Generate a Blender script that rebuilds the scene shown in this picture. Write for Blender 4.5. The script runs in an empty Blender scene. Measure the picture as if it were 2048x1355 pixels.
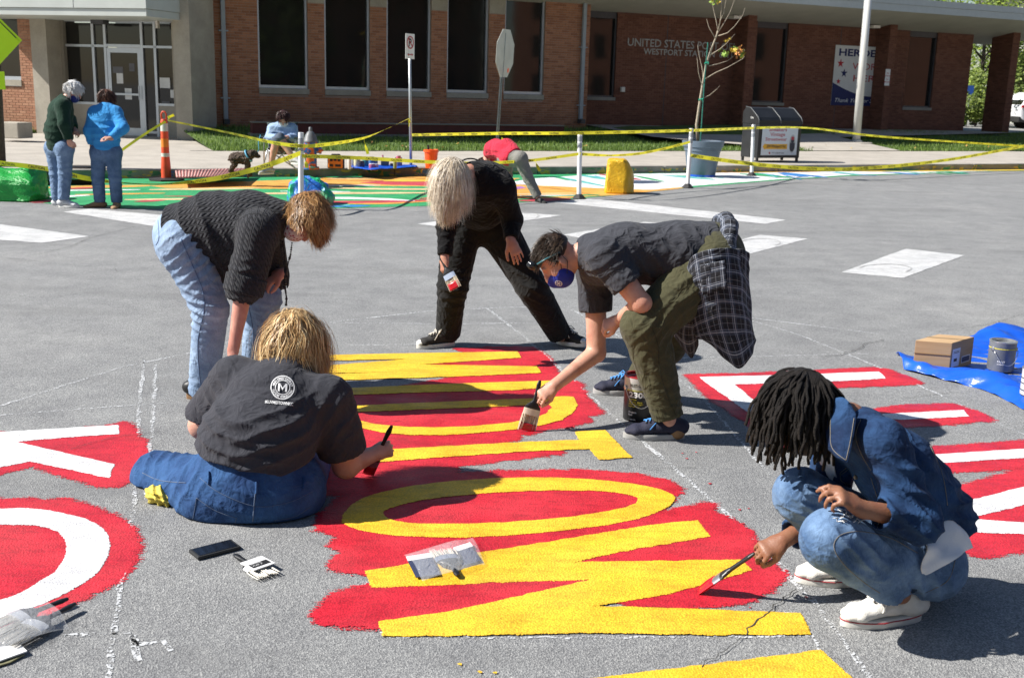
import bpy, bmesh, math, random
import numpy as np
from mathutils import Vector, Matrix
from mathutils.geometry import tessellate_polygon
from mathutils.bvhtree import BVHTree
random.seed(7); RNG = np.random.default_rng(7)
R = math.radians
SC = bpy.context.scene
C = SC.collection
# ---------------------------------------------------------------- camera
CAM_H, CAM_F = 1.70, 2200.0            # eye height in metres, focal length in photograph pixels (2048 wide)
PITCH, ROLL = math.atan(503 / CAM_F), R(1.6)
cm = bpy.data.cameras.new('camera'); cm.sensor_width = 36; cm.lens = 36 * CAM_F / 2048; cm.clip_end = 600; cm.clip_start = .05
cam = bpy.data.objects.new('camera', cm); C.objects.link(cam); SC.camera = cam
CM = Matrix.Rotation(math.pi / 2 - PITCH, 3, 'X') @ Matrix.Rotation(ROLL, 3, 'Z')
cam.matrix_world = Matrix.Translation((0, 0, CAM_H)) @ CM.to_4x4()
cm.dof.use_dof = True; cm.dof.focus_distance = 5.6; cm.dof.aperture_fstop = 7.1
# ---------------------------------------------------------------- sky, sun, exposure
SUN_EL, SUN_TH = R(42), R(6.0)        # elevation; SUN_TH: how far the sun stands behind the camera's left
w = bpy.data.worlds.new('World'); SC.world = w; w.use_nodes = True
nt = w.node_tree; bg = nt.nodes['Background']; sky = nt.nodes.new('ShaderNodeTexSky')
sky.sky_type = 'NISHITA'; sky.sun_disc = False; sky.sun_elevation = SUN_EL; sky.dust_density = .6; sky.ozone_density = 1.6
sdir = Vector((-math.cos(SUN_TH) * math.cos(SUN_EL), -math.sin(SUN_TH) * math.cos(SUN_EL), math.sin(SUN_EL)))
sky.sun_rotation = math.atan2(sdir.x, sdir.y)
nt.links.new(sky.outputs[0], bg.inputs[0]); bg.inputs[1].default_value = .06
sl = bpy.data.lights.new('sun', 'SUN'); sl.energy = 5.0; sl.angle = R(.55); sl.color = (1, .955, .89)
sun = bpy.data.objects.new('sun', sl); C.objects.link(sun); sun.rotation_euler = sdir.to_track_quat('Z', 'Y').to_euler(); sun.location = sdir * 40
SC.view_settings.view_transform = 'Standard'; SC.view_settings.look = 'None'; SC.view_settings.exposure = .8; SC.view_settings.gamma = 1
SC.view_settings.use_curve_mapping = False
# ---------------------------------------------------------------- measuring helpers
def ray(x, y): return CM @ Vector(((x - 1024) / CAM_F, (677.5 - y) / CAM_F, -1))
EYE = Vector((0, 0, CAM_H))
def G(x, y, z=0.):                      # point of height z seen at photo pixel x, y
    d = ray(x, y); return EYE + d * ((z - CAM_H) / d.z)
def at(x, y, Y):                        # point at distance Y
    d = ray(x, y); return EYE + d * (Y / d.y)
YAW = R(26); FU = Vector((math.cos(YAW), math.sin(YAW), 0)); FV = Vector((-math.sin(YAW), math.cos(YAW), 0))
def S(u, v, z=0.): return FU * u + FV * v + Vector((0, 0, z))       # street frame: u along the kerb, v away from the road
def wall(x, y, v, fv=FV):
    d = ray(x, y); return EYE + d * (v / d.dot(fv))
def wu(x, y, v): return wall(x, y, v).dot(FU)
# ---------------------------------------------------------------- object helpers
def worg(o):
    p = Vector((0, 0, 0))
    while o is not None: p += o.location; o = o.parent
    return p
def tag(o, label=None, cat=None, group=None, kind=None):
    if label: o['label'] = label
    if cat: o['category'] = cat
    if group: o['group'] = group
    if kind: o['kind'] = kind
    return o
def thing(name, label, cat, loc=(0, 0, 0), group=None):
    o = bpy.data.objects.new(name, None); C.objects.link(o); o.location = loc; o.empty_display_size = .1
    return tag(o, label, cat, group)
def copy_tree(o, parent=None):
    c = o.copy(); C.objects.link(c); c.parent = parent
    for ch in list(o.children): copy_tree(ch, c)
    return c
def link_mesh(name, me, m, parent=None, smooth=False):
    o = bpy.data.objects.new(name, me); C.objects.link(o)
    for mm in (m if isinstance(m, (list, tuple)) else [m]): me.materials.append(mm)
    if parent is not None:
        o.parent = parent
        me.transform(Matrix.Translation(-worg(parent)))
    if smooth: me.polygons.foreach_set('use_smooth', [True] * len(me.polygons))
    return o
def frame(d, side=None):
    d = Vector(d).normalized()
    s = Vector(side) if side is not None else (Vector((0, 0, 1)) if abs(d.z) < .9 else Vector((1, 0, 0)))
    s = s - d * s.dot(d)
    if s.length < 1e-6: s = d.orthogonal()
    s.normalize(); return d, s, d.cross(s)
class MB:
    def __init__(s): s.v = []; s.f = []; s.mi = []
    def add(s, vs, fs, mi=0):
        b = len(s.v); s.v += [tuple(p) for p in vs]; s.f += [tuple(i + b for i in f) for f in fs]; s.mi += [mi] * len(fs); return s
    def box(s, c, size, X=None, Y=None, mi=0, taper=1.):
        X = Vector(X).normalized() if X is not None else Vector((1, 0, 0))
        Z = Vector((0, 0, 1)) if abs(X.z) < .99 else Vector((0, 1, 0))
        if Y is None: Yv = Z.cross(X).normalized()
        else: Yv = Vector(Y).normalized()
        Z = X.cross(Yv).normalized(); c = Vector(c); a, b, d = [q / 2 for q in size]
        vs = [c + X * (a * i * (taper if k > 0 else 1)) + Yv * (b * j * (taper if k > 0 else 1)) + Z * (d * k) for k in (-1, 1) for j in (-1, 1) for i in (-1, 1)]
        return s.add(vs, [(0, 2, 3, 1), (4, 5, 7, 6), (0, 1, 5, 4), (2, 6, 7, 3), (0, 4, 6, 2), (1, 3, 7, 5)], mi)
    def sbox(s, u0, u1, v0, v1, z0, z1, mi=0):                       # box in the street frame
        vs = [S(u, v, z) for z in (z0, z1) for v in (v0, v1) for u in (u0, u1)]
        return s.add(vs, [(0, 2, 3, 1), (4, 5, 7, 6), (0, 1, 5, 4), (2, 6, 7, 3), (0, 4, 6, 2), (1, 3, 7, 5)], mi)
    def tube(s, pts, r, n=8, mi=0, cap=True, side=None, flat=1.):
        pts = [Vector(p) for p in pts]; rs = r if isinstance(r, (list, tuple)) else [r] * len(pts); b = len(s.v); pv = side
        for i, p in enumerate(pts):
            d = pts[min(i + 1, len(pts) - 1)] - pts[max(i - 1, 0)]
            if d.length < 1e-7: d = Vector((0, 0, 1))
            d, a, c = frame(d, pv); pv = a
            for k in range(n):
                t = 2 * math.pi * k / n; s.v.append(tuple(p + a * (rs[i] * math.cos(t)) + c * (rs[i] * flat * math.sin(t))))
        for i in range(len(pts) - 1):
            for k in range(n):
                s.f.append((b + i * n + k, b + i * n + (k + 1) % n, b + (i + 1) * n + (k + 1) % n, b + (i + 1) * n + k)); s.mi.append(mi)
        if cap:
            s.f.append(tuple(b + k for k in reversed(range(n)))); s.mi.append(mi)
            e = b + (len(pts) - 1) * n; s.f.append(tuple(e + k for k in range(n))); s.mi.append(mi)
        return s
    def lathe(s, c, prof, n=24, axis=(0, 0, 1), mi=0, cap=True):
        d, a, e = frame(axis); c = Vector(c); b = len(s.v)
        for r, z in prof:
            for k in range(n):
                t = 2 * math.pi * k / n; s.v.append(tuple(c + d * z + (a * math.cos(t) + e * math.sin(t)) * r))
        for i in range(len(prof) - 1):
            for k in range(n):
                s.f.append((b + i * n + k, b + i * n + (k + 1) % n, b + (i + 1) * n + (k + 1) % n, b + (i + 1) * n + k)); s.mi.append(mi)
        if cap:
            s.f.append(tuple(b + k for k in reversed(range(n)))); s.mi.append(mi)
            e2 = b + (len(prof) - 1) * n; s.f.append(tuple(e2 + k for k in range(n))); s.mi.append(mi)
        return s
    def prism(s, poly, ext, mi=0):                                   # closed polygon (3-D points) swept by vector ext
        n = len(poly); b = len(s.v); ext = Vector(ext); pv = [Vector(p) for p in poly]
        s.v += [tuple(p) for p in pv] + [tuple(p + ext) for p in pv]
        s.f += [tuple(b + i for i in reversed(range(n))), tuple(b + n + i for i in range(n))]
        s.f += [(b + i, b + (i + 1) % n, b + n + (i + 1) % n, b + n + i) for i in range(n)]; s.mi += [mi] * (n + 2); return s
    def quad(s, *p, mi=0): return s.add(p, [tuple(range(len(p)))], mi)
    def ball(s, c, r, n=10, mi=0, sc=(1, 1, 1)):
        m = max(5, n // 2 + 1); c = Vector(c); b = len(s.v)
        for i in range(1, m):
            a = math.pi * i / m
            for k in range(n):
                t = 2 * math.pi * k / n; s.v.append((c.x + r * sc[0] * math.sin(a) * math.cos(t), c.y + r * sc[1] * math.sin(a) * math.sin(t), c.z + r * sc[2] * math.cos(a)))
        s.v += [(c.x, c.y, c.z + r * sc[2]), (c.x, c.y, c.z - r * sc[2])]; T = len(s.v) - 2
        for k in range(n):
            s.f.append((T, b + k, b + (k + 1) % n)); s.mi.append(mi)
            e = b + (m - 2) * n; s.f.append((T + 1, e + (k + 1) % n, e + k)); s.mi.append(mi)
        for i in range(m - 2):
            for k in range(n):
                s.f.append((b + i * n + k, b + (i + 1) * n + k, b + (i + 1) * n + (k + 1) % n, b + i * n + (k + 1) % n)); s.mi.append(mi)
        return s
    def build(s, name, m, parent=None, smooth=False, bevel=0., angle=None):
        me = bpy.data.meshes.new(name); me.from_pydata(s.v, [], s.f); me.update()
        if bevel:
            bm = bmesh.new(); bm.from_mesh(me); bmesh.ops.remove_doubles(bm, verts=bm.verts, dist=1e-5)
            ed = [e for e in bm.edges if len(e.link_faces) == 2 and e.calc_face_angle(0) > .5]
            bmesh.ops.bevel(bm, geom=ed, offset=bevel, segments=2, profile=.6, affect='EDGES', clamp_overlap=True); bm.to_mesh(me); bm.free()
        elif any(s.mi): me.polygons.foreach_set('material_index', s.mi)
        o = link_mesh(name, me, m, parent, smooth)
        if smooth and angle: me.set_sharp_from_angle(angle=R(angle))
        return o
# ---------------------------------------------------------------- materials
MATS = {}
def nn(t, ty, **kw):
    n = t.nodes.new(ty)
    for k, v in kw.items():
        if hasattr(n, k): setattr(n, k, v)
    return n
def inp(n, k, v): n.inputs[k].default_value = v; return n
def mixc(t, fac, a, b, mode='MIX'):
    m = t.nodes.new('ShaderNodeMix'); m.data_type = 'RGBA'; m.blend_type = mode
    for sock, val in ((m.inputs[0], fac), (m.inputs[6], a), (m.inputs[7], b)):
        if hasattr(val, 'is_output'): t.links.new(val, sock)
        else: sock.default_value = val if not isinstance(val, tuple) or len(val) == 4 else (*val, 1)
    return m.outputs[2]
def mth(t, op, a, b=None, c=None, clamp=False):
    m = t.nodes.new('ShaderNodeMath'); m.operation = op; m.use_clamp = clamp
    for i, v in enumerate((a, b, c)):
        if v is None: continue
        if hasattr(v, 'is_output'): t.links.new(v, m.inputs[i])
        else: m.inputs[i].default_value = v
    return m.outputs[0]
def ramp(t, fac, stops):
    r = t.nodes.new('ShaderNodeValToRGB'); t.links.new(fac, r.inputs[0]); e = r.color_ramp.elements
    while len(e) < len(stops): e.new(.5)
    for i, (p, c) in enumerate(stops): e[i].position = p; e[i].color = (*c, 1) if len(c) == 3 else c
    return r.outputs[0]
def texco(t, kind='Object', scale=None, rot=None):
    tc = t.nodes.new('ShaderNodeTexCoord'); out = tc.outputs[kind]
    if scale is not None or rot is not None:
        mp = t.nodes.new('ShaderNodeMapping'); t.links.new(out, mp.inputs[0])
        if scale is not None: mp.inputs['Scale'].default_value = scale if isinstance(scale, tuple) else (scale,) * 3
        if rot is not None: mp.inputs['Rotation'].default_value = rot
        out = mp.outputs[0]
    return out
def noise(t, co, scale, detail=4, rough=.55, dist=0., out=0):
    n = t.nodes.new('ShaderNodeTexNoise'); n.inputs['Scale'].default_value = scale; n.inputs['Detail'].default_value = detail
    n.inputs['Roughness'].default_value = rough; n.inputs['Distortion'].default_value = dist
    if co is not None: t.links.new(co, n.inputs['Vector'])
    return n.outputs[out]
def bump(t, h, strength=.3, dist=.01, prev=None):
    b = t.nodes.new('ShaderNodeBump'); b.inputs['Strength'].default_value = strength; b.inputs['Distance'].default_value = dist
    t.links.new(h, b.inputs['Height'])
    if prev is not None: t.links.new(prev, b.inputs['Normal'])
    return b.outputs[0]
def newmat(name):
    m = bpy.data.materials.new(name); m.use_nodes = True; t = m.node_tree; return m, t, t.nodes['Principled BSDF']
def mat(name, col, rough=.6, var=.12, scale=6., bs=0., bscale=60., metal=0., spec=.5, trans=0., alpha=1., sss=0., island=0., sheen=0., coat=0.):
    if name in MATS: return MATS[name]
    m, t, b = newmat(name); co = texco(t)
    n = noise(t, co, scale, 5)
    c0 = tuple(max(0, x * (1 - var)) for x in col); c1 = tuple(min(1, x * (1 + var)) for x in col)
    c = ramp(t, n, [(.3, c0), (.7, c1)])
    if island:
        g = t.nodes.new('ShaderNodeNewGeometry')
        c = mixc(t, 1., c, ramp(t, g.outputs['Random Per Island'], [(0, (1 - island,) * 3), (1, (1 + island * .6,) * 3)]), 'MULTIPLY')
    t.links.new(c, b.inputs['Base Color'])
    b.inputs['Roughness'].default_value = rough; b.inputs['Metallic'].default_value = metal; b.inputs['Specular IOR Level'].default_value = spec
    b.inputs['Transmission Weight'].default_value = trans; b.inputs['Alpha'].default_value = alpha
    if sss: b.inputs['Subsurface Weight'].default_value = sss; b.inputs['Subsurface Radius'].default_value = (.012, .005, .003); b.inputs['Subsurface Scale'].default_value = 1.
    if sheen: b.inputs['Sheen Weight'].default_value = sheen; b.inputs['Sheen Roughness'].default_value = .5
    if coat: b.inputs['Coat Weight'].default_value = coat
    if bs: t.links.new(bump(t, noise(t, co, bscale, 4), bs, .01), b.inputs['Normal'])
    MATS[name] = m; return m
# ---------------------------------------------------------------- flat painted sheets
def wob(pts, step, amp, closed=True, seed=0):
    """resample a closed outline to short steps and make it a little uneven"""
    rr = random.Random(seed); out = []; n = len(pts)
    for i in range(n if closed else n - 1):
        a, b = Vector(pts[i]), Vector(pts[(i + 1) % n]); L = (b - a).length; k = max(1, int(L / step))
        for j in range(k): out.append(a.lerp(b, j / k))
    if not closed: out.append(Vector(pts[-1]))
    ph = [(rr.uniform(20, 90), rr.uniform(0, 6.28), rr.uniform(.3, 1)) for _ in range(5)]
    res = []
    for p in out:
        q = sum(w * math.sin(p.x * f + s + p.y * f * .7) for f, s, w in ph) / 2.5; q2 = sum(w * math.cos(p.y * f - s + p.x * f * .5) for f, s, w in ph) / 2.5
        res.append(Vector((p.x + amp * (q + rr.uniform(-.6, .6)), p.y + amp * (q2 + rr.uniform(-.6, .6)), p.z)))
    return res
def smooth_loop(pts, it=2):
    pts = [Vector(p) for p in pts]
    for _ in range(it):
        q = []
        for i in range(len(pts)):
            a, b = pts[i], pts[(i + 1) % len(pts)]; q += [a.lerp(b, .25), a.lerp(b, .75)]
        pts = q
    return pts
def sheet(name, loops, z, m, parent, feather=0., step=.03, amp=.004, seed=0):
    """flat painted area: first loop the outline, further loops holes; a feathered rim fades out in strokes"""
    L = [[Vector((p.x, p.y, z)) for p in wob(lp, step, amp, True, seed + i)] for i, lp in enumerate(loops)]
    tri = tessellate_polygon(L); vs = [p for l in L for p in l]; fs = [tuple(t) for t in tri]
    at_ = [1.] * len(vs)
    for l in L:
        if not feather: break
        n = len(l); ar = sum(l[i].x * l[(i + 1) % n].y - l[(i + 1) % n].x * l[i].y for i in range(n)); sg = 1 if ar > 0 else -1
        if l is not L[0]: sg = -sg
        b = len(vs); base = sum(len(q) for q in L[:L.index(l)])
        for i in range(n):
            d = l[(i + 2) % n] - l[i - 2]; nr = Vector((d.y, -d.x, 0)) * sg
            if nr.length > 1e-9: nr.normalize()
            vs.append(l[i] + nr * feather + Vector((0, 0, -.0014))); at_.append(0.)
        fs += [(base + i, base + (i + 1) % n, b + (i + 1) % n, b + i) for i in range(n)]
    me = bpy.data.meshes.new(name); me.from_pydata([tuple(p) for p in vs], [], fs); me.update()
    bm = bmesh.new(); bm.from_mesh(me); bmesh.ops.recalc_face_normals(bm, faces=bm.faces)
    for f in bm.faces:
        if f.normal.z < 0: f.normal_flip()
    bm.to_mesh(me); bm.free()
    a = me.attributes.new('cover', 'FLOAT', 'POINT'); a.data.foreach_set('value', at_)
    return link_mesh(name, me, m, parent)
def strip(name, pts, wid, z, m, parent, step=.05, amp=.006, seed=0, zf=None):
    """narrow band along a polyline on the ground"""
    p = wob(pts, step, amp, False, seed); rr = random.Random(seed + 5); vs = []; fs = []
    for i, q in enumerate(p):
        d = p[min(i + 1, len(p) - 1)] - p[max(i - 1, 0)]; n = Vector((-d.y, d.x, 0))
        if n.length > 1e-9: n.normalize()
        ww = wid * (.5 + rr.random() * .7) / 2
        vs += [(q.x + n.x * ww, q.y + n.y * ww, z), (q.x - n.x * ww, q.y - n.y * ww, z)]
        if i: b = 2 * i; fs.append((b - 2, b - 1, b + 1, b))
    me = bpy.data.meshes.new(name); me.from_pydata(vs, [], fs); me.update()
    for f in me.polygons:
        if f.normal.z < 0: f.flip()
    return link_mesh(name, me, m, parent)
def text_mesh(txt, size, bold=0., font=None, shear=0.):
    """list of (verts 2-D, faces) of flat lettering, left aligned at 0, 0"""
    cu = bpy.data.curves.new('t', 'FONT'); cu.body = txt; cu.size = size; cu.offset = bold * size; cu.resolution_u = 2; cu.fill_mode = 'FRONT'; cu.shear = shear
    o = bpy.data.objects.new('t', cu); C.objects.link(o); bpy.context.view_layer.update()
    me = bpy.data.meshes.new_from_object(o.evaluated_get(bpy.context.evaluated_depsgraph_get()))
    v = [(p.co.x, p.co.y) for p in me.vertices]; f = [tuple(q.vertices) for q in me.polygons]
    bpy.data.objects.remove(o); bpy.data.curves.remove(cu); bpy.data.meshes.remove(me); return v, f
def put_text(mb, txt, org, X, Y, height=None, width=None, off=0., bold=0., mi=0, center=False, shear=0., N=None, depth=0.):
    """lettering on the plane through org with axes X (reading direction) and Y (up); height of the capitals, total width"""
    v, f = text_mesh(txt, 1., bold, None, shear)
    if not v: return
    x0 = min(p[0] for p in v); x1 = max(p[0] for p in v); y0 = min(p[1] for p in v); y1 = max(p[1] for p in v)
    sy = (height / .73) if height else width / (x1 - x0); sx = (width / (x1 - x0)) if width else sy
    X = Vector(X).normalized(); Y = Vector(Y).normalized(); N = X.cross(Y); o = Vector(org) + N * off
    cx = (x0 + x1) / 2 if center else x0
    P = [o + X * ((p[0] - cx) * sx) + Y * (p[1] * sy) for p in v]
    mb.add(P, f, mi)
    if depth:
        mb.add([p + N * depth for p in P], f, mi)
# ================================================================ soft bodies from blended distance fields
def V3(p): return np.array((p[0], p[1], p[2]), float)
class Soft:
    def __init__(s, k=.03): s.p = []; s.k = k
    def seg(s, a, b, ra, rb, k=None, side=None, fa=1., fb=None, end=False, start=False, op=0, uv=True):
        s.p.append(('s', V3(a), V3(b), ra, rb, V3(side) if side is not None else None, fa, fa if fb is None else fb, end, start, s.k if k is None else k, op, uv)); return s
    def chain(s, pts, rs, k=None, **kw):
        for i in range(len(pts) - 1): s.seg(pts[i], pts[i + 1], rs[i], rs[i + 1], k, **kw)
        return s
    def ell(s, c, r, ax=None, k=None, op=0, uv=False):
        A = np.eye(3) if ax is None else np.array([V3(q) / np.linalg.norm(V3(q)) for q in ax]); s.p.append(('e', V3(c), np.array(r, float), A, s.k if k is None else k, op, uv)); return s
    def cut(s, o, n, k=.004): s.p.append(('h', V3(o), V3(n) / np.linalg.norm(V3(n)), k)); return s
    @staticmethod
    def ev(p, P, uv=False):
        if p[0] == 's':
            _, a, b, ra, rb, side, fa, fb, end, start = p[:10]; d = b - a; L = np.linalg.norm(d) + 1e-9; d = d / L; q = P - a; ax = q @ d; t = ax / L
            lo = 0. if not start else -9.; hi = 1. if not end else 9.
            tc = np.clip(t, lo, hi); tr = np.clip(t, 0, 1); r = ra + (rb - ra) * tr; f = fa + (fb - fa) * tr; w = q - (tc * L)[..., None] * d
            if side is None and not uv:
                D = np.sqrt((w * w).sum(-1)) - r
            else:
                s_ = side if side is not None else np.array((0., 0, 1)) if abs(d[2]) < .9 else np.array((1., 0, 0))
                s_ = s_ - d * (s_ @ d); s_ = s_ / (np.linalg.norm(s_) + 1e-9); n = np.cross(d, s_); x = w @ s_; y = w @ n; z = w @ d; h = r * f; m = np.minimum(r, h)
                k0 = np.sqrt((x / r) ** 2 + (y / h) ** 2 + (z / m) ** 2); k1 = np.sqrt((x / r ** 2) ** 2 + (y / h ** 2) ** 2 + (z / m ** 2) ** 2) + 1e-9; D = k0 * (k0 - 1) / k1
                if uv: return D + np.maximum(0., np.maximum(-t, t - 1)) * L * .9, np.arctan2(y, x) * .5 * (ra + rb), ax
            if end: D = np.maximum(D, (t - 1) * L)
            if start: D = np.maximum(D, -t * L)
            return D
        _, c, r, A = p[:4]; q = (P - c) @ A.T; k0 = np.sqrt(((q / r) ** 2).sum(-1)); k1 = np.sqrt(((q / r ** 2) ** 2).sum(-1)) + 1e-9; return k0 * (k0 - 1) / k1
    def box(s, p):
        if p[0] == 's': m = max(p[3], p[4]) * max(1, p[6], p[7]); return np.minimum(p[1], p[2]) - m, np.maximum(p[1], p[2]) + m
        m = p[2].max(); return p[1] - m, p[1] + m
    def mesh(s, h):
        bs = [s.box(p) for p in s.p if p[0] != 'h' and p[-2] == 0]; lo = np.min([b[0] for b in bs], 0) - 3 * h; hi = np.max([b[1] for b in bs], 0) + 3 * h
        n = np.ceil((hi - lo) / h).astype(int) + 1; F = np.full(n, 1., np.float32); X = [lo[i] + h * np.arange(n[i]) for i in range(3)]
        for p in s.p:
            if p[0] == 'h':
                D = (X[0][:, None, None] - p[1][0]) * p[2][0] + (X[1][None, :, None] - p[1][1]) * p[2][1] + (X[2][None, None, :] - p[1][2]) * p[2][2]; F = np.maximum(F, D.astype(np.float32)); continue
            k, op = (p[10], p[11]) if p[0] == 's' else (p[4], p[5]); b0, b1 = s.box(p); mg = k + 2.5 * h
            i0 = np.clip(((b0 - mg - lo) / h).astype(int), 0, n - 1); i1 = np.clip(np.ceil((b1 + mg - lo) / h).astype(int) + 1, 1, n)
            if (i1 <= i0).any(): continue
            sl = tuple(slice(i0[i], i1[i]) for i in range(3)); P = np.stack(np.meshgrid(*[X[i][sl[i]] for i in range(3)], indexing='ij'), -1); D = s.ev(p, P); A = F[sl]
            if op == 0:
                q = np.clip(.5 + .5 * (A - D) / max(k, 1e-6), 0, 1); F[sl] = A * (1 - q) + D * q - k * q * (1 - q)
            else: F[sl] = np.maximum(A, -D)
        return surfnets(F, lo, h)
    def uvs(s, P):
        best = np.full(len(P), 9.); U = np.zeros((len(P), 3))
        for i, p in enumerate(s.p):
            if p[0] != 's' or p[11] or not p[12]: continue
            D, u, v = s.ev(p, P, True); m = D < best; best[m] = D[m]; U[m] = np.stack((u[m], v[m], np.full(m.sum(), i * .37)), -1)
        return U
def surfnets(F, lo, h):
    ins = F < 0; c = np.zeros(tuple(x - 1 for x in F.shape), np.int8)
    offs = [(i, j, k) for i in (0, 1) for j in (0, 1) for k in (0, 1)]; sh = c.shape
    for o in offs: c += ins[o[0]:o[0] + sh[0], o[1]:o[1] + sh[1], o[2]:o[2] + sh[2]]
    mk = (c > 0) & (c < 8); cells = np.argwhere(mk); idx = np.full(sh, -1, np.int32); idx[mk] = np.arange(len(cells)); pos = np.zeros((len(cells), 3)); cnt = np.zeros(len(cells))
    for a in offs:
        for ax in range(3):
            if a[ax]: continue
            b = list(a); b[ax] = 1; v0 = F[cells[:, 0] + a[0], cells[:, 1] + a[1], cells[:, 2] + a[2]]; v1 = F[cells[:, 0] + b[0], cells[:, 1] + b[1], cells[:, 2] + b[2]]
            m = (v0 < 0) != (v1 < 0); t = np.where(m, v0 / np.where(m, v0 - v1, 1), 0); q = np.array(a, float) + np.zeros((len(cells), 3)); q[:, ax] += t; pos[m] += q[m]; cnt += m
    pos = (cells + pos / cnt[:, None]) * h + lo; quads = []
    for ax in range(3):
        o1, o2 = [(1, 2), (2, 0), (0, 1)][ax]; n = F.shape; sl0 = [slice(1, n[i] - 1) for i in range(3)]; sl1 = list(sl0); sl0[ax] = slice(0, n[ax] - 1); sl1[ax] = slice(1, n[ax])
        A = ins[tuple(sl0)]; B = ins[tuple(sl1)]; base = np.array([sl0[i].start for i in range(3)])
        for flip, mm in ((0, A & ~B), (1, ~A & B)):
            e = np.argwhere(mm) + base
            if not len(e): continue
            d1 = np.zeros(3, int); d1[o1] = 1; d2 = np.zeros(3, int); d2[o2] = 1; g = lambda w: idx[w[:, 0], w[:, 1], w[:, 2]]
            q = np.stack((g(e - d1 - d2), g(e - d2), g(e), g(e - d1)), -1); quads.append(q[:, ::-1] if flip else q)
    return pos, np.concatenate(quads)
def sines(P, f, seed):
    r = np.random.default_rng(seed); D = r.normal(size=(5, 3)); D /= np.linalg.norm(D, axis=1)[:, None]; out = np.zeros(len(P))
    for i, d in enumerate(D): out += np.sin(P @ d * f * (.7 + .25 * i) + r.uniform(0, 6.28) + 1.3 * np.sin(P @ D[(i + 1) % 5] * f * .8))
    return out / 3.2
def soft_obj(name, sf, h, m, parent, smooth=2, folds=(), rough=(), post=None, cuv=True):
    """mesh of a distance field; folds: (centre, axis, wavelength, amplitude, radius); rough: (frequency, amplitude)"""
    P, Q = sf.mesh(h); n = len(P)
    E_ = np.concatenate((Q[:, [0, 1]], Q[:, [1, 2]], Q[:, [2, 3]], Q[:, [3, 0]])); cnt = np.bincount(E_[:, 0], minlength=n) + np.bincount(E_[:, 1], minlength=n)
    for _ in range(smooth):
        A = np.stack([np.bincount(E_[:, 0], P[E_[:, 1], i], n) + np.bincount(E_[:, 1], P[E_[:, 0], i], n) for i in range(3)], -1) / np.maximum(cnt, 1)[:, None]; P = P * .4 + A * .6
    if len(folds) or len(rough):
        f1 = np.cross(P[Q[:, 2]] - P[Q[:, 0]], P[Q[:, 3]] - P[Q[:, 1]]); N = np.stack([sum(np.bincount(Q[:, j], f1[:, i], n) for j in range(4)) for i in range(3)], -1); N /= np.linalg.norm(N, axis=1)[:, None] + 1e-12; D = np.zeros(n)
        for i, fo in enumerate(folds):
            c, a, wl, am, rad = fo[:5]; a = V3(a) / np.linalg.norm(V3(a)); q = P - V3(c); ph = q @ a / wl * 6.283 + 1.1 * sines(P, 4.5 / max(wl, .01) * .35, 50 + i); D += am * (1 - 2 * np.abs(np.sin(ph * .5)) ** .8) * np.exp(-(q * q).sum(1) / rad ** 2)
        for i, (fq, am) in enumerate(rough): D += am * sines(P, fq, 80 + i)
        P = P + N * D[:, None]
    if post is not None: P = post(P)
    me = bpy.data.meshes.new(name); me.vertices.add(n); me.vertices.foreach_set('co', P.ravel()); me.loops.add(len(Q) * 4); me.loops.foreach_set('vertex_index', Q.ravel().astype(np.int32)); me.polygons.add(len(Q)); me.polygons.foreach_set('loop_start', np.arange(0, len(Q) * 4, 4, dtype=np.int32)); me.update(calc_edges=True)
    if cuv:
        a = me.attributes.new('cuv', 'FLOAT_VECTOR', 'POINT'); a.data.foreach_set('vector', sf.uvs(P).ravel().astype(np.float32))
    return link_mesh(name, me, m, parent, True)
# ---------------------------------------------------------------- anatomy
def nrm(v): return Vector(v).normalized()
def add_head(sf, c, f, up, s=1., face=True):
    c = Vector(c); f = nrm(f); up = Vector(up); up = nrm(up - f * up.dot(f)); r = f.cross(up); ax = (r, f, up)
    o = lambda a, b, d: c + r * (a * s) + f * (b * s) + up * (d * s)
    sf.ell(o(0, -.008, .018), (.076 * s, .096 * s, .09 * s), ax, .02); sf.ell(o(0, .03, -.05), (.06 * s, .062 * s, .08 * s), ax, .03); sf.ell(o(0, .06, -.105), (.032 * s, .03 * s, .026 * s), ax, .03)
    sf.seg(o(0, .092, .0), o(0, .112, -.045), .009 * s, .015 * s, .014); sf.ell(o(0, .105, -.05), (.019 * s, .014 * s, .011 * s), ax, .01)
    for q in (-1, 1):
        sf.ell(o(.08 * q, -.008, -.025), (.009 * s, .022 * s, .034 * s), (nrm(r + f * .5 * q * -1), f, up), .008); sf.ell(o(.03 * q, .083, .013), (.025 * s, .012 * s, .009 * s), ax, .012); sf.ell(o(.045 * q, .06, -.045), (.022 * s, .02 * s, .02 * s), ax, .02)
    sf.ell(o(0, .088, -.078), (.026 * s, .012 * s, .007 * s), ax, .006); sf.ell(o(0, .085, -.092), (.022 * s, .012 * s, .008 * s), ax, .006)
    return o
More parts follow.
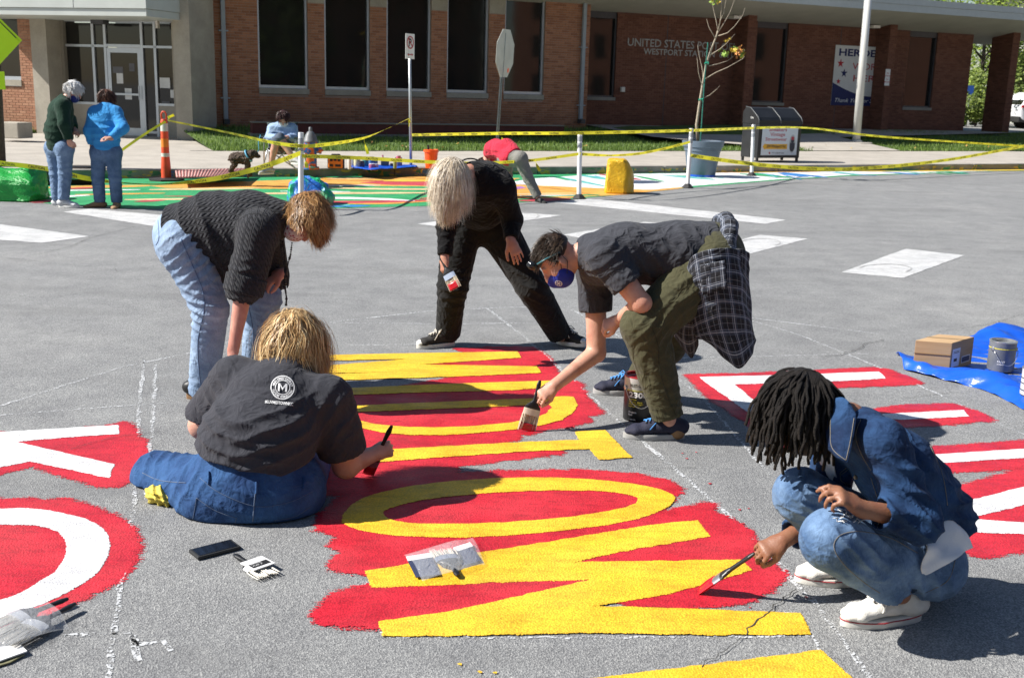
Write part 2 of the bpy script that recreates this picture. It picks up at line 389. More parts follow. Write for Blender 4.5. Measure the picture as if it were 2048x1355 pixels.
def add_hand(sf, wr, d, pn, thumb=1, grip=.3, s=1., spread=.16, curls=None, tc=None):
    """palm and five fingers; d: where the fingers point, pn: out of the palm, thumb: which side the thumb is on"""
    wr = Vector(wr); d = nrm(d); pn = Vector(pn); pn = nrm(pn - d * pn.dot(d)); sd = d.cross(pn) * thumb
    L = .085 * s; kn = wr + d * L
    sf.seg(wr - d * .02, wr + d * .03 * s, .026 * s, .032 * s, .015, side=sd, fa=.75, fb=.55); sf.seg(wr + d * .025 * s, kn - d * .008 * s, .033 * s, .039 * s, .015, side=sd, fa=.5, fb=.36)
    ln = (.072, .08, .075, .058)
    for i in range(4):
        o = (1.5 - i) * .0205 * s; b = kn + sd * o - d * (abs(1.2 - i) * .006 * s); g = grip if curls is None else curls[i]; ang = .25 + g * 1.25; dd = nrm(d + sd * (o / s * spread * 9)); p = b; rr = (.0098, .009, .0085, .0075)[i] * s
        cur = ang * .8
        for j, fr in enumerate((.46, .31, .23)):
            v = dd * math.cos(cur) + pn * math.sin(cur); q = p + v * (ln[i] * fr * s); sf.seg(p, q, rr * (1 - .07 * j), rr * (.93 - .09 * j), .004); p = q; cur += ang * (.85 if j == 0 else .5)
    tb = wr + d * .022 * s + sd * .026 * s; t_ = grip if tc is None else tc; v1 = nrm(d * .75 + sd * (.75 - .55 * t_) + pn * (.25 + .45 * t_)); q1 = tb + v1 * .04 * s; v2 = nrm(d * .95 + sd * (.35 - .7 * t_) + pn * (.2 + .5 * t_)); q2 = q1 + v2 * .032 * s; q3 = q2 + nrm(v2 + d * .3 - sd * t_ * .5) * .024 * s
    sf.seg(tb, q1, .0155 * s, .012 * s, .012); sf.seg(q1, q2, .0115 * s, .0105 * s, .004); sf.seg(q2, q3, .0105 * s, .0085 * s, .004)
    return kn
def torso_frame(J): return nrm(J['shR'] - J['shL'])
def add_torso(sf, J, g=0., w=(.165, .145, .165), f=(.72, .72, .62), k=.05, sh=.062, neck=True, **kw):
    hs = nrm(J['hipR'] - J['hipL']); ss = torso_frame(J); wst = J.get('waist', J['pel'].lerp(J['chest'], .45))
    sf.seg(J['pel'], wst, w[0] + g, w[1] + g, k, side=hs, fa=f[0], fb=f[1], **kw); sf.seg(wst, J['chest'], w[1] + g, w[2] + g, k, side=ss, fa=f[1], fb=f[2])
    sf.seg(J['chest'], J['neck'].lerp(J['chest'], .25), w[2] + g, .09 + g, k, side=ss, fa=f[2], fb=.8)
    sf.seg(J['shL'], J['shR'], sh + g, sh + g, k)
def add_arm(sf, J, q, g=0., r=(.055, .045, .043, .028), k=.025, upto=9., end=True):
    a, b, c = J['sh' + q], J['el' + q], J['wr' + q]
    if upto >= 9: sf.seg(a, b, r[0] + g, r[1] + g, k); sf.seg(b, c, r[2] + g, r[3] + g, .012); return
    if upto <= 1: p = a.lerp(b, upto); sf.seg(a, p, r[0] + g, r[0] + (r[1] - r[0]) * upto + g, k, end=end); return p
    p = b.lerp(c, upto - 1); sf.seg(a, b, r[0] + g, r[1] + g, k); sf.seg(b, p, r[1] + g, r[2] + (r[3] - r[2]) * (upto - 1) + g, .02, end=end); return p
def add_leg(sf, J, q, g=0., r=(.092, .062, .058, .04), k=.04, upto=9., end=True):
    a, b, c = J['hip' + q], J['kn' + q], J['an' + q]
    sf.seg(a, b, r[0] + g, r[1] + g, k)
    if upto >= 9: m = b.lerp(c, .32); sf.seg(b, m, r[1] + g, r[2] + g, .02); sf.seg(m, c, r[2] + g, r[3] + g, .02)
    else: sf.seg(b, b.lerp(c, upto), r[1] + g, (r[1] + (r[3] - r[1]) * upto) + g, .02, end=end)
def shoe(parent, an, d, L=.27, W=.05, mats=None, sole_h=.026, high=False, ground=0., tilt=0., h=.006, toecap=False, lace=None, name='shoe', sole_line=None, collar=.05):
    """ankle position, direction of the toes; a shaped upper on a rounded sole"""
    d = Vector((d[0], d[1], 0)).normalized(); r = Vector((d.y, -d.x, 0)); up = Vector((0, 0, 1)); o = Vector((an[0], an[1], ground))
    if tilt: d = nrm(d * math.cos(tilt) + up * math.sin(tilt)); up = r.cross(d)
    P = lambda a, b, c: o + d * (a * L) + r * b + up * c
    s_ = Soft(.02)
    s_.seg(P(-.2, 0, sole_h + .035), P(.15, 0, sole_h + .04), W * .78, W * .86, .02, side=r, fa=.95, fb=.9); s_.seg(P(.15, 0, sole_h + .035), P(.58, 0, sole_h + .012), W * .86, W * .95, .02, side=r, fa=.75, fb=.5); s_.seg(P(.58, 0, sole_h + .014), P(.7, 0, sole_h + .008), W * .9, W * .62, .02, side=r, fa=.55, fb=.55)
    s_.seg(P(-.1, 0, sole_h + .03), P(.0, 0, sole_h + (.11 if high else collar + .03)), W * .8, W * .76, .02, side=d, end=True)
    s_.seg(P(.0, 0, sole_h + .06), P(.38, 0, sole_h + .035), W * .62, W * .6, .02, side=r, fa=.9, fb=.8)
    s_.cut(P(0, 0, sole_h * .7), -up)
    up_o = soft_obj(name, s_, h, mats[0], parent, 2, rough=[(60, .0012)])
    n = 26; ol = []
    for i in range(n):
        t = 2 * math.pi * i / n; x = math.cos(t); y = math.sin(t); ww = W * (.98 - .16 * max(0, -x) - .1 * max(0, x) ** 3) * (1 if abs(x) < .97 else .98); ol.append((.26 + .52 * x, ww * y * (1.02 if x > 0 else .88)))
    mb = MB(); lv = [(0, .93), (.006, 1.), (sole_h - .005, 1.02), (sole_h, .98)]
    vs = [P(a + .0, b * q, z + .015 * max(0, a - .6) * 1) for z, q in lv for a, b in ol]
    mb.add(vs, [(j * n + i, j * n + (i + 1) % n, (j + 1) * n + (i + 1) % n, (j + 1) * n + i) for j in range(len(lv) - 1) for i in range(n)] + [tuple(reversed(range(n))), tuple((len(lv) - 1) * n + i for i in range(n))])
    mb.build('sole', mats[1], up_o, True, 0, 40)
    if sole_line is not None:
        mb = MB(); mb.tube([P(a, b * 1.03, sole_h * .78 + .015 * max(0, a - .6)) for a, b in ol + ol[:1]], .0022, 5); mb.build('sole_stripe', sole_line, up_o)
    if toecap:
        t_ = Soft(.01); t_.seg(P(.6, 0, sole_h + .013), P(.7, 0, sole_h + .009), W * .96, W * .68, .02, side=r, fa=.54, fb=.55); t_.cut(P(.585, 0, 0), -d); t_.cut(P(0, 0, sole_h * .8), -up); soft_obj('toe_cap', t_, .005, mats[1], up_o, 1)
    if lace is not None:
        mb = MB()
        bv = BVHTree.FromPolygons([v.co + worg(up_o) for v in up_o.data.vertices], [tuple(p.vertices) for p in up_o.data.polygons])
        def on(a, b, c):
            p = P(a, b, c); q = bv.find_nearest(p); return q[0] + q[1] * .005 if q[0] is not None else p
        for i in range(5):
            a = .14 + .075 * i; mb.tube([on(a, -W * .5, sole_h + .08), on(a + .012, 0, sole_h + .12), on(a + .02, W * .5, sole_h + .08)], .0042, 5)
        for sg in (-1, 1): mb.tube([on(.13, 0, sole_h + .12), P(.16, W * .7 * sg, sole_h + .1), P(.24, W * 1. * sg, sole_h + .075), P(.2, W * .5 * sg, sole_h + .085), on(.13, 0, sole_h + .12)], .003, 5); mb.tube([on(.13, 0, sole_h + .12), P(.3, W * .85 * sg, sole_h + .05), P(.36, W * 1.0 * sg, sole_h + .03)], .003, 5)
        mb.build('laces', lace, up_o, True); ey = MB()
        for i in range(5):
            for sg in (-1, 1): ey.ball(on(.14 + .075 * i, sg * W * .62, sole_h + .075), .0045, 6)
        ey.build('eyelets', MATS.get('eyelet') or mat('eyelet', (.05, .05, .05), .5), up_o)
    return up_o
def hair(name, parent, c, ax, rad, roots, m, n=1400, L=(.1, .2), rs=.0022, steps=7, grav=.35, out=.5, comb=(0, 0, 0), curl=.25, seed=1, sides=3, wave=0., clump=0, cone=True, amp=.006):
    """strands rooted on a head ellipsoid; roots(direction) says whether hair grows there; they lie along the scalp, fall, curl"""
    rr = np.random.default_rng(seed); A = np.array([V3(q) / np.linalg.norm(V3(q)) for q in ax]); c = V3(c); rad = np.array(rad, float); g = np.array((0, 0, -1.)); D = []
    un = lambda q: q / (np.linalg.norm(q, axis=1)[:, None] + 1e-9)
    while len(D) < n:
        d = rr.normal(size=3); d /= np.linalg.norm(d)
        if roots(d): D.append(d)
    D = np.array(D); nl = un((D / rad) @ A); P = c + (D * rad) @ A; fl = V3(comb) + g * .8; tn = fl - nl * (nl @ fl)[:, None]; tl_ = np.linalg.norm(tn, axis=1)[:, None]; rt = rr.normal(size=(n, 3)); rt = un(rt - nl * (rt * nl).sum(1)[:, None])
    crown = tl_ < .45; tn = np.where(crown, un(tn * 1.6 + rt * .8), tn / np.maximum(tl_, .1)); v = nl * out * np.where(crown, .15, 1.) + tn + rr.normal(size=(n, 3)) * .12; ph = rr.uniform(0, 6.28, n)
    if clump: cl = rr.normal(size=(clump, 3)); f4 = np.floor(D * 4); ci = (f4[:, 0] * 7 + f4[:, 1] * 13 + f4[:, 2] * 29).astype(int) % clump; v = v + cl[ci] * curl * np.where(crown, .2, .6); ph = ci * 1.7 + rr.normal(size=n) * .35
    v = un(v); st = (rr.uniform(L[0], L[1], n) / steps)[:, None]; pts = [P - nl * .006]; p = P
    for i in range(steps):
        v = un(v + g * grav * (.6 + i / steps) + rr.normal(size=(n, 3)) * curl * .3); p = p + v * st; q = (p - c) @ A.T; s_ = np.sqrt(((q / (rad * 1.03)) ** 2).sum(1))[:, None]; ins = s_ < 1
        q2 = q / np.maximum(s_, 1e-6); nv = un((q2 / rad ** 2) @ A); p = np.where(ins, c + q2 @ A, p); v = un(np.where(ins, v - nv * np.minimum(0., (v * nv).sum(1))[:, None], v))
        w_ = (np.cross(v, nl) * np.sin(ph + i * wave)[:, None] + nl * .5 * np.cos(ph + i * wave)[:, None]) * (amp * min(1, i / 3)) if wave else 0; pts.append(p + w_)
    T = np.stack(pts, 1); k = steps + 1; tg = np.gradient(T, axis=1); tg /= np.linalg.norm(tg, axis=2)[..., None] + 1e-9; a = np.cross(tg, nl[:, None, :]); a /= np.linalg.norm(a, axis=2)[..., None] + 1e-9; e = np.cross(tg, a); r = rs * ((1.05 - (np.arange(k) / (k - 1)) ** 2 * .85) if cone else np.ones(k)); th = 6.283 * np.arange(sides) / sides
    if sides == 1: th = np.array((0., 3.1416))
    V = T[:, :, None, :] + (a[:, :, None, :] * np.cos(th)[None, None, :, None] + e[:, :, None, :] * np.sin(th)[None, None, :, None]) * r[None, :, None, None]; V = V.reshape(-1, 3)
    nf = sides; sides = max(sides, 2); i0, j0 = np.meshgrid(np.arange(k - 1), np.arange(nf), indexing='ij'); i0 = i0.ravel(); j0 = j0.ravel(); j1 = (j0 + 1) % sides; Q = np.stack((i0 * sides + j0, i0 * sides + j1, (i0 + 1) * sides + j1, (i0 + 1) * sides + j0), -1); Q = (Q[None] + (np.arange(n) * k * sides)[:, None, None]).reshape(-1, 4)
    me = bpy.data.meshes.new(name); me.vertices.add(len(V)); me.vertices.foreach_set('co', V.ravel()); me.loops.add(len(Q) * 4); me.loops.foreach_set('vertex_index', Q.ravel().astype(np.int32)); me.polygons.add(len(Q)); me.polygons.foreach_set('loop_start', np.arange(0, len(Q) * 4, 4, dtype=np.int32)); me.update(calc_edges=True)
    return link_mesh(name, me, m, parent, True)
def snap(obj):
    o = worg(obj); bv = BVHTree.FromPolygons([v.co + o for v in obj.data.vertices], [tuple(p.vertices) for p in obj.data.polygons])
    def f(p, off=.0015):
        q = bv.find_nearest(Vector(p)); return q[0] + q[1] * off
    f.bv = bv; return f
def onto(objs, x, y, off=.003, Y=None):
    """point of the nearest of these surfaces seen at photo pixel x, y, lifted a little off it"""
    d = ray(x, y).normalized(); best = None
    for ob in objs:
        if ob.name not in BV: BV[ob.name] = snap(ob).bv
        h = BV[ob.name].ray_cast(EYE, d)
        if h[0] is not None and (best is None or h[3] < best[3]): best = h
    if best is None: return at(x, y, Y) if Y else None
    return best[0] + best[1] * off * .6 - d * off * .4
BV = {}
def seam(name, obj, pts, r, m, n=9, off=.001, sides=4):
    """stitched seam along photo pixels, laid on the cloth"""
    P = []; pts = [Vector((p[0], p[1], 0)) for p in pts]; k = len(pts)
    for i in range(k - 1):
        for j in range(n + (i == k - 2)):
            t = j / n; p0 = pts[max(i - 1, 0)]; p1 = pts[i]; p2 = pts[i + 1]; p3 = pts[min(i + 2, k - 1)]; q = .5 * (2 * p1 + (p2 - p0) * t + (2 * p0 - 5 * p1 + 4 * p2 - p3) * t * t + (3 * p1 - p0 - 3 * p2 + p3) * t ** 3)
            h = onto([obj], q.x, q.y, off)
            if h is not None and (not P or (h - P[-1]).length < .09): P.append(h)
    if len(P) < 3: return None
    return MB().tube(P, r, sides).build(name, m, obj, True)
def print_on(obj, mb, org, X, Y, items, off=.003):
    """drape flat lettering, built around org in the X, Y plane, on a surface along the plane's normal"""
    f = snap(obj); X = nrm(X); Y = nrm(Y); N = X.cross(Y); vs = []
    for v in mb.v:
        h = f.bv.ray_cast(Vector(v) + N * .3, -N); vs.append(tuple(h[0] + h[1] * off if h[0] is not None else Vector(v)))
    mb.v = vs; return mb
# ---------------------------------------------------------------- cloth, skin and hair materials
def cuv(t):
    a = nn(t, 'ShaderNodeAttribute'); a.attribute_name = 'cuv'; return a.outputs['Vector']
def sepv(t, v):
    s_ = nn(t, 'ShaderNodeSeparateXYZ'); t.links.new(v, s_.inputs[0]); return s_.outputs
def skin_mat(name, col):
    m, t, b = newmat(name); co = texco(t); c = ramp(t, noise(t, co, 14, 5, .6), [(.3, tuple(x * k for x, k in zip(col, (.9, .8, .8)))), (.7, tuple(x * k for x, k in zip(col, (1.06, 1.06, 1.06))))])
    c = mixc(t, .8, c, ramp(t, noise(t, co, 9, 4, .6, .6), [(.35, (.86, .74, .7)), (.55, (1, 1, 1)), (.7, (1.05, 1.0, .96))]), 'MULTIPLY')
    c = mixc(t, ramp(t, noise(t, co, 90, 2), [(.62, (0, 0, 0)), (.75, (.4, .4, .4))]), c, tuple(x * k for x, k in zip(col, (.75, .6, .55))))
    t.links.new(c, b.inputs['Base Color']); inp(b, 'Roughness', .48); inp(b, 'Subsurface Weight', .12); inp(b, 'Subsurface Radius', (.01, .004, .002)); inp(b, 'Subsurface Scale', 1.); t.links.new(bump(t, noise(t, co, 130, 4, .7), .35, .003, bump(t, noise(t, co, 30, 3), .25, .006)), b.inputs['Normal']); return m
def fold_bump(t, co, sc, strength, prev=None, dist=.02):
    n = noise(t, co, sc * .7, 2, .5, 1.2); rdg = mth(t, 'SUBTRACT', 1., mth(t, 'ABSOLUTE', mth(t, 'SUBTRACT', mth(t, 'MULTIPLY', n, 3.2), 1.6)))
    return bump(t, rdg, strength, dist, prev)
def denim(name, dark, light, fade=.5):
    m, t, b = newmat(name); co = texco(t); u = sepv(t, cuv(t)); tw = mth(t, 'SINE', mth(t, 'MULTIPLY', mth(t, 'ADD', u[0], u[1]), 1500))
    c = ramp(t, noise(t, co, 7, 5, .6), [(.5 - fade * .35, dark), (.5 + fade * .35, light)]); c = mixc(t, .6, c, ramp(t, noise(t, texco(t, scale=(260, 260, 60)), 1, 3, .7), [(.3, (.7, .72, .75)), (.7, (1.25, 1.22, 1.2))]), 'MULTIPLY')
    c = mixc(t, ramp(t, noise(t, co, 38, 4, .65, 1.), [(.6, (0, 0, 0)), (.8, (.3, .3, .3))]), c, tuple(min(1, x * 1.6) for x in light))
    t.links.new(c, b.inputs['Base Color']); inp(b, 'Roughness', .9); inp(b, 'Specular IOR Level', .25)
    t.links.new(bump(t, tw, .12, .001, fold_bump(t, co, 24, .22, fold_bump(t, co, 9, .45))), b.inputs['Normal']); return m
def jersey(name, col, var=.25, fold=.5):
    m, t, b = newmat(name); co = texco(t); c = ramp(t, noise(t, texco(t, scale=(300, 300, 900)), 1, 2, .7), [(.3, tuple(x * (1 - var) for x in col)), (.7, tuple(x * (1 + var) for x in col))])
    t.links.new(c, b.inputs['Base Color']); inp(b, 'Roughness', .95); inp(b, 'Specular IOR Level', .2); inp(b, 'Sheen Weight', .06); t.links.new(bump(t, noise(t, co, 500, 2), .1, .001, fold_bump(t, co, 18, fold * .8, fold_bump(t, co, 7, fold, None, .03))), b.inputs['Normal']); return m
def cable(name, col):
    m, t, b = newmat(name); u = sepv(t, cuv(t)); co = texco(t)
    col_ = mth(t, 'MULTIPLY', u[0], 30.); fr = mth(t, 'FRACT', col_); cen = mth(t, 'ABSOLUTE', mth(t, 'SUBTRACT', fr, .5))
    tw = mth(t, 'ADD', mth(t, 'MULTIPLY', u[1], 230.), mth(t, 'MULTIPLY', mth(t, 'SUBTRACT', fr, .5), 7.5)); rope = mth(t, 'MULTIPLY', mth(t, 'ABSOLUTE', mth(t, 'SINE', mth(t, 'MULTIPLY', tw, .5))), mth(t, 'LESS_THAN', cen, .3))
    rib = mth(t, 'MULTIPLY', mth(t, 'ABSOLUTE', mth(t, 'SINE', mth(t, 'MULTIPLY', u[0], 420.))), mth(t, 'GREATER_THAN', cen, .3)); h = mth(t, 'ADD', mth(t, 'ADD', rope, mth(t, 'MULTIPLY', rib, .6)), mth(t, 'MULTIPLY', mth(t, 'ABSOLUTE', mth(t, 'SINE', mth(t, 'MULTIPLY', u[1], 700.))), .15))
    c = mixc(t, .8, ramp(t, noise(t, co, 120, 3), [(.3, tuple(x * .75 for x in col)), (.7, tuple(x * 1.25 for x in col))]), ramp(t, h, [(0, (.45, .45, .45)), (.8, (1.15, 1.15, 1.15))]), 'MULTIPLY')
    t.links.new(c, b.inputs['Base Color']); inp(b, 'Roughness', .97); inp(b, 'Specular IOR Level', .2); inp(b, 'Sheen Weight', .08); t.links.new(bump(t, h, 1., .006, fold_bump(t, co, 10, .35)), b.inputs['Normal']); return m
def plaid(name):
    m, t, b = newmat(name); u = sepv(t, cuv(t)); co = texco(t)
    def band(x, f, o, w_): return mth(t, 'LESS_THAN', mth(t, 'ABSOLUTE', mth(t, 'SUBTRACT', mth(t, 'FRACT', mth(t, 'ADD', mth(t, 'MULTIPLY', x, f), o)), .5)), w_)
    c = (.008, .009, .014)
    for x in (u[0], u[1]):
        c = mixc(t, mth(t, 'MULTIPLY', band(x, 14., 0., .17), .22), c, (.1, .13, .2))
        for o, w_, k in ((0., .022, .42), (.13, .014, .25), (.5, .016, .18)): c = mixc(t, mth(t, 'MULTIPLY', band(x, 14., o, w_), k), c, (.6, .63, .7))
    t.links.new(c, b.inputs['Base Color']); inp(b, 'Roughness', .9); t.links.new(fold_bump(t, co, 14, .5), b.inputs['Normal']); return m
def hair_mat(name, c0, c1, c2, rough=.42):
    m, t, b = newmat(name); g = nn(t, 'ShaderNodeNewGeometry'); c = ramp(t, g.outputs['Random Per Island'], [(0, c0), (.5, c1), (1, c2)]); c = mixc(t, .5, c, ramp(t, noise(t, texco(t), 22, 3), [(.35, (.55, .5, .45)), (.65, (1.15, 1.15, 1.15))]), 'MULTIPLY'); t.links.new(c, b.inputs['Base Color']); inp(b, 'Roughness', rough); inp(b, 'Specular IOR Level', .45); return m
# ================================================================ the ground
def asphalt_mat():
    m, t, b = newmat('worn_asphalt'); co = texco(t)
    big = noise(t, co, .35, 5, .6); mid = noise(t, co, 3.2, 6, .65); fine = noise(t, co, 150, 3, .7)
    vo = nn(t, 'ShaderNodeTexVoronoi'); vo.inputs['Scale'].default_value = 190; t.links.new(co, vo.inputs['Vector'])
    c = ramp(t, big, [(.3, (.215, .219, .224)), (.55, (.25, .254, .258)), (.75, (.295, .296, .296))])
    c = mixc(t, .8, c, ramp(t, mid, [(.3, (.78, .78, .79)), (.7, (1.16, 1.16, 1.14))]), 'MULTIPLY')
    c = mixc(t, .95, c, ramp(t, vo.outputs['Color'], [(.2, (.66, .66, .67)), (.5, (.98, .98, .98)), (.85, (1.45, 1.44, 1.4))]), 'MULTIPLY')
    c = mixc(t, .9, c, ramp(t, fine, [(.3, (.58, .58, .6)), (.55, (1.04, 1.04, 1.03)), (.75, (1.35, 1.34, 1.3))]), 'MULTIPLY')
    st = noise(t, texco(t, scale=(.5, 2.2, 1)), .7, 4, .6)
    c = mixc(t, ramp(t, st, [(.54, (0, 0, 0)), (.72, (.45, .45, .45))]), c, (.14, .14, .14))
    c = mixc(t, ramp(t, noise(t, co, 1.1, 5, .7, .5), [(.66, (0, 0, 0)), (.74, (.4, .4, .4))]), c, (.1, .098, .095))
    t.links.new(c, b.inputs['Base Color']); b.inputs['Roughness'].default_value = .85; b.inputs['Specular IOR Level'].default_value = .3
    h = mth(t, 'ADD', mth(t, 'MULTIPLY', vo.outputs['Distance'], 1.6), fine)
    t.links.new(bump(t, h, .55, .0035), b.inputs['Normal']); return m
M_ASPH = asphalt_mat()
def paint_mat(name, col, wear=.5, rough=.45):
    """road paint: takes the stone relief, thins out along brushed rims"""
    m, t, b = newmat(name); co = texco(t); geo = nn(t, 'ShaderNodeAttribute'); geo.attribute_name = 'cover'
    fine = noise(t, co, 150, 3, .7); mid = noise(t, co, 5, 5, .6)
    vo = nn(t, 'ShaderNodeTexVoronoi'); vo.inputs['Scale'].default_value = 130; t.links.new(co, vo.inputs['Vector'])
    c = ramp(t, mid, [(.3, tuple(x * .8 for x in col)), (.7, tuple(min(1, x * 1.12) for x in col))])
    c = mixc(t, .9, c, ramp(t, fine, [(.3, (.5, .46, .46)), (.48, (1, 1, 1)), (.75, (1.12, 1.12, 1.12))]), 'MULTIPLY')
    c = mixc(t, .7, c, ramp(t, vo.outputs['Color'], [(.2, (.8, .79, .79)), (.8, (1.1, 1.1, 1.1))]), 'MULTIPLY')
    c = mixc(t, .75, c, ramp(t, noise(t, texco(t, scale=(5, 26, 1), rot=(0, 0, .35)), 1., 4, .65, .6), [(.32, (.72, .7, .72)), (.5, (1, 1, 1)), (.7, (1.1, 1.1, 1.08))]), 'MULTIPLY')
    t.links.new(c, b.inputs['Base Color']); t.links.new(ramp(t, noise(t, co, 2.2, 3, .6), [(.35, (rough - .15,) * 3), (.65, (min(1, rough + .3),) * 3)]), b.inputs['Roughness'])
    pores = mth(t, 'ADD', mth(t, 'MULTIPLY', fine, .8), mth(t, 'MULTIPLY', noise(t, texco(t, scale=(14, 60, 14)), 1., 3, .6), .7))
    al = mth(t, 'GREATER_THAN', mth(t, 'ADD', geo.outputs['Fac'], mth(t, 'MULTIPLY', mth(t, 'SUBTRACT', pores, .75), 2.6)), .5)
    al = mth(t, 'MAXIMUM', al, mth(t, 'GREATER_THAN', geo.outputs['Fac'], .97))
    pit = mth(t, 'GREATER_THAN', fine, .285 + .03 * wear)
    t.links.new(mth(t, 'MULTIPLY', al, pit), b.inputs['Alpha'])
    h = mth(t, 'ADD', mth(t, 'MULTIPLY', vo.outputs['Distance'], 1.2), fine)
    t.links.new(bump(t, h, .5, .0035), b.inputs['Normal']); return m
M_RED = paint_mat('red_road_paint', (.56, .02, .036)); M_YEL = paint_mat('yellow_road_paint', (.84, .52, .03), .4); M_WHT = paint_mat('white_road_paint', (.78, .79, .8), .4)
M_OLDW = paint_mat('faded_white_marking', (.56, .57, .57), 1.2, .7)
def chalk_mat():
    m, t, b = newmat('chalk'); co = texco(t); n = noise(t, co, 70, 4, .7); n2 = noise(t, co, 4, 3)
    inp(b, 'Base Color', (.52, .535, .55, 1)); inp(b, 'Roughness', .95)
    t.links.new(mth(t, 'GREATER_THAN', mth(t, 'ADD', n, mth(t, 'MULTIPLY', n2, .35)), .7), b.inputs['Alpha']); return m
M_CHALK = chalk_mat(); M_CRACK = mat('crack_dark', (.04, .039, .037), .95, .3, 20)
mb = MB(); mb.quad((-300, -120, 0), (300, -120, 0), (300, 400, 0), (-300, 400, 0))
road = tag(mb.build('road', M_ASPH), kind='structure')
def gz(ox, oy, sc, pts, z=0): return [G(ox + x / sc, oy + y / sc, z) for x, y in pts]
def gp(pts, z=0): return [G(x, y, z) for x, y in pts]
# ---- red first, then the letters on top
RA = gp([(912, 698), (1000, 694), (1066, 695), (1096, 716), (1112, 748), (1158, 768), (1168, 795), (1200, 826), (1168, 831), (1180, 842), (1130, 853), (1092, 856), (1062, 866),
         (1036, 868), (1034, 877), (1000, 885), (1000, 893), (1124, 904), (1076, 911), (960, 925), (906, 931), (912, 945), (880, 958), (830, 966), (730, 985), (650, 990), (628, 940), (640, 900), (680, 850), (682, 792),
         (780, 778), (830, 769), (900, 757), (950, 750), (850, 733), (845, 727), (1000, 712), (1010, 706), (930, 703)])
RB = gp([(642, 1058), (650, 1025), (690, 993), (740, 972), (800, 960), (880, 950), (1000, 944), (1150, 942), (1260, 948), (1330, 962), (1358, 978), (1340, 998), (1280, 1030), (1100, 1060), (900, 1068), (700, 1072)])
RC = gp([(1330, 1024), (1400, 1012), (1426, 1008), (1418, 1020), (1452, 1036), (1490, 1062), (1512, 1098), (1545, 1138), (1562, 1150), (1540, 1172), (1500, 1195), (1440, 1207), (1340, 1213), (1245, 1206), (1330, 1182),
         (1480, 1142), (1478, 1124), (1310, 1127), (1146, 1128), (1310, 1090), (1398, 1072), (1380, 1050), (1100, 1092), (940, 1118), (738, 1148), (672, 1138), (664, 1126), (692, 1104), (668, 1090), (700, 1064), (900, 1058), (1200, 1040)])
RD = gp([(748, 1172), (900, 1166), (1050, 1158), (1176, 1161), (1100, 1186), (1000, 1208), (900, 1230), (768, 1250), (720, 1251), (650, 1247), (634, 1233), (640, 1219), (660, 1206), (672, 1190), (700, 1181)])
FE = .05
for i, lp in enumerate((RA, RB, RC, RD)): sheet('red_paint', [lp], .0025 + .0006 * i, M_RED, road, FE, .03, .008, 10 + i)
z3 = lambda pts: gz(600, 680, 2.007, pts)
YM = z3([(40, 64), (400, 56), (870, 48), (888, 72), (480, 100), (948, 108), (968, 133), (700, 145), (100, 165), (90, 140), (490, 127), (90, 135), (90, 106), (455, 77), (60, 85)])
YI = z3([(130, 198), (600, 178), (1012, 165), (1004, 190), (850, 203), (500, 211), (150, 224)])
YDo = z3([(150, 268), (500, 254), (930, 237), (1060, 228), (1096, 231), (1112, 262), (1096, 290), (1050, 322), (960, 345), (840, 362), (700, 376), (560, 383), (440, 383), (330, 373), (230, 350), (170, 330)])
YDi = z3([(190, 292), (500, 279), (800, 268), (930, 262), (1000, 259), (1012, 272), (990, 298), (940, 318), (840, 335), (700, 348), (580, 353), (440, 352), (300, 341), (215, 320)])
YT = z3([(280, 446), (600, 428), (900, 412), (1128, 403), (1100, 372), (1160, 367), (1222, 364), (1328, 472), (1205, 482), (1160, 438), (900, 449), (600, 469), (280, 494)])
YOo = smooth_loop(gp([(684, 1043), (692, 1022), (720, 1000), (770, 984), (850, 969), (950, 960), (1050, 956), (1150, 958), (1240, 965), (1310, 977), (1345, 989), (1350, 1000), (1335, 1015), (1290, 1035), (1220, 1050), (1100, 1065), (980, 1074), (880, 1076), (790, 1072), (730, 1063), (698, 1054)]), 1)
YOi = smooth_loop(gp([(762, 1030), (770, 1020), (800, 1010), (860, 998), (950, 988), (1060, 982), (1160, 981), (1230, 985), (1265, 991), (1280, 999), (1272, 1010), (1230, 1022), (1150, 1035), (1040, 1045), (920, 1050), (830, 1049), (780, 1042)]), 1)
YW = gp([(732, 1144), (940, 1110), (1100, 1085), (1300, 1052), (1395, 1042), (1418, 1074), (1310, 1092), (1230, 1106), (1145, 1126), (1310, 1124), (1480, 1121), (1502, 1141), (1420, 1166), (1330, 1190), (1180, 1214), (1300, 1217), (1440, 1222), (1600, 1228), (1620, 1270),
         (1400, 1270), (1200, 1266), (900, 1272), (767, 1273), (758, 1245), (900, 1225), (1000, 1203), (1100, 1180), (1182, 1161), (1050, 1163), (900, 1170), (744, 1176)])
YN = gp([(1130, 1368), (1240, 1352), (1430, 1330), (1642, 1302), (1705, 1360), (1725, 1440), (1100, 1440)])
for i, lps in enumerate(([YM], [YI], [YDo, YDi], [YT], [YOo, YOi], [YW], [YN])): sheet('yellow_letter', lps, .006, M_YEL, road, .008, .025, .003, 30 + i)
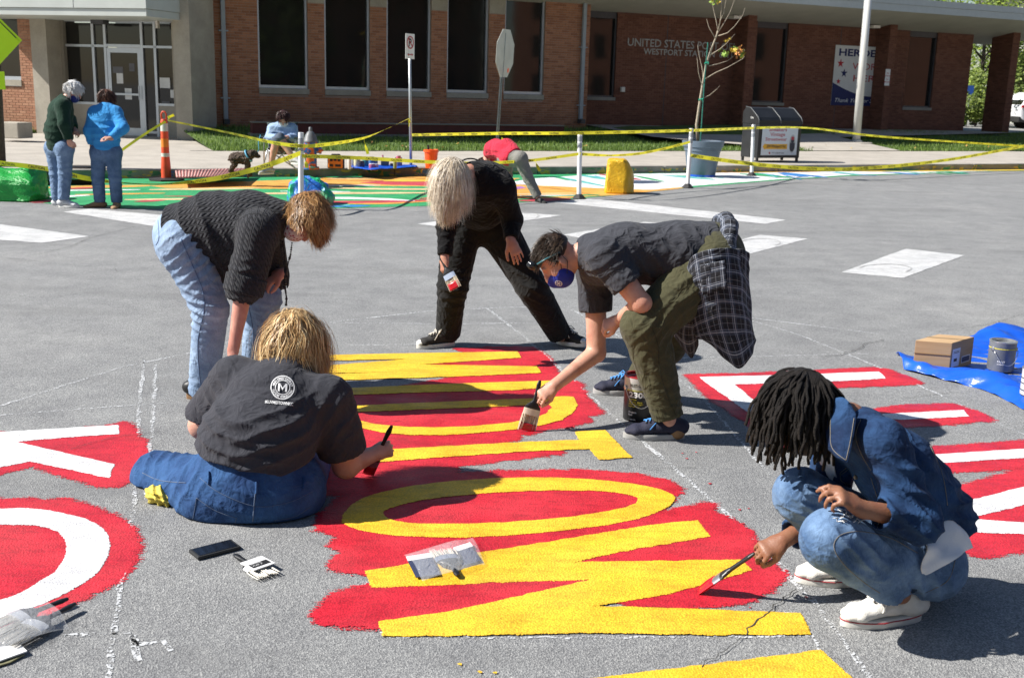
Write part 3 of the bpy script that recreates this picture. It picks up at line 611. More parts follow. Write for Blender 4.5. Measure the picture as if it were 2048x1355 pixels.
# neighbouring words: white letters in red outlines
z2 = lambda pts: gz(0, 800, 2.442, pts)
sheet('red_paint', [gp([(-220, 905), (-80, 868), (100, 866), (232, 850), (242, 845), (262, 850), (269, 875), (284, 880), (284, 920), (268, 958), (240, 970), (210, 972), (150, 955), (65, 930), (0, 946), (-80, 960), (-220, 985)])], .0026, M_RED, road, FE, .03, .006, 51)
sheet('white_letter', [gp([(-200, 885), (-60, 870), (0, 865), (235, 851), (237, 868), (120, 876), (31, 884), (130, 907), (227, 929), (217, 956), (60, 923), (0, 935), (-80, 945), (-200, 960)])], .0048, M_WHT, road, .008, .025, .003, 52)
oo = [(0, 533), (180, 532), (330, 560), (440, 590), (510, 640), (535, 700), (525, 760), (480, 840), (400, 900), (250, 980), (0, 1070)]
oi = [(0, 607), (160, 610), (240, 625), (300, 650), (330, 700), (330, 760), (290, 830), (200, 890), (100, 950), (0, 985)]
ro = [(0, 488), (180, 488), (310, 492), (470, 535), (570, 580), (640, 630), (665, 720), (640, 790), (560, 880), (400, 965), (200, 1045), (0, 1105)]
sheet('red_paint', [z2([(-500, 600), (-250, 505)] + ro + [(-250, 1130), (-500, 1050), (-620, 800)])], .0026, M_RED, road, FE, .03, .006, 53)
sheet('white_letter', [smooth_loop(z2([(-450, 640), (-250, 545)] + oo + [(-250, 1100), (-450, 1000), (-540, 820)]), 1), smooth_loop(z2([(-300, 690), (-150, 625)] + oi + [(-150, 1010), (-300, 960), (-380, 820)]), 1)], .0048, M_WHT, road, .008, .025, .003, 54)
z4 = lambda pts: gz(1240, 600, 2.535, pts)
sheet('red_paint', [z4([(345, 380), (600, 376), (1290, 345), (1345, 350), (1535, 420), (1440, 428), (1110, 440), (760, 462), (900, 600), (880, 760), (800, 742), (640, 610), (470, 505)])], .0026, M_RED, road, .05, .03, .005, 55)
sheet('white_letter', [z4([(400, 392), (900, 380), (1310, 365), (1345, 398), (1110, 412), (575, 428), (740, 560), (850, 690), (800, 690), (650, 570), (480, 450)])], .0048, M_WHT, road, .008, .03, .003, 56)
sheet('red_paint', [z4([(1300, 556), (1440, 535), (1690, 528), (1790, 560), (1888, 606), (1640, 628), (1440, 640), (1300, 610)])], .0026, M_RED, road, .05, .03, .005, 57)
sheet('white_letter', [z4([(1330, 580), (1740, 560), (1765, 590), (1420, 608), (1330, 600)])], .0048, M_WHT, road, .008, .03, .003, 58)
sheet('red_paint', [z4([(1505, 770), (1540, 755), (2048, 716), (2250, 705), (2250, 842), (2048, 850), (1570, 872)])], .0026, M_RED, road, .05, .03, .005, 59)
sheet('white_letter', [z4([(1520, 790), (2048, 757), (2250, 747), (2250, 798), (2048, 800), (1560, 832)])], .0048, M_WHT, road, .008, .03, .003, 60)
z5 = lambda pts: gz(1240, 955, 2.535, pts)
sheet('red_paint', [z5([(1645, 70), (1740, 45), (1880, 10), (2048, -40), (2300, -90), (2300, 350), (2048, 368), (1940, 378), (1840, 400), (1750, 370), (1700, 270)])], .0026, M_RED, road, FE, .03, .006, 61)
sheet('white_letter', [z5([(1660, 150), (2048, 50), (2300, 0), (2300, 100), (2048, 138), (1755, 210), (2048, 232), (2300, 238), (2300, 292), (2048, 288), (1730, 275), (1690, 210)])], .0048, M_WHT, road, .008, .03, .003, 62)
# small drips of paint
for i, (x, y, m_) in enumerate([(1392, 905, M_RED), (1374, 918, M_RED), (1365, 907, M_RED), (1525, 895, M_RED), (1480, 1020, M_RED), (1497, 1018, M_RED), (1487, 1048, M_RED), (1572, 1142, M_RED), (1613, 1195, M_RED), (1500, 1216, M_RED), (1560, 1350, M_YEL), (960, 1345, M_YEL), (990, 1347, M_YEL), (920, 1330, M_YEL), (1420, 968, M_RED), (1440, 1060, M_RED)]):
    c = G(x, y); sheet('paint_drip', [[c + Vector((math.cos(a * .9) * random.uniform(.003, .011), math.sin(a * .9) * random.uniform(.003, .009), 0)) for a in range(7)]], .0045, m_, road, 0, .02, .001, 90 + i)
# crosswalk bars and stop line
for i, lp in enumerate(([(-120, 436), (0, 449), (178, 473), (85, 486), (0, 480), (-120, 472)], [(128, 424), (180, 418), (365, 434), (310, 453)], [(835, 448), (1010, 424), (1122, 431), (930, 459)], [(1108, 405), (1180, 397), (1571, 440), (1531, 448)],
                        [(1125, 470), (1290, 444), (1400, 453), (1230, 486)], [(1405, 500), (1520, 470), (1615, 478), (1470, 515)], [(1684, 545), (1812, 498), (1928, 511), (1805, 556)])):
    sheet('crosswalk_bar', [gp(lp)], .004, M_OLDW, road, .01, .08, .006, 120 + i)
def oval(x, y, rx, ry, z=.0075, n=20): return [G(x + rx * math.cos(t), y + ry * math.sin(t)) for t in [3.4 + 3.6 * k / n for k in range(n + 1)]]
M_SCUFF = mat('scuffed_mark', (.36, .36, .36), .9, .3, 30)
for i, (x, y, rx, ry) in enumerate([(1520, 486, 40, 8), (1770, 538, 52, 9), (1045, 432, 32, 7)]): strip('scuff_ring', oval(x, y, rx, ry), .022, .0075, M_SCUFF, road, .1, .01, i)
# chalk setting-out lines
for i, (w_, pl) in enumerate([(.03, [(0, 812), (100, 780), (240, 735), (380, 706), (560, 655), (700, 640), (860, 622), (1000, 615), (1200, 612), (1420, 626), (1600, 648), (1760, 668)]),
        (.02, [(700, 690), (900, 688), (1200, 683), (1240, 660)]), (.02, [(0, 830), (200, 815), (330, 806)]), (.03, [(975, 617), (1050, 675), (1140, 755), (1230, 835), (1330, 920), (1440, 1015), (1560, 1130), (1640, 1220), (1700, 1300), (1740, 1355)]),
        (.025, [(1140, 617), (1250, 680), (1400, 790), (1540, 950)]), (.028, [(1500, 640), (1600, 670), (1740, 727), (1880, 790), (2048, 870)]), (.02, [(1330, 716), (1500, 713), (1740, 707)]), (.02, [(650, 645), (900, 648), (1280, 642)]), (.025, [(288, 720), (278, 820), (270, 1000), (252, 1100), (215, 1355)]),
        (.025, [(312, 730), (305, 860), (290, 1000)]), (.03, [(130, 1270), (260, 1265), (275, 1290)]), (.03, [(263, 1270), (280, 1325)]), (.03, [(275, 1288), (330, 1280), (345, 1300)]), (.02, [(740, 1145), (735, 1170), (768, 1275)]), (.02, [(1180, 1216), (1600, 1228), (1640, 1300), (1700, 1355)]), (.02, [(1940, 770), (2048, 800)]), (.015, [(760, 1275), (1400, 1274), (1618, 1272)])]):
    strip('chalk_line', gp(pl), w_ * .85, .0022, M_CHALK, road, .04, .006, 200 + i)
# cracks
for i, (w_, pl) in enumerate([(.022, [(50, 513), (90, 507), (140, 494), (180, 476), (225, 465), (270, 454)]), (.016, [(0, 515), (60, 522), (110, 528), (180, 534), (230, 530), (270, 527)]), (.012, [(0, 590), (60, 595), (120, 594), (160, 588)]), (.012, [(120, 552), (170, 547), (230, 537), (234, 545)]),
        (.02, [(1640, 716), (1680, 710), (1720, 698), (1730, 688), (1770, 680)]), (.014, [(1870, 665), (1940, 655), (1985, 648), (2048, 628)]), (.014, [(915, 600), (922, 585), (940, 575), (930, 560)]), (.014, [(905, 640), (912, 615)]), (.018, [(1500, 1255), (1530, 1232), (1560, 1205), (1590, 1180)]), (.014, [(1400, 1335), (1440, 1310), (1490, 1275), (1500, 1255)]),
        (.012, [(2048, 778), (1900, 786), (1800, 798)]), (.012, [(0, 875), (40, 872)]), (.012, [(140, 900), (190, 885), (240, 874), (320, 865)]), (.01, [(1380, 420), (1500, 405), (1650, 398)]), (.01, [(1290, 400), (1400, 388), (1520, 378)]), (.01, [(640, 860), (700, 852), (800, 842)]), (.012, [(1600, 455), (1750, 470), (1900, 478)]), (.01, [(1250, 930), (1300, 940), (1390, 936)])]):
    strip('pavement_crack', gp(pl), w_ * .3, .0075, M_CRACK, road, .016, .006, 300 + i)
# ================================================================ mural on the bulb-out
def mural_col(name, c): return paint_mat(name, c, .3, .6)
MG = mural_col('mural_green', (.03, .33, .12)); MO = mural_col('mural_orange', (.72, .36, .07)); MR = mural_col('mural_red', (.48, .05, .07)); MW = mural_col('mural_white', (.74, .76, .78)); MY = mural_col('mural_yellow', (.72, .5, .05)); MBl = mural_col('mural_blue', (.03, .2, .55)); MPk = mural_col('mural_cream', (.75, .55, .3)); MTe = mural_col('mural_teal', (.1, .45, .42))
border = [G(x, y) for x, y in ((-160, 384), (0, 398), (120, 410), (240, 417), (420, 419), (560, 418), (700, 416), (900, 411), (1040, 405), (1150, 398), (1260, 388), (1375, 376), (1540, 362), (1700, 352), (2048, 340.6))]
kerbpts = [S(u, 19.88) for u in (24.2, 20, 15, 10, 5, 2, -1, -4, -6)]
sheet('mural_ground', [border + kerbpts], .004, MG, road, 0, .2, .01, 400)
strip('white_border', border, .17, .0115, MW, road, .1, .004, 401)
sheet('mural_patch', [gp([(560, 378), (700, 372), (860, 373), (1000, 370), (1000, 398), (1130, 396), (1250, 389), (1370, 376), (1260, 372), (1000, 366), (1040, 357), (860, 352), (640, 358), (420, 366), (300, 372), (330, 376)])], .0055, MO, road, .03, .1, .02, 402)
sheet('mural_patch', [gp([(1005, 368), (1060, 358), (1200, 349), (1600, 344), (2030, 341), (1700, 350), (1540, 360), (1400, 371), (1300, 380), (1180, 376)])], .0058, MW, road, .03, .1, .02, 403)
sheet('mural_patch', [gp([(720, 366), (780, 361), (850, 362), (900, 366), (860, 372), (780, 370)])], .0065, MR, road, .04, .1, .02, 404)
sheet('mural_patch', [gp([(1010, 378), (1040, 373), (1050, 376), (1030, 380)])], .0065, mural_col('mural_violet', (.35, .16, .4)), road, .04, .1, .02, 405)
rr = random.Random(12)
def streak(x0, y0, x1, y1, h, m_, z, bow=0.):
    k = 8; up = []; dn = []
    for i in range(k + 1):
        t = i / k; x = x0 + (x1 - x0) * t; y = y0 + (y1 - y0) * t + bow * math.sin(math.pi * t); hh = h * (math.sin(math.pi * (t * .9 + .05)) ** .6) / 2
        up.append((x, y - hh)); dn.append((x, y + hh))
    sheet('mural_stroke', [gp(up + dn[::-1])], z, m_, road, .012, .12, .012, rr.randrange(9999))
for q in [(430, 388, 900, 386, 3.5, MPk, .007, 0), (620, 397, 830, 402, 4, MW, .0075, -2), (600, 404, 900, 400, 6, MR, .007, 3), (640, 376, 900, 379, 3, MPk, .0072, 1), (640, 372, 760, 371, 2, MW, .0075, 0), (560, 383, 700, 384, 2, MW, .0073, 0), (690, 408, 860, 403, 2.5, MO, .0078, 2), (840, 398, 910, 393, 3, MR, .0076, 0),
          (80, 396, 180, 391, 3, MW, .007, 0), (150, 390, 330, 387, 2.5, MO, .0072, 0), (250, 400, 420, 398, 3, MPk, .007, 0), (270, 404, 330, 401, 3, MR, .0074, 0), (60, 404, 110, 402, 6, MR, .0072, 0), (80, 376, 300, 372, 5, MO, .007, 0), (100, 382, 280, 380, 2, MW, .0074, 0), (130, 378, 200, 376, 3, MR, .0076, 0), (300, 380, 520, 377, 3, MPk, .007, 0), (330, 393, 520, 392, 2, MR, .0075, 1), (420, 404, 560, 408, 4, MR, .007, 0),
          (1040, 402, 1140, 398, 5, MR, .007, 0), (1030, 396, 1120, 400, 1.6, MR, .0077, 0), (1050, 394, 1200, 390, 3, MG, .0073, 0), (1040, 392, 1150, 391, 1.5, MW, .0078, 0), (1000, 389, 1160, 387, 2, MPk, .0068, 0), (640, 413, 740, 412, 4, MBl, .007, 0), (650, 409, 700, 411, 4, MTe, .0073, 0)]: streak(*q)
for k in range(26):
    x = rr.uniform(1080, 1920); t = (x - 1080) / 840; y0 = 352 - 9 * t + rr.uniform(-2, 2); y1 = y0 + rr.uniform(8, 22) * (1 - .75 * t)
    streak(x, y0, x + rr.uniform(20, 110), y1, rr.uniform(1.5, 4.5) * (1 - .5 * t), rr.choice((MBl, MG, MTe, MBl, MG, MR if k % 6 == 0 else MTe)), .0066 + .0001 * k)
for k in range(20):
    x = rr.uniform(1000, 1950); streak(x, 348 - 7 * (x - 1000) / 950, x + rr.uniform(40, 160), 348 - 7 * (x - 900) / 950, rr.uniform(2, 3.5), rr.choice((MY, MY, MG, MO)), .0095 + .0001 * k)
for k in range(10):
    x = rr.uniform(620, 860); streak(x, rr.uniform(357, 363), x + rr.uniform(60, 160), rr.uniform(357, 363), rr.uniform(1.5, 3), rr.choice((MY, MPk, MR, MO)), .0085 + .0001 * k)
# ================================================================ kerb, sidewalk, lawn
def concrete(name, col, sc=1.5, bs=.25):
    m, t, b = newmat(name); co = texco(t)
    c = ramp(t, noise(t, co, sc, 6, .65), [(.3, tuple(x * .8 for x in col)), (.7, tuple(x * 1.1 for x in col))])
    c = mixc(t, .7, c, ramp(t, noise(t, co, 60, 3, .7), [(.3, (.75, .75, .75)), (.65, (1.1, 1.1, 1.1))]), 'MULTIPLY')
    c = mixc(t, ramp(t, noise(t, co, .6, 4, .6, 1.), [(.55, (0, 0, 0)), (.75, (.5, .5, .5))]), c, tuple(x * .62 for x in col))
    t.links.new(c, b.inputs['Base Color']); inp(b, 'Roughness', .9); t.links.new(bump(t, noise(t, co, 120, 4, .7), bs, .004), b.inputs['Normal']); return m
M_CON = concrete('sidewalk_concrete', (.42, .385, .335)); M_KERB = concrete('kerb_concrete', (.27, .255, .22)); M_STONE = concrete('wall_limestone', (.4, .365, .3), 2.)
M_JOINT = mat('joint_dark', (.12, .11, .1), .95)
SZ = .15
def grid(u0, u1, v0, v1, du, zf, name, m, parent=None, nv=8):
    us = np.arange(u0, u1 + .001, du); vs_ = np.linspace(v0, v1, nv); mb = MB(); n = len(us)
    vv = [S(u, v, zf(u, v)) for v in vs_ for u in us]
    mb.add(vv, [(j * n + i, j * n + i + 1, (j + 1) * n + i + 1, (j + 1) * n + i) for j in range(nv - 1) for i in range(n - 1)]); return mb.build(name, m, parent, True)
def hz(u, v):                                            # height of the ground behind the kerb
    t = min(1, max(0, (v - 20.1) / 4.75)); z = SZ + .008 * t
    if v > 24.85:
        q = min(1, (v - 24.85) / 4.2); z += (.31 + .03 * math.sin(u * .9)) * q ** 1.2
        if 16.6 < u < 27: z += .16 * max(0, min(1, (v - 27.5) / 2.)) * min(1, (u - 16.6) / 2, (27 - u) / 2)
    return z
sw = MB()
for k in range(-8, 30):                                  # sidewalk flags, laid with open joints
    for j, (a, b) in enumerate(((20.08, 22.45), (22.46, 24.85))):
        u0 = k * 1.52 + 4.1; sw.add([S(u, v, hz(u, v) - (0 if q else .1)) for q in (0, 1) for v in (a, b) for u in (u0 + .006, u0 + 1.514)], [(4, 5, 7, 6), (0, 1, 5, 4), (2, 6, 7, 3), (0, 4, 6, 2), (1, 3, 7, 5)])
side = tag(MB().sbox(-14, 52, 20.06, 24.86, -.05, .1).build('sidewalk', M_JOINT), kind='structure')
n_ = 0
for i in range(0, len(sw.v), 8):
    mbf = MB(); mbf.add(sw.v[i:i + 8], [(4, 5, 7, 6), (0, 1, 5, 4), (2, 6, 7, 3), (0, 4, 6, 2), (1, 3, 7, 5)]); mbf.build('paving_slab', M_CON, side)
def kerb_mat():
    m, t, b = newmat('kerb_with_paint_spill'); co = texco(t)
    c = ramp(t, noise(t, co, 3, 5), [(.3, (.16, .15, .13)), (.7, (.3, .28, .245))])
    n = noise(t, texco(t, scale=(1.5, 1.5, 5)), 1.9, 3, .6); hue = noise(t, texco(t, scale=(1.2, 1.2, 1)), 2.6, 1)
    pc = ramp(t, hue, [(.3, (.03, .2, .08)), (.4, (.6, .4, .04)), (.5, (.03, .26, .1)), (.58, (.65, .45, .05)), (.66, (.04, .15, .4)), (.75, (.45, .05, .05))]); 
    pc.node.color_ramp.interpolation = 'CONSTANT'
    sep = nn(t, 'ShaderNodeSeparateXYZ'); t.links.new(co, sep.inputs[0]); low = mth(t, 'LESS_THAN', sep.outputs[2], .125)
    c = mixc(t, mth(t, 'MULTIPLY', ramp(t, n, [(.52, (0, 0, 0)), (.56, (.85, .85, .85))]), low), c, pc)
    t.links.new(c, b.inputs['Base Color']); inp(b, 'Roughness', .8); return m
M_KP = kerb_mat()
for k in range(-4, 17):
    u0 = k * 3.04 + 4.1
    if k == -3: continue
    kb = tag(MB().sbox(u0, u0 + 3.03, 19.9, 20.07, -.1, SZ + .002).build('kerb', M_KP, None, False, .02), kind='structure')
# lawn in front of the building
def lawn_mat():
    m, t, b = newmat('lawn_soil'); co = texco(t)
    c = ramp(t, noise(t, co, 2, 5), [(.3, (.05, .09, .018)), (.6, (.09, .15, .03)), (.8, (.14, .18, .05))]); t.links.new(c, b.inputs['Base Color']); inp(b, 'Roughness', .95); return m
M_LAWN = lawn_mat()
def in_lawn(u, v): return (u > 4.7 and v < 29.9 and (u < 17.2 or u > 24.8)) or (17.2 <= u <= 24.8 and v < 26.6 - .25 * (u - 17.2) and v > 24.87 and u < 21.5) or (21.5 <= u <= 24.8 and v < 25.6 and False)
lawn = tag(grid(4.7, 50, 24.85, 30.6, .5, lambda u, v: hz(u, v) + .012, 'lawn', M_LAWN, None, 14), kind='structure')
def blade_mat(name, c0, c1, tr=.0):
    m, t, b = newmat(name); g = nn(t, 'ShaderNodeNewGeometry'); c = ramp(t, g.outputs['Random Per Island'], [(0, c0), (.8, c1), (1, tuple(min(1, x * 1.5) for x in c1))])
    t.links.new(c, b.inputs['Base Color']); inp(b, 'Roughness', .55)
    if tr:
        tl = nn(t, 'ShaderNodeBsdfTranslucent'); t.links.new(c, tl.inputs[0]); mx = nn(t, 'ShaderNodeMixShader'); inp(mx, 0, tr); t.links.new(b.outputs[0], mx.inputs[1]); t.links.new(tl.outputs[0], mx.inputs[2]); t.links.new(mx.outputs[0], t.nodes['Material Output'].inputs[0])
    return m
gv = []; gf = []
rr = random.Random(5)
while len(gf) < 42000:
    u = rr.uniform(4.6, 40); v = 24.8 + (rr.random() ** 1.25) * 5.1
    if not in_lawn(u, v): continue
    p = S(u, v, hz(u, v)); a = rr.uniform(0, 6.28); hgt = rr.uniform(.05, .12) * (1.35 if v < 24.95 or v > 29.2 else 1); lean = Vector((math.cos(a * 3), math.sin(a * 3), 0)) * rr.uniform(0, .05); s_ = Vector((math.cos(a), math.sin(a), 0)) * rr.uniform(.008, .016)
    b = len(gv); gv += [tuple(p - s_), tuple(p + s_), tuple(p + lean + Vector((0, 0, hgt)))]; gf.append((b, b + 1, b + 2))
me = bpy.data.meshes.new('grass'); me.from_pydata(gv, [], gf); me.update()
grass = tag(link_mesh('grass', me, blade_mat('grass_blades', (.07, .14, .02), (.2, .29, .06), .4)), 'short mown grass on the lawn before the brick building', 'grass', kind='stuff')
# paved apron by the recessed wall and the lot beyond the building
tag(MB().add([S(u, v, z) for u, v, z in ((17.2, 30.6, .63), (17.2, 26.6, .45), (21.5, 24.86, .175), (24.8, 24.86, .175), (24.8, 27.5, .44), (34.5, 29.2, .56), (34.5, 30.6, .56))], [tuple(reversed(range(7)))]).build('entrance_path', M_CON), kind='structure')
tag(MB().add([S(33.2, 28.9, .47), S(90, 28.9, .47), S(90, 90, .3), S(33.2, 90, .3)], [(0, 1, 2, 3)]).build('parking_lot', concrete('lot_concrete', (.3, .295, .28), .4)), kind='structure')
# ================================================================ brick building
def brick_mat(name, c0, c1, c2):
    m, t, b = newmat(name); g = nn(t, 'ShaderNodeNewGeometry'); co = texco(t)
    c = ramp(t, g.outputs['Random Per Island'], [(0, c0), (.35, c1), (.8, c2), (1, c0)])
    c = mixc(t, .6, c, ramp(t, noise(t, co, 1.2, 4), [(.3, (.8, .8, .8)), (.7, (1.15, 1.15, 1.15))]), 'MULTIPLY'); c = mixc(t, .5, c, ramp(t, noise(t, co, 45, 4, .7), [(.3, (.7, .7, .7)), (.7, (1.15, 1.15, 1.15))]), 'MULTIPLY')
    t.links.new(c, b.inputs['Base Color']); inp(b, 'Roughness', .9); return m
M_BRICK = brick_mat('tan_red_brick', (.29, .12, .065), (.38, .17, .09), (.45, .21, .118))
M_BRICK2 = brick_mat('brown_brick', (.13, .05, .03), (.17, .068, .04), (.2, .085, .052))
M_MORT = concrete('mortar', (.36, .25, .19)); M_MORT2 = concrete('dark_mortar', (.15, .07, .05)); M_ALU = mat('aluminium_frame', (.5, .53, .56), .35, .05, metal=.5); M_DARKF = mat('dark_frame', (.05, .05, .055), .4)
def glass_mat():
    m, t, b = newmat('dark_window_glass'); co = texco(t)
    inp(b, 'Base Color', (.017, .017, .016, 1)); inp(b, 'Roughness', .04); inp(b, 'IOR', 1.5)
    t.links.new(bump(t, noise(t, co, 1.2, 2), .02, .05), b.inputs['Normal']); return m
M_GLASS = glass_mat()
CH, BL = .0677, .2032
def bricks(u0, u1, z0, z1, v, holes, fr=S, proud=.009, vfun=None):
    """running bond as real bricks, a front and four sides each; holes: (u0, u1, z0, z1) openings"""
    mb = MB(); k0 = int(math.floor(z0 / CH))
    for k in range(k0, int(z1 / CH) + 1):
        za, zb = k * CH + .005, (k + 1) * CH - .005
        if zb > z1 or za < z0: continue
        cuts = [(u0, u1)]
        for h in holes:
            if zb > h[2] and za < h[3]:
                nc = []
                for a, b in cuts:
                    if h[1] <= a or h[0] >= b: nc.append((a, b)); continue
                    if a < h[0]: nc.append((a, h[0]))
                    if b > h[1]: nc.append((h[1], b))
                cuts = nc
        for a, b in cuts:
            i = math.floor((a - (k % 2) * BL / 2) / BL)
            while True:
                ba = i * BL + (k % 2) * BL / 2 + .005; bb = ba + BL - .01; i += 1
                if ba > b: break
                ba, bb = max(ba, a), min(bb, b)
                if bb - ba < .02: continue
                mb.add([fr(x, v, z) for z in (za, zb) for x in (ba, bb)] + [fr(x, v - proud, z) for z in (za + .002, zb - .002) for x in (ba + .002, bb - .002)], [(4, 5, 7, 6), (0, 1, 5, 4), (3, 2, 6, 7), (2, 0, 4, 6), (1, 3, 7, 5)])
    return mb
WV, RV = 29.9, 30.55
post = thing('brick_building', 'long brick post office with tall dark windows under a wide overhanging roof', 'building', S(16, 29.9, .4))
wins = [(518, 617), (650, 740), (773, 861), (893, 975), (1007, 1086)]
zs0, zsill = 1.5, 1.4
wpos = [(wu(a, 180, WV), wu(b, 185, WV)) for a, b in wins]
u_l, u_r = wu(403, 100, WV) - .6, wu(1178, 100, WV)
sill0 = wall(700, 180, WV).z
holes = [(a, b, sill0 - .16, 9) for a, b in wpos]
mb = MB()                                                  # mortar backing, pierced by the windows
edges = [u_l] + [q for h in wpos for q in h] + [u_r]
for i in range(0, len(edges), 2): mb.sbox(edges[i], edges[i + 1], WV, WV + .4, 0, 4.3)
for a, b in wpos: mb.sbox(a, b, WV + .001, WV + .4, 0, sill0 - .16)
wall_o = mb.build('wall', M_MORT, post)
bk = bricks(u_l, u_r, .25, 4.25, WV, holes)
# pillars between the windows stop under a stone cap
caps = [(wpos[i][1], wpos[i + 1][0]) for i in range(4)]
bk = bricks(u_l, u_r, .25, 4.25, WV, holes + [(a + .0, b, 3.72, 9) for a, b in caps])
tag(bk.build('brick_courses', M_BRICK, wall_o), kind='stuff')
for a, b in caps: MB().sbox(a, b, WV - .02, WV, 3.74, 4.3).build('stone_cap', M_STONE, post)
for a, b in wpos:
    wn = MB().sbox(a, b, WV + .16, WV + .17, sill0, 4.3).build('window', M_GLASS, post)
    f = MB(); t_ = .055
    f.sbox(a, a + t_, WV + .07, WV + .15, sill0, 4.3); f.sbox(b - t_, b, WV + .07, WV + .15, sill0, 4.3); f.sbox(a + t_, b - t_, WV + .07, WV + .15, sill0, sill0 + .075); f.build('window_frame', M_ALU, wn)
    MB().sbox(a - .0, b + .02, WV - .03, WV + .2, sill0 - .15, sill0 - .002).build('window_sill', M_STONE, wn, False, .006)
MB().sbox(u_r - .004, u_r, WV, RV, 0, 4.3).build('wall_return', M_MORT, post)
# recessed wall with narrow windows, brick piers and lettering
u_e = wu(1938, 150, RV)
rwin = [(wu(1172, 150, RV), wu(1230, 150, RV), wall(1200, 194, RV).z), (wu(1508, 150, RV), wu(1570, 150, RV), wall(1540, 205, RV).z), (wu(1812, 150, RV), wu(1868, 150, RV), wall(1840, 215, RV).z)]
rz1 = 3.95
mb = MB(); e = [u_r - .3] + [q for h in rwin for q in h[:2]] + [u_e]
for i in range(0, len(e), 2): mb.sbox(e[i], e[i + 1], RV, RV + .4, 0, 4.2)
for a, b, z in rwin: mb.sbox(a, b, RV + .001, RV + .4, 0, z - .1)
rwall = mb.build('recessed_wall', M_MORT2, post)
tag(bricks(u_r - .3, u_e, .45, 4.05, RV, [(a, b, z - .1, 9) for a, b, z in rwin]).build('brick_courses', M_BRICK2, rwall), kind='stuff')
for a, b, z in rwin:
    wn = MB().sbox(a, b, RV + .14, RV + .15, z, 4.1).build('window', M_GLASS, post)
    f = MB(); f.sbox(a, a + .05, RV + .05, RV + .13, z, 4.1); f.sbox(b - .05, b, RV + .05, RV + .13, z, 4.1); f.sbox(a + .05, b - .05, RV + .05, RV + .13, z, z + .05); f.sbox(a + .05, b - .05, RV + .05, RV + .13, 3.85, 4.1); f.build('window_frame', M_DARKF, wn)
    MB().sbox(a - .03, b + .03, RV - .04, RV + .2, z - .1, z - .002).build('window_sill', M_KERB, wn)
for j in (wu(1330, 150, RV), wu(1675, 150, RV)): MB().sbox(j - .012, j + .012, RV - .0105, RV, .5, 4.1).build('control_joint', M_DARKF, post)
def pier(u0, u1, v0, v1, z0=.3):
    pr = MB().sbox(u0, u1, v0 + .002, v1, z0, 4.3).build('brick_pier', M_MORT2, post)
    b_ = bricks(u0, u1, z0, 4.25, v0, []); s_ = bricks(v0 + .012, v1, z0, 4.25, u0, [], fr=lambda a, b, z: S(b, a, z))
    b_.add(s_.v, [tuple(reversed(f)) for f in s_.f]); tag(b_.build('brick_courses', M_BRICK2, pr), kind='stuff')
for xl, xr in ((1492, 1509), (1776, 1790)): pier(wu(xl, 110, WV), wu(xr, 110, WV), WV, RV)
pier(wu(2020, 130, WV), wu(2034, 130, WV), WV, WV + .95)
# sloping soffit and fascia
EV, EZ = 28.2, 4.45
uL, uR = wu(300, 0, WV) - 1, 36.6
def sz(v): return 4.05 + (RV - v) * (EZ - 4.05) / (RV - EV)
mb = MB(); vs4 = [S(uL, EV, EZ), S(uR, EV, EZ), S(uR, RV + 1.4, sz(RV + 1.4)), S(uL, RV + 1.4, sz(RV + 1.4))]
mb.add(vs4 + [S(uL, EV, 4.8), S(uR, EV, 4.8), S(uR, 44, 4.8), S(uL, 44, 4.8)], [(3, 2, 1, 0), (4, 5, 6, 7), (0, 4, 7, 3), (1, 2, 6, 5)])
roof = mb.build('roof', mat('soffit_paint', (.44, .42, .36), .8, .08, 1.5), post)
MB().sbox(uL, uR, EV - .03, EV, EZ - .01, 4.66).build('fascia', mat('fascia_metal', (.38, .42, .42), .45, .05), roof)
MB().sbox(uL, uR, EV - .05, EV, 4.665, 4.86).build('fascia_cap', mat('fascia_metal', (.38, .42, .42), .45, .05), roof)
MB().sbox(u_l, u_e + .02, RV + .41, 43, 0, 4.7).build('building_core', M_DARKF, post)
MB().sbox(u_e, u_e + .02, RV, 43, .2, 4.3).build('end_wall', M_BRICK2, post)
for x, y in ((445, 0), (1163, 0)):
    u = wu(x + (2 if x < 500 else 0), 120, WV); z0 = wall(x, 238, WV).z
    sp = MB().sbox(u - .055, u + .055, WV - .13, WV - .03, z0, 4.2).build('downspout', mat('downspout_paint', (.3, .34, .37), .45, .08), post, False, .012)
    for zz in (1.2, 2.9): MB().sbox(u - .12, u + .12, WV - .14, WV - .01, zz, zz + .035).build('strap', mat('downspout_paint', (.3, .34, .37), .45, .08), sp)
    MB().sbox(u - .07, u + .07, WV - .26, WV - .02, z0 - .12, z0 - .002).build('shoe', M_DARKF, sp)
# metal lettering on the recessed wall
M_LET = mat('metal_lettering', (.34, .33, .3), .5, .06, metal=.3)
ls = MB(); a, b = wall(1254, 97, RV), wall(1478, 112, RV)
put_text(ls, 'UNITED STATES POST OFFICE', S(wu(1254, 96, RV), RV, wall(1254, 91.5, RV).z), FU, (0, 0, 1), .245, wu(1497, 100, RV) - wu(1254, 96, RV), .03, .012)
put_text(ls, 'WESTPORT STATION  64111', S(wu(1286, 108, RV), RV, wall(1286, 108.5, RV).z), FU, (0, 0, 1), .19, wu(1470, 110, RV) - wu(1286, 106, RV), .03, .016)
ls.build('wall_lettering', M_LET, post)
c = wall(1243.5, 179, RV); MB().box(c - FV * .05, (.13, .1, .15), FU).build('wall_box', mat('pale_box', (.7, .66, .6), .6), post, False, .01)
for x, y in ((1470, 35), (1748, 54)): MB().box(wall(x, y, RV - .5), (.3, .3, .09), FU).build('soffit_lamp', mat('pale_box', (.7, .66, .6), .6), post)
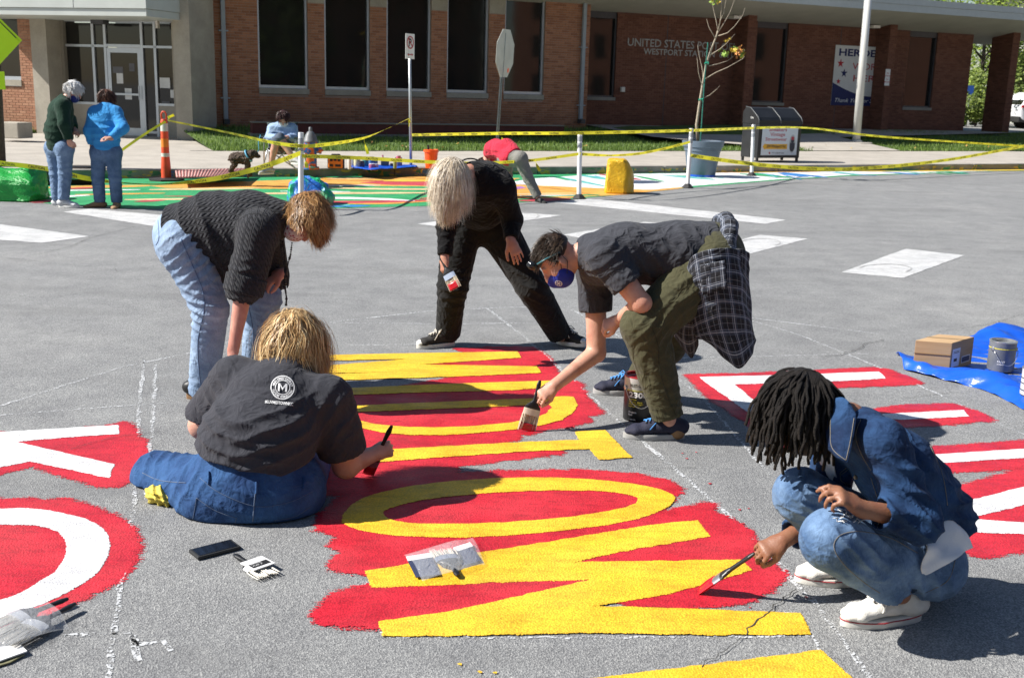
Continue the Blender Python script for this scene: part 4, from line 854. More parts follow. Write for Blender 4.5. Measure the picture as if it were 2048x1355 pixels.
# ---- low dark red bench wall on the lawn
MB_r = MB(); ua, ub = wu(505, 270, 27.6), wu(1128, 262, 27.6)
lw = thing('low_wall', 'long low maroon wall on grey footing along the lawn', 'wall', S((ua + ub) / 2, 27.6, .3))
z1, z0 = wall(700, 248, 27.6).z, wall(700, 268, 27.6).z
MB().sbox(ua, ub, 27.6, 27.85, z0, z1).build('maroon_panel', mat('maroon_paint', (.09, .018, .016), .7, .2), lw)
MB().add([S(ua - .05, 27.52, .3), S(ub - 3.5, 27.52, .3), S(ub - 3.5, 27.52, z0 - .003), S(ua - .05, 27.52, z0 - .003), S(ua - .05, 27.9, .3), S(ub - 3.5, 27.9, .3), S(ub - 3.5, 27.9, z0 - .003), S(ua - .05, 27.9, z0 - .003)], [(0, 1, 2, 3), (3, 2, 6, 7), (0, 3, 7, 4), (1, 5, 6, 2), (4, 7, 6, 5), (0, 4, 5, 1)]).build('footing', M_KERB, lw)
MB().sbox(ua, ub, 27.57, 27.88, z1 + .002, z1 + .03).build('coping', M_KERB, lw)
# ================================================================ corner entrance, turned towards the crossing
PSI = R(-15); EU = Vector((math.cos(PSI), math.sin(PSI), 0)); EVv = Vector((-math.sin(PSI), math.cos(PSI), 0))
def E(u, v, z=0.): return EU * u + EVv * v + Vector((0, 0, z))
def ew(x, y, v): return wall(x, y, v, EVv)
def eu(x, y, v): return ew(x, y, v).dot(EU)
def ebox(mb, u0, u1, v0, v1, z0, z1, mi=0):
    return mb.add([E(u, v, z) for z in (z0, z1) for v in (v0, v1) for u in (u0, u1)], [(0, 2, 3, 1), (4, 5, 7, 6), (0, 1, 5, 4), (2, 6, 7, 3), (0, 4, 6, 2), (1, 3, 7, 5)], mi)
DV = 25.6; PV = 24.95; CV = 23.3; EZ0 = .17
ent = thing('building_entrance', 'limestone corner entrance with glass doors under a flat metal canopy', 'building entrance', E(eu(210, 270, DV), DV, EZ0))
Lz = 5.2
def estone(name, xl, xr, v0, v1, m=M_STONE, z1=Lz, y=150): return ebox(MB(), eu(xl, y, v0), eu(xr, y, v0), v0, v1, 0, z1).build(name, m, ent)
estone('stone_pier', 66, 97, PV, DV + .3)
estone('stone_fin', 349, 382, PV - .25, DV + .25)
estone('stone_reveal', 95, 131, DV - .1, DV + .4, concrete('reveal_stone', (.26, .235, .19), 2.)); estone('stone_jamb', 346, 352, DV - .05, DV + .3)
# brick wing beside it, sunlit
bu1 = eu(68, 150, PV + .15); wx0, wx1 = bu1 - 2.2, eu(42, 150, PV + .15); wz = ew(30, 160, PV + .15).z
bwv = PV + .15
mb = MB(); ebox(mb, wx1, bu1, bwv, bwv + .4, 0, Lz); ebox(mb, bu1 - 18, wx0, bwv, bwv + .4, 0, Lz); ebox(mb, wx0, wx1, bwv + .001, bwv + .4, 0, wz - .16)
bw = mb.build('brick_wing', M_MORT, ent)
tag(bricks(bu1 - 7, bu1, .1, Lz, bwv, [(wx0, wx1, wz - .16, 9)], fr=E).build('brick_courses', brick_mat('pale_brick', (.36, .17, .1), (.42, .21, .125), (.47, .25, .155)), bw), kind='stuff')
wn = ebox(MB(), wx0, wx1, bwv + .15, bwv + .16, wz, Lz).build('window', M_GLASS, ent)
ebox(ebox(MB(), wx0, wx1, bwv + .06, bwv + .14, wz, wz + .09), wx1 - .05, wx1, bwv + .06, bwv + .14, wz + .09, Lz).build('window_frame', M_ALU, wn); ebox(MB(), wx0, wx1 + .02, bwv - .04, bwv + .2, wz - .15, wz - .002).build('window_sill', M_STONE, wn)
# glazed front: mullions, panes, door
gx = lambda x, y=200: eu(x, y, DV)
gl0, gl1 = gx(128), gx(351); zt = ew(200, 44, DV).z; zm = ew(200, 92, DV).z
glz = thing('x', 'x', 'x'); bpy.data.objects.remove(glz)
xs = [128, 189, 213, 286, 312, 350]; xz = [gx(x, 130) for x in xs]
def efr(name, u0, u1, z0, z1, m=M_ALU, v0=DV - .03, v1=DV + .06, par=ent): return ebox(MB(), u0, u1, v0, v1, z0, z1).build(name, m, par)
base_z = [ew(160, 208, DV).z, ew(200, 210, DV).z, EZ0, EZ0 + .1, ew(330, 212, DV).z]
for i in range(5):
    a, b = xz[i], xz[i + 1]; bz = max(EZ0, base_z[i])
    if i != 2:
        pn = efr('window_pane', a + .02, b - .02, bz + .02, zm - .03, M_GLASS, DV + .02, DV + .03)
        efr('window_frame', a + .03, b - .03, bz, bz + .06, par=pn)
        if bz > EZ0 + .15: efr('stone_panel', a - .02, b + .02, 0, bz - .002, M_STONE, DV - .02, DV + .2)
    efr('transom_pane', a + .02, b - .02, zm + .03, zt - .03, M_GLASS, DV + .02, DV + .03)
for i, u in enumerate(xz): efr('mullion', u - .035, u + .035, EZ0 if 1 < i < 5 else max(EZ0, base_z[min(i, 4)]), zt - .001)
efr('head_rail', xz[0] - .03, xz[5] + .03, zt, zt + .1); efr('middle_rail', xz[0] + .036, xz[2] - .036, zm - .03, zm + .03); efr('middle_rail', xz[2] + .036, xz[3] - .036, zm - .02, zm + .05); efr('middle_rail', xz[3] + .036, xz[5] - .036, zm - .03, zm + .03)
da, db = xz[2] + .04, xz[3] - .04
door = efr('door', da + .1, db - .1, EZ0 + .22, zm - .16, M_GLASS, DV + .0, DV + .01)
fr_ = MB(); ebox(fr_, da, da + .1, DV - .02, DV + .03, EZ0 + .02, zm - .04); ebox(fr_, db - .1, db, DV - .02, DV + .03, EZ0 + .02, zm - .04); ebox(fr_, da + .1, db - .1, DV - .02, DV + .03, EZ0 + .02, EZ0 + .22); ebox(fr_, da + .1, db - .1, DV - .02, DV + .03, zm - .16, zm - .04); fr_.build('door_frame', M_ALU, door)
efr('push_bar', da + .1, db - .1, EZ0 + 1.05, EZ0 + 1.1, M_ALU, DV - .06, DV - .02, door)
hb = MB(); hu = db - .05; hb.tube([E(hu, DV - .09, EZ0 + .95), E(hu, DV - .09, EZ0 + 1.3)], .018); hb.build('door_handle', M_ALU, door)
M_PAP = mat('notice_paper', (.62, .63, .62), .8)
for x, y, w_, h_ in ((240, 157, .19, .26), (257, 188, .2, .28), (236, 140, .3, .16), (264, 135, .16, .2), (330, 166, .3, .26), (346, 188, .14, .2), (332, 205, .22, .06)):
    p = ew(x, y, DV); q = p.dot(EU); ebox(MB(), q - w_ / 2, q + w_ / 2, DV - .006, DV - .002, p.z - h_ / 2, p.z + h_ / 2).build('notice', M_PAP if y in (157, 188, 166) else mat('dim_notice', (.12, .12, .13), .8), ent)
# canopy
cz0, cz1 = ew(150, 31, CV).z, ew(150, 16, CV).z; cu1 = eu(291, 30, CV)
M_CAN = mat('canopy_metal', (.5, .53, .5), .45, .06, 2.)
can = ebox(MB(), eu(-120, 30, CV), cu1, CV + .02, DV + .3, cz0 + .01, Lz - .3).build('canopy', mat('soffit_paint', (.44, .42, .36), .8), ent)
ebox(MB(), eu(-120, 30, CV), cu1 + .02, CV, DV + .2, cz0, cz1 - .012).build('canopy_fascia', M_CAN, can); ebox(MB(), eu(-120, 30, CV), cu1 + .04, CV - .03, DV + .2, cz1, cz1 + .55).build('canopy_fascia', M_CAN, can)
for x in (148,): ebox(MB(), eu(x, 10, CV) - .004, eu(x, 10, CV) + .004, CV - .034, CV - .03, cz1, cz1 + .55).build('panel_joint', M_DARKF, can)
p = ew(198, 41, DV - .5); ebox(MB(), p.dot(EU) - .18, p.dot(EU) + .18, DV - .6, DV - .35, cz0 - .1, cz0 - .002).build('canopy_lamp', M_DARKF, ent)
p = ew(315, 50, DV - .3); ebox(MB(), p.dot(EU) - .03, p.dot(EU) + .03, DV - .35, DV - .25, p.z - .08, cz0).build('security_camera', mat('pale_box', (.7, .66, .6), .6), ent)
# entrance apron: concrete up to the doors
tag(MB().add([S(-14, 20.08, SZ - .002), S(4.2, 20.08, SZ - .002), S(4.2, 24.86, .164), S(5.0, 24.87, .166), E(eu(409, 270, DV), DV + 2, .22), E(eu(-200, 270, PV), PV + .3, .17)], [(0, 1, 2, 3, 4, 5)]).build('entrance_pavement', M_CON), kind='structure')
# planting strip and stone block at the far side of the entrance
c = G(22, 250, .35)
kb = MB().box(G(28, 260, .42), (.62, .5, .36), EU).build('stone_block', M_STONE, None, False, .02); tag(kb, 'squat limestone block on the grass beside the sunlit brick wing', 'stone block')
gs = MB(); e0 = E(eu(66, 270, PV - .7), PV - .72, 0)
tag(ebox(MB(), bu1 - 5, eu(66, 270, PV), PV - .9, PV + .14, .1, .26).build('planting_strip', M_LAWN), kind='structure')
gv = []; gf = []; rr = random.Random(9)
for _ in range(2600):
    q = E(rr.uniform(bu1 - 2.5, eu(66, 270, PV)), rr.uniform(PV - .88, PV + .1), .25); a = rr.uniform(0, 6.28); s_ = Vector((math.cos(a), math.sin(a), 0)) * .012; b = len(gv)
    gv += [tuple(q - s_), tuple(q + s_), tuple(q + Vector((rr.uniform(-.04, .04), rr.uniform(-.04, .04), rr.uniform(.06, .14))))]; gf.append((b, b + 1, b + 2))
me = bpy.data.meshes.new('grass'); me.from_pydata(gv, [], gf); me.update()
tag(link_mesh('grass', me, blade_mat('grass_blades2', (.06, .12, .015), (.2, .26, .04), .35)), 'small tuft of grass beside the sunlit brick wing', 'grass', kind='stuff')
# ================================================================ cloth patches
def patch(name, rows, nu, nv, thick, m, parent, wave=(0, 1, 0), smooth=True):
    """cloth through rows of control points, rippled, with a real thickness"""
    Rw = np.array([[V3(p) for p in r] for r in rows]); 
    def cr(A, n):
        k = len(A); out = []
        for i in range(n):
            t = i / (n - 1) * (k - 1); j = min(int(t), k - 2); f = t - j; p0 = A[j - 1] if j > 0 else 2 * A[0] - A[1]; p1 = A[j]; p2 = A[j + 1]; p3 = A[j + 2] if j + 2 < k else 2 * A[-1] - A[-2]
            out.append(.5 * (2 * p1 + (p2 - p0) * f + (2 * p0 - 5 * p1 + 4 * p2 - p3) * f * f + (3 * p1 - p0 - 3 * p2 + p3) * f ** 3))
        return np.array(out)
    A = cr(Rw, nv); A = cr(A.transpose(1, 0, 2), nu).transpose(1, 0, 2)
    gu = np.gradient(A, axis=1); gv_ = np.gradient(A, axis=0); N = np.cross(gu, gv_); N /= np.linalg.norm(N, axis=2)[..., None] + 1e-9
    if wave[0]: A = A + N * (wave[0] * sines(A.reshape(-1, 3), wave[1], wave[2])).reshape(nv, nu, 1)
    us = np.concatenate((np.zeros((nv, 1)), np.cumsum(np.linalg.norm(np.diff(A, axis=1), axis=2), 1)), 1).mean(0); vs_ = np.concatenate((np.zeros((1, nu)), np.cumsum(np.linalg.norm(np.diff(A, axis=0), axis=2), 0)), 0).mean(1)
    B = A - N * thick; V = np.concatenate((A.reshape(-1, 3), B.reshape(-1, 3))); o = nu * nv; f = []
    for j in range(nv - 1):
        for i in range(nu - 1): a = j * nu + i; f += [(a, a + 1, a + nu + 1, a + nu), (o + a, o + a + nu, o + a + nu + 1, o + a + 1)]
    for i in range(nu - 1): a = i; f.append((a + 1, a, o + a, o + a + 1)); a = (nv - 1) * nu + i; f.append((a, a + 1, o + a + 1, o + a))
    for j in range(nv - 1): a = j * nu; f.append((a, a + nu, o + a + nu, o + a)); a = j * nu + nu - 1; f.append((a + nu, a, o + a, o + a + nu))
    me = bpy.data.meshes.new(name); me.from_pydata([tuple(p) for p in V], [], f); me.update()
    uu = np.stack(np.broadcast_arrays(us[None, :], vs_[:, None], np.zeros((nv, nu))), -1).reshape(-1, 3); at_ = me.attributes.new('cuv', 'FLOAT_VECTOR', 'POINT'); at_.data.foreach_set('vector', np.concatenate((uu, uu)).ravel().astype(np.float32))
    return link_mesh(name, me, m, parent, smooth)
def brush(name, label, tip, end, wdir, W=.06, bl=.06, red=.6, handle=.15, ferr=None, paint=None, bristle=None, round_h=True, T=.014):
    """paint brush from the bristle tip towards the end of its handle"""
    tip = Vector(tip); d = nrm(Vector(end) - tip); wd = Vector(wdir); wd = nrm(wd - d * wd.dot(d)); n = d.cross(wd); o = thing(name, label, 'paint brush', tip)
    ferr = ferr or mat('brush_ferrule', (.6, .6, .6), .3, .05, metal=.9); hm = mat('black_brush_handle', (.012, .012, .013), .35); br = bristle or mat('pale_bristle', (.55, .48, .36), .8, .2, 60); pm = paint or mat('wet_red_paint', (.5, .015, .025), .25); br = pm if red > .8 else br
    def sec(mb, a, b, w0, w1, t0, t1, k=5):
        rows = []
        for i in range(k + 1):
            t = i / k; p = tip + d * (a + (b - a) * t); w_ = (w0 + (w1 - w0) * t) / 2; h_ = (t0 + (t1 - t0) * t) / 2; rows.append([p + wd * (w_ * math.cos(q) * (1 if abs(math.cos(q)) < .8 else 1)) + n * (h_ * math.sin(q)) for q in [6.283 * j / 12 for j in range(12)]])
        b_ = len(mb.v); mb.add([p for r in rows for p in r], [(i * 12 + j, i * 12 + (j + 1) % 12, (i + 1) * 12 + (j + 1) % 12, (i + 1) * 12 + j) for i in range(k) for j in range(12)] + [tuple(reversed(range(12))), tuple(k * 12 + j for j in range(12))]); return mb
    rl = bl * red; mb = MB(); rr_ = random.Random(int(tip.x * 1000))
    for i in range(34):                                    # bristle tufts
        x = (i / 33 - .5) * W * 1.02; y = rr_.uniform(-.5, .5) * T * .9; e = tip + wd * (x * 1.04) + n * (y * .5) + d * rr_.uniform(-.004, .004); b0 = tip + d * bl + wd * x * .96 + n * y
        mb.tube([b0, b0.lerp(e, .5) + n * rr_.uniform(-.002, .002), e], [.0022, .0026, .0012], 4)
    mb.build('bristles', br, o)
    if red: sec(MB(), .001, rl, W * .98, W * 1.04, T * .7, T * 1.12).build('paint_load', pm, o, True)
    sec(MB(), bl - .004, bl + .03, W * 1.02, W * 1.0, T * 1.25, T * 1.25).build('ferrule', ferr, o, True, 0, 40)
    hd = MB(); L0 = bl + .03; pts = [(L0 - .001, W * .98, T * 1.2), (L0 + .012, W * .9, T * 1.3), (L0 + .03, W * .5, T * 1.3), (L0 + .045, .02, .015), (L0 + handle * .6, .018, .014), (L0 + handle * .85, .024, .015), (L0 + handle, .014, .011)]
    for i in range(len(pts) - 1): sec(hd, pts[i][0], pts[i + 1][0], pts[i][1], pts[i + 1][1], pts[i][2], pts[i + 1][2], 2)
    hd.build('handle', hm, o, True, 0, 50); return o
SK_F = skin_mat('fair_skin', (.58, .335, .245)); SK_B = skin_mat('brown_skin', (.27, .13, .075)); SK_T = skin_mat('tanned_skin', (.5, .27, .19))
# ================================================================ man bending with the brush
def man():
    o = thing('person', 'man in charcoal t-shirt and olive trousers bending low to paint, plaid shirt round his waist', 'person', G(1330, 850))
    J = dict(pel=at(1425, 508, 5.5), hipL=at(1425, 530, 5.38), hipR=at(1430, 525, 5.62), waist=at(1355, 510, 5.47), chest=at(1245, 508, 5.45), neck=at(1165, 505, 5.43), shL=at(1212, 515, 5.26), shR=at(1190, 540, 5.63),
             elL=at(1283, 606, 5.19), wrL=at(1238, 640, 5.42), elR=at(1193, 705, 5.6), wrR=at(1108, 772, 5.40), knL=at(1290, 652, 5.25), anL=at(1337, 838, 5.27), knR=at(1330, 690, 5.85), anR=at(1272, 768, 6.05))
    hc = at(1112, 515, 5.43); hf = nrm((-.62, -.12, -.78)); hu = nrm((-.8, 0, .6))
    sk = Soft(.03); add_torso(sk, J, -.015, (.16, .15, .17)); sk.seg(J['neck'], hc - hu * .06 - hf * .02, .058, .056, .03); add_head(sk, hc, hf, hu)
    for q in 'LR': add_arm(sk, J, q, r=(.058, .05, .05, .03)); add_leg(sk, J, q)
    hd = nrm(at(1058, 806, 5.33) - J['wrR']); add_hand(sk, J['wrR'], hd, nrm((.2, .75, -.6)), 1, .68, 1.05, tc=.6); add_hand(sk, J['wrL'], (-.8, .3, -.4), (0, .6, -.6), 1, .6)
    soft_obj('body', sk, .0064, SK_F, o, 2, rough=[(26, .0018)])
    ts = Soft(.045); add_torso(ts, J, .035, (.165, .165, .175), (.8, .82, .72)); pL = add_arm(ts, J, 'L', .022, (.066, .058, .05, .03), .04, .62); pR = add_arm(ts, J, 'R', .026, (.066, .058, .05, .03), .04, .5)
    ts.seg(J['pel'], J['waist'], .19, .2, .04, side=(0, 1, 0), fa=.78); ts.cut(J['pel'] + Vector((.02, 0, 0)), (1, 0, .12))
    ts.seg(J['neck'] - Vector((.03, 0, 0)), J['neck'] + Vector((-.09, 0, -.02)), .062, .066, .01, op=1)
    for p, a in ((pL, J['shL']), (pR, J['shR'])): d = nrm(p - a); ts.seg(p - d * .02, p + d * .03, .054, .058, 0, op=1)
    soft_obj('t_shirt', ts, .0075, jersey('charcoal_jersey', (.042, .044, .053)), o, 2, folds=[(J['waist'] + Vector((.12, -.1, 0)), (1, 0, .4), .06, .009, .16), (J['shL'], (.6, 0, -.8), .05, .006, .13), (J['chest'] + Vector((.1, -.15, -.06)), (.8, 0, .5), .07, .007, .16)], rough=[(14, .004)])
    pt = Soft(.045)
    pt.seg(J['hipL'], J['hipR'], .15, .15, .05); pt.seg(J['pel'], J['pel'] + Vector((-.1, 0, 0)), .17, .165, .05, side=(0, 1, 0), fa=.95)
    add_leg(pt, J, 'L', .03, (.125, .088, .07, .05), .05, .97); add_leg(pt, J, 'R', .03, (.12, .08, .07, .045), .05, .95); kd = nrm(J['anL'] - J['knL']); aa = J['knL'].lerp(J['anL'], .97); pt.seg(aa - kd * .03, aa + kd * .03, .062, .064, 0, op=1)
    po = soft_obj('trousers', pt, .0075, jersey('olive_twill', (.062, .06, .032), .15, .4), o, 2, folds=[(J['knL'] + Vector((.06, -.06, .02)), (.8, 0, -.6), .045, .008, .12), (J['hipL'] + Vector((-.08, -.1, -.08)), (.5, 0, -.8), .06, .01, .16), (J['anL'] + Vector((0, 0, .08)), (0, 0, 1), .045, .006, .1), (J['knL'].lerp(J['anL'], .4), (.3, 0, 1), .1, .004, .15)], rough=[(11, .003)])
    seam('side_seam', po, [(1300, 645), (1316, 690), (1318, 730), (1330, 780), (1352, 830)], .002, mat('olive_thread', (.03, .03, .015), .9))
    nav = mat('navy_knit_shoe', (.012, .014, .035), .8, .2, 80, .3, 300); gry = mat('grey_sole', (.36, .36, .35), .7); lc = mat('blue_laces', (.06, .26, .62), .7)
    for an, L in ((Vector((G(1340, 880).x, 5.29, .09)), .3), (Vector((G(1262, 790).x, 6.1, .09)), .28)):
        sh = shoe(o, an, (-1, -.03, 0), L, .052, (nav, gry), .03, lace=lc)
        hl = Soft(.01); hl.seg(an + Vector((.035, 0, -.05)), an + Vector((.025, 0, -.01)), .0445, .0425, .01, end=True); hl.cut(an + Vector((.03, 0, 0)), (-1, 0, .5)); soft_obj('heel_patch', hl, .006, mat('tan_suede', (.26, .15, .07), .9), sh, 1)
    # face mask with a round emblem, ear loop, sunglasses pushed up, ear ring
    r_ = hf.cross(hu); mk = Soft(.02); P = lambda a, b, c: hc + r_ * a + hf * b + hu * c
    mk.ell(P(0, .05, -.075), (.072, .066, .068), (r_, hf, hu), .02); mk.seg(P(0, .1, -.04), P(0, .11, -.07), .02, .02, .03); mk.cut(P(0, .012, -.05), -(hf * 1. - hu * .25)); mk.cut(P(0, .07, -.028), (hu + hf * .25))
    mo = soft_obj('face_mask', mk, .005, mat('royal_blue_cotton', (.015, .03, .3), .8, .1, 30, .15, 60), o, 2)
    sd = nrm(r_ * -1 + hf * .9 - hu * .1); ctr = P(-.045, .085, -.085)
    if sd.y > 0: sd = nrm(r_ + hf * .9 - hu * .1); ctr = P(.045, .085, -.085)
    X = nrm(sd.cross(hu)) * -1; Yv = nrm(hu); em = MB(); X = nrm(Yv.cross(sd))
    for r0, r1 in ((.015, .018),):
        k = 24; em.add([ctr + X * (r * math.cos(6.283 * i / k)) + Yv * (r * math.sin(6.283 * i / k)) for r in (r0, r1) for i in range(k)], [(i, (i + 1) % k, k + (i + 1) % k, k + i) for i in range(k)])
    for a in (0, 60, 120): q = X * math.cos(R(a)) + Yv * math.sin(R(a)); w_ = X * -math.sin(R(a)) + Yv * math.cos(R(a)); em.add([ctr + q * .013 + w_ * .0016, ctr - q * .013 + w_ * .0016, ctr - q * .013 - w_ * .0016, ctr + q * .013 - w_ * .0016], [(0, 1, 2, 3)])
    print_on(mo, em, ctr, X, Yv, None, .002).build('mask_emblem', mat('white_print', (.75, .75, .75), .8), mo)
    near = -1 if (r_ * -1).y < 0 else 1
    MB().tube([P(.066 * near, .03, -.05), P(.085 * near, -.005, -.01), P(.09 * near, -.025, -.005), P(.084 * near, -.02, -.045), P(.068 * near, .03, -.085)], .0018, 5).build('ear_loop', mat('dark_cord', (.02, .02, .02), .8), mo)
    sg = thing('sunglasses', 'teal framed sunglasses pushed up on the bending man\'s forehead', 'sunglasses', P(.07 * near, .07, .06)); tl = mat('teal_frame', (.03, .12, .14), .3)
    MB().tube([P(.085 * near, -.03, .015), P(.086 * near, .04, .045), P(.078 * near, .085, .06)], .0045, 6, flat=1.6).build('temple', tl, sg, True); MB().tube([P(-.085 * near, -.03, .015), P(-.086 * near, .04, .045), P(-.078 * near, .085, .06)], .0045, 6).build('temple', tl, sg, True)
    for q in (-1, 1): MB().ball(P(.036 * q, .102, .066), .03, 12, 0, (.9, .5, .75)).build('lens', mat('dark_lens', (.01, .012, .014), .1), sg, True)
    hm = hair_mat('dark_brown_hair', (.018, .011, .007), (.04, .024, .014), (.085, .055, .034)); cp = Soft(.02); cp.ell(P(0, -.012, .024), (.082, .1, .092), (r_, hf, hu), .02); cp.cut(P(0, .055, .0), (hf * .75 - hu * .66)); cp.cut(P(0, 0, -.03), (-hu - hf * .35)); cp.cut(P(0, .03, 0), (hf - hu * .55)); cap = soft_obj('hair', cp, .008, hm, o, 2, rough=[(60, .003)], cuv=False)
    hair('strands', cap, P(0, -.008, .018), (r_, hf, hu), (.078, .098, .092), lambda d: (d[2] > .28 and d[1] < .9) or (d[1] < .12 and d[2] > -.32 - d[1] * .5), hm, 1700, (.03, .065), .0017, 5, .1, .35, hf * 1.6 + hu * .5, .2, 3)
    # plaid shirt tied round the waist
    pm = plaid('navy_white_plaid'); fl = thing('flannel_shirt', 'navy and white plaid shirt tied round the bending man\'s waist', 'shirt', at(1450, 600, 5.4))
    ring = [J['pel'] + Vector((.0 + .03 * math.sin(a), .2 * math.cos(a), .17 * math.sin(a))) for a in [6.283 * i / 24 for i in range(25)]]
    bd = Soft(.03)
    for i in range(24): bd.seg(ring[i] + Vector((.03, 0, 0)), ring[i + 1] + Vector((.03, 0, 0)), .036 + .008 * math.sin(i * 1.7), .036 + .008 * math.sin((i + 1) * 1.7), .03)
    soft_obj('tied_sleeves', bd, .008, pm, fl, 1, rough=[(40, .006)])
    A = lambda l: [at(*q) for q in l]
    patch('shirt_body', [A([(1372, 545, 5.26), (1385, 512, 5.2), (1430, 497, 5.18), (1475, 500, 5.24), (1497, 530, 5.34)]), A([(1380, 600, 5.27), (1400, 585, 5.2), (1440, 575, 5.17), (1480, 580, 5.22), (1503, 600, 5.34)]), A([(1392, 668, 5.28), (1415, 660, 5.22), (1450, 655, 5.19), (1490, 655, 5.24), (1508, 665, 5.35)]), A([(1400, 672, 5.3), (1430, 695, 5.24), (1475, 737, 5.22), (1500, 712, 5.26), (1512, 680, 5.35)])], 46, 40, .004, pm, fl, (.011, 26, 3))
    patch('shirt_front', [A([(1385, 590, 5.5), (1400, 590, 5.42), (1420, 600, 5.36)]), A([(1350, 650, 5.56), (1375, 650, 5.46), (1400, 655, 5.36)]), A([(1340, 652, 5.6), (1380, 715, 5.5), (1396, 690, 5.38)])], 20, 20, .004, pm, fl, (.01, 26, 8))
    patch('sleeve_cuff', [A([(1462, 500, 5.3), (1480, 497, 5.26), (1497, 505, 5.3)]), A([(1460, 540, 5.3), (1480, 538, 5.25), (1496, 560, 5.31)])], 14, 12, .006, pm, fl, (.006, 40, 4))
    pk = patch('chest_pocket', [A([(1400, 530, 5.18), (1450, 520, 5.15)]), A([(1405, 590, 5.18), (1455, 575, 5.14)])], 10, 10, .003, pm, fl, (.004, 30, 2))
    brush('paint_brush', 'wide brush with red tip held by the bending man', G(1053, 861, .006), at(1077, 772, 5.385), (1, .25, 0), .088, .085, .45, .15, mat('cream_ferrule_label', (.7, .62, .5), .5))
man()
# ================================================================ woman squatting with a brush
def squatter():
    o = thing('person', 'woman with black locs in denim jacket and white sneakers squatting to paint', 'person', G(1770, 1220))
    J = dict(pel=at(1850, 1115, 3.52), hipL=at(1858, 1128, 3.43), hipR=at(1845, 1112, 3.62), waist=at(1862, 1035, 3.5), chest=at(1790, 935, 3.44), neck=at(1700, 835, 3.42), shL=at(1765, 885, 3.27), shR=at(1672, 885, 3.6),
             elL=at(1838, 1042, 3.2), wrL=at(1718, 1015, 3.15), elR=at(1650, 1030, 3.62), wrR=at(1566, 1080, 3.52), knL=at(1662, 1078, 3.18), anL=at(1800, 1186, 3.33), knR=at(1602, 990, 3.5), anR=at(1722, 1150, 3.66))
    hc = at(1604, 818, 3.42); hf = nrm((-.7, -.1, -.72)); hu = nrm((-.68, 0, .73))
    sk = Soft(.03); add_torso(sk, J, -.02, (.15, .13, .15)); sk.seg(J['neck'], hc - hu * .06 - hf * .02, .05, .05, .03); add_head(sk, hc, hf, hu, .97)
    for q in 'LR': add_arm(sk, J, q, r=(.05, .042, .04, .026)); add_leg(sk, J, q, r=(.085, .055, .05, .035))
    add_hand(sk, J['wrR'], nrm(at(1490, 1116, 3.48) - J['wrR']), nrm((.1, .55, -.8)), 1, .6, .98, tc=.6)
    add_hand(sk, J['wrL'], nrm(at(1660, 975, 3.13) - J['wrL']), nrm((-.75, .2, -.35)), -1, .55, 1.0, curls=(.35, .6, .72, .8), tc=.5)
    soft_obj('body', sk, .0064, SK_B, o, 2, rough=[(26, .0012)])
    pt = Soft(.035); pt.seg(J['hipL'], J['hipR'], .105, .105, .04); pt.ell(J['pel'] + Vector((.0, 0, -.0)), (.115, .15, .12)); add_leg(pt, J, 'L', .012, (.105, .082, .066, .048), .04, .9); add_leg(pt, J, 'R', .012, (.1, .08, .066, .048), .04, .9); pt.ell(J['knL'] + Vector((.01, 0, .005)), (.085, .08, .08), None, .03)
    ka = J['knL'].lerp(J['anL'], .9); kd = nrm(J['anL'] - J['knL']); pt.seg(ka - kd * .03, ka + kd * .03, .048, .05, 0, op=1)
    po = soft_obj('jeans', pt, .0075, denim('mid_blue_denim', (.05, .1, .2), (.17, .27, .43), .45), o, 2, folds=[(J['knL'] + Vector((.1, -.06, -.0)), (.7, 0, .7), .04, .011, .1), (J['hipL'] + Vector((-.08, -.08, -.0)), (.9, 0, .4), .05, .011, .12), (ka, kd, .03, .005, .09), (J['knL'].lerp(ka, .5), (.4, 0, .9), .07, .006, .1), (J['knR'] + Vector((.05, -.05, -.03)), (.5, 0, .8), .04, .008, .1)], rough=[(12, .003)])
    th = mat('tan_thread', (.2, .18, .15), .9); seam('side_seam', po, [(1835, 1105), (1780, 1075), (1720, 1062), (1680, 1070), (1668, 1095), (1690, 1130), (1730, 1165), (1760, 1185)], .0012, th); seam('hip_seam', po, [(1910, 1120), (1895, 1160), (1850, 1185)], .0012, th)
    kn = onto([po], 1700, 1025, 0) or J['knL']; rp = MB(); rr_ = random.Random(3)
    for i in range(40):
        a = onto([po], rr_.uniform(1672, 1722), rr_.uniform(1018, 1046), .001)
        if a is not None: rp.tube([a, a + Vector((rr_.uniform(-.014, .014), rr_.uniform(-.012, .004), rr_.uniform(-.006, .01)))], [.0016, .0008], 3)
    rp.build('frayed_tear', mat('white_thread', (.75, .75, .74), .9), po)
    jk = Soft(.03); add_torso(jk, J, .012, (.13, .125, .135), (.95, .95, .85), .04, .052); jk.seg(J['waist'], J['waist'] + Vector((.0, 0, -.12)), .13, .125, .03, side=(0, 1, 0), fa=.85, end=True); jk.ell(J['waist'].lerp(J['chest'], .5) + Vector((.02, .02, .0)), (.125, .16, .14))
    jk.seg(J['shL'] + Vector((0, .03, .0)), J['neck'] + Vector((.03, -.05, -.01)), .06, .052, .03); jk.cut(J['waist'] + Vector((0, 0, -.06)), (.3, 0, -1)); pL = add_arm(jk, J, 'L', .016, (.06, .056, .05, .036), .03, 1.66); pR = add_arm(jk, J, 'R', .02, (.058, .052, .048, .036), .03, 1.8)
    jk.seg(J['neck'] + Vector((.04, 0, -.06)), hc, .052, .06, .0, op=1)
    for p, a in ((pL, J['elL']), (pR, J['elR'])): d = nrm(p - a); jk.seg(p - d * .03, p + d * .03, .041, .044, 0, op=1)
    dj = denim('indigo_denim', (.007, .02, .06), (.022, .065, .16), .45)
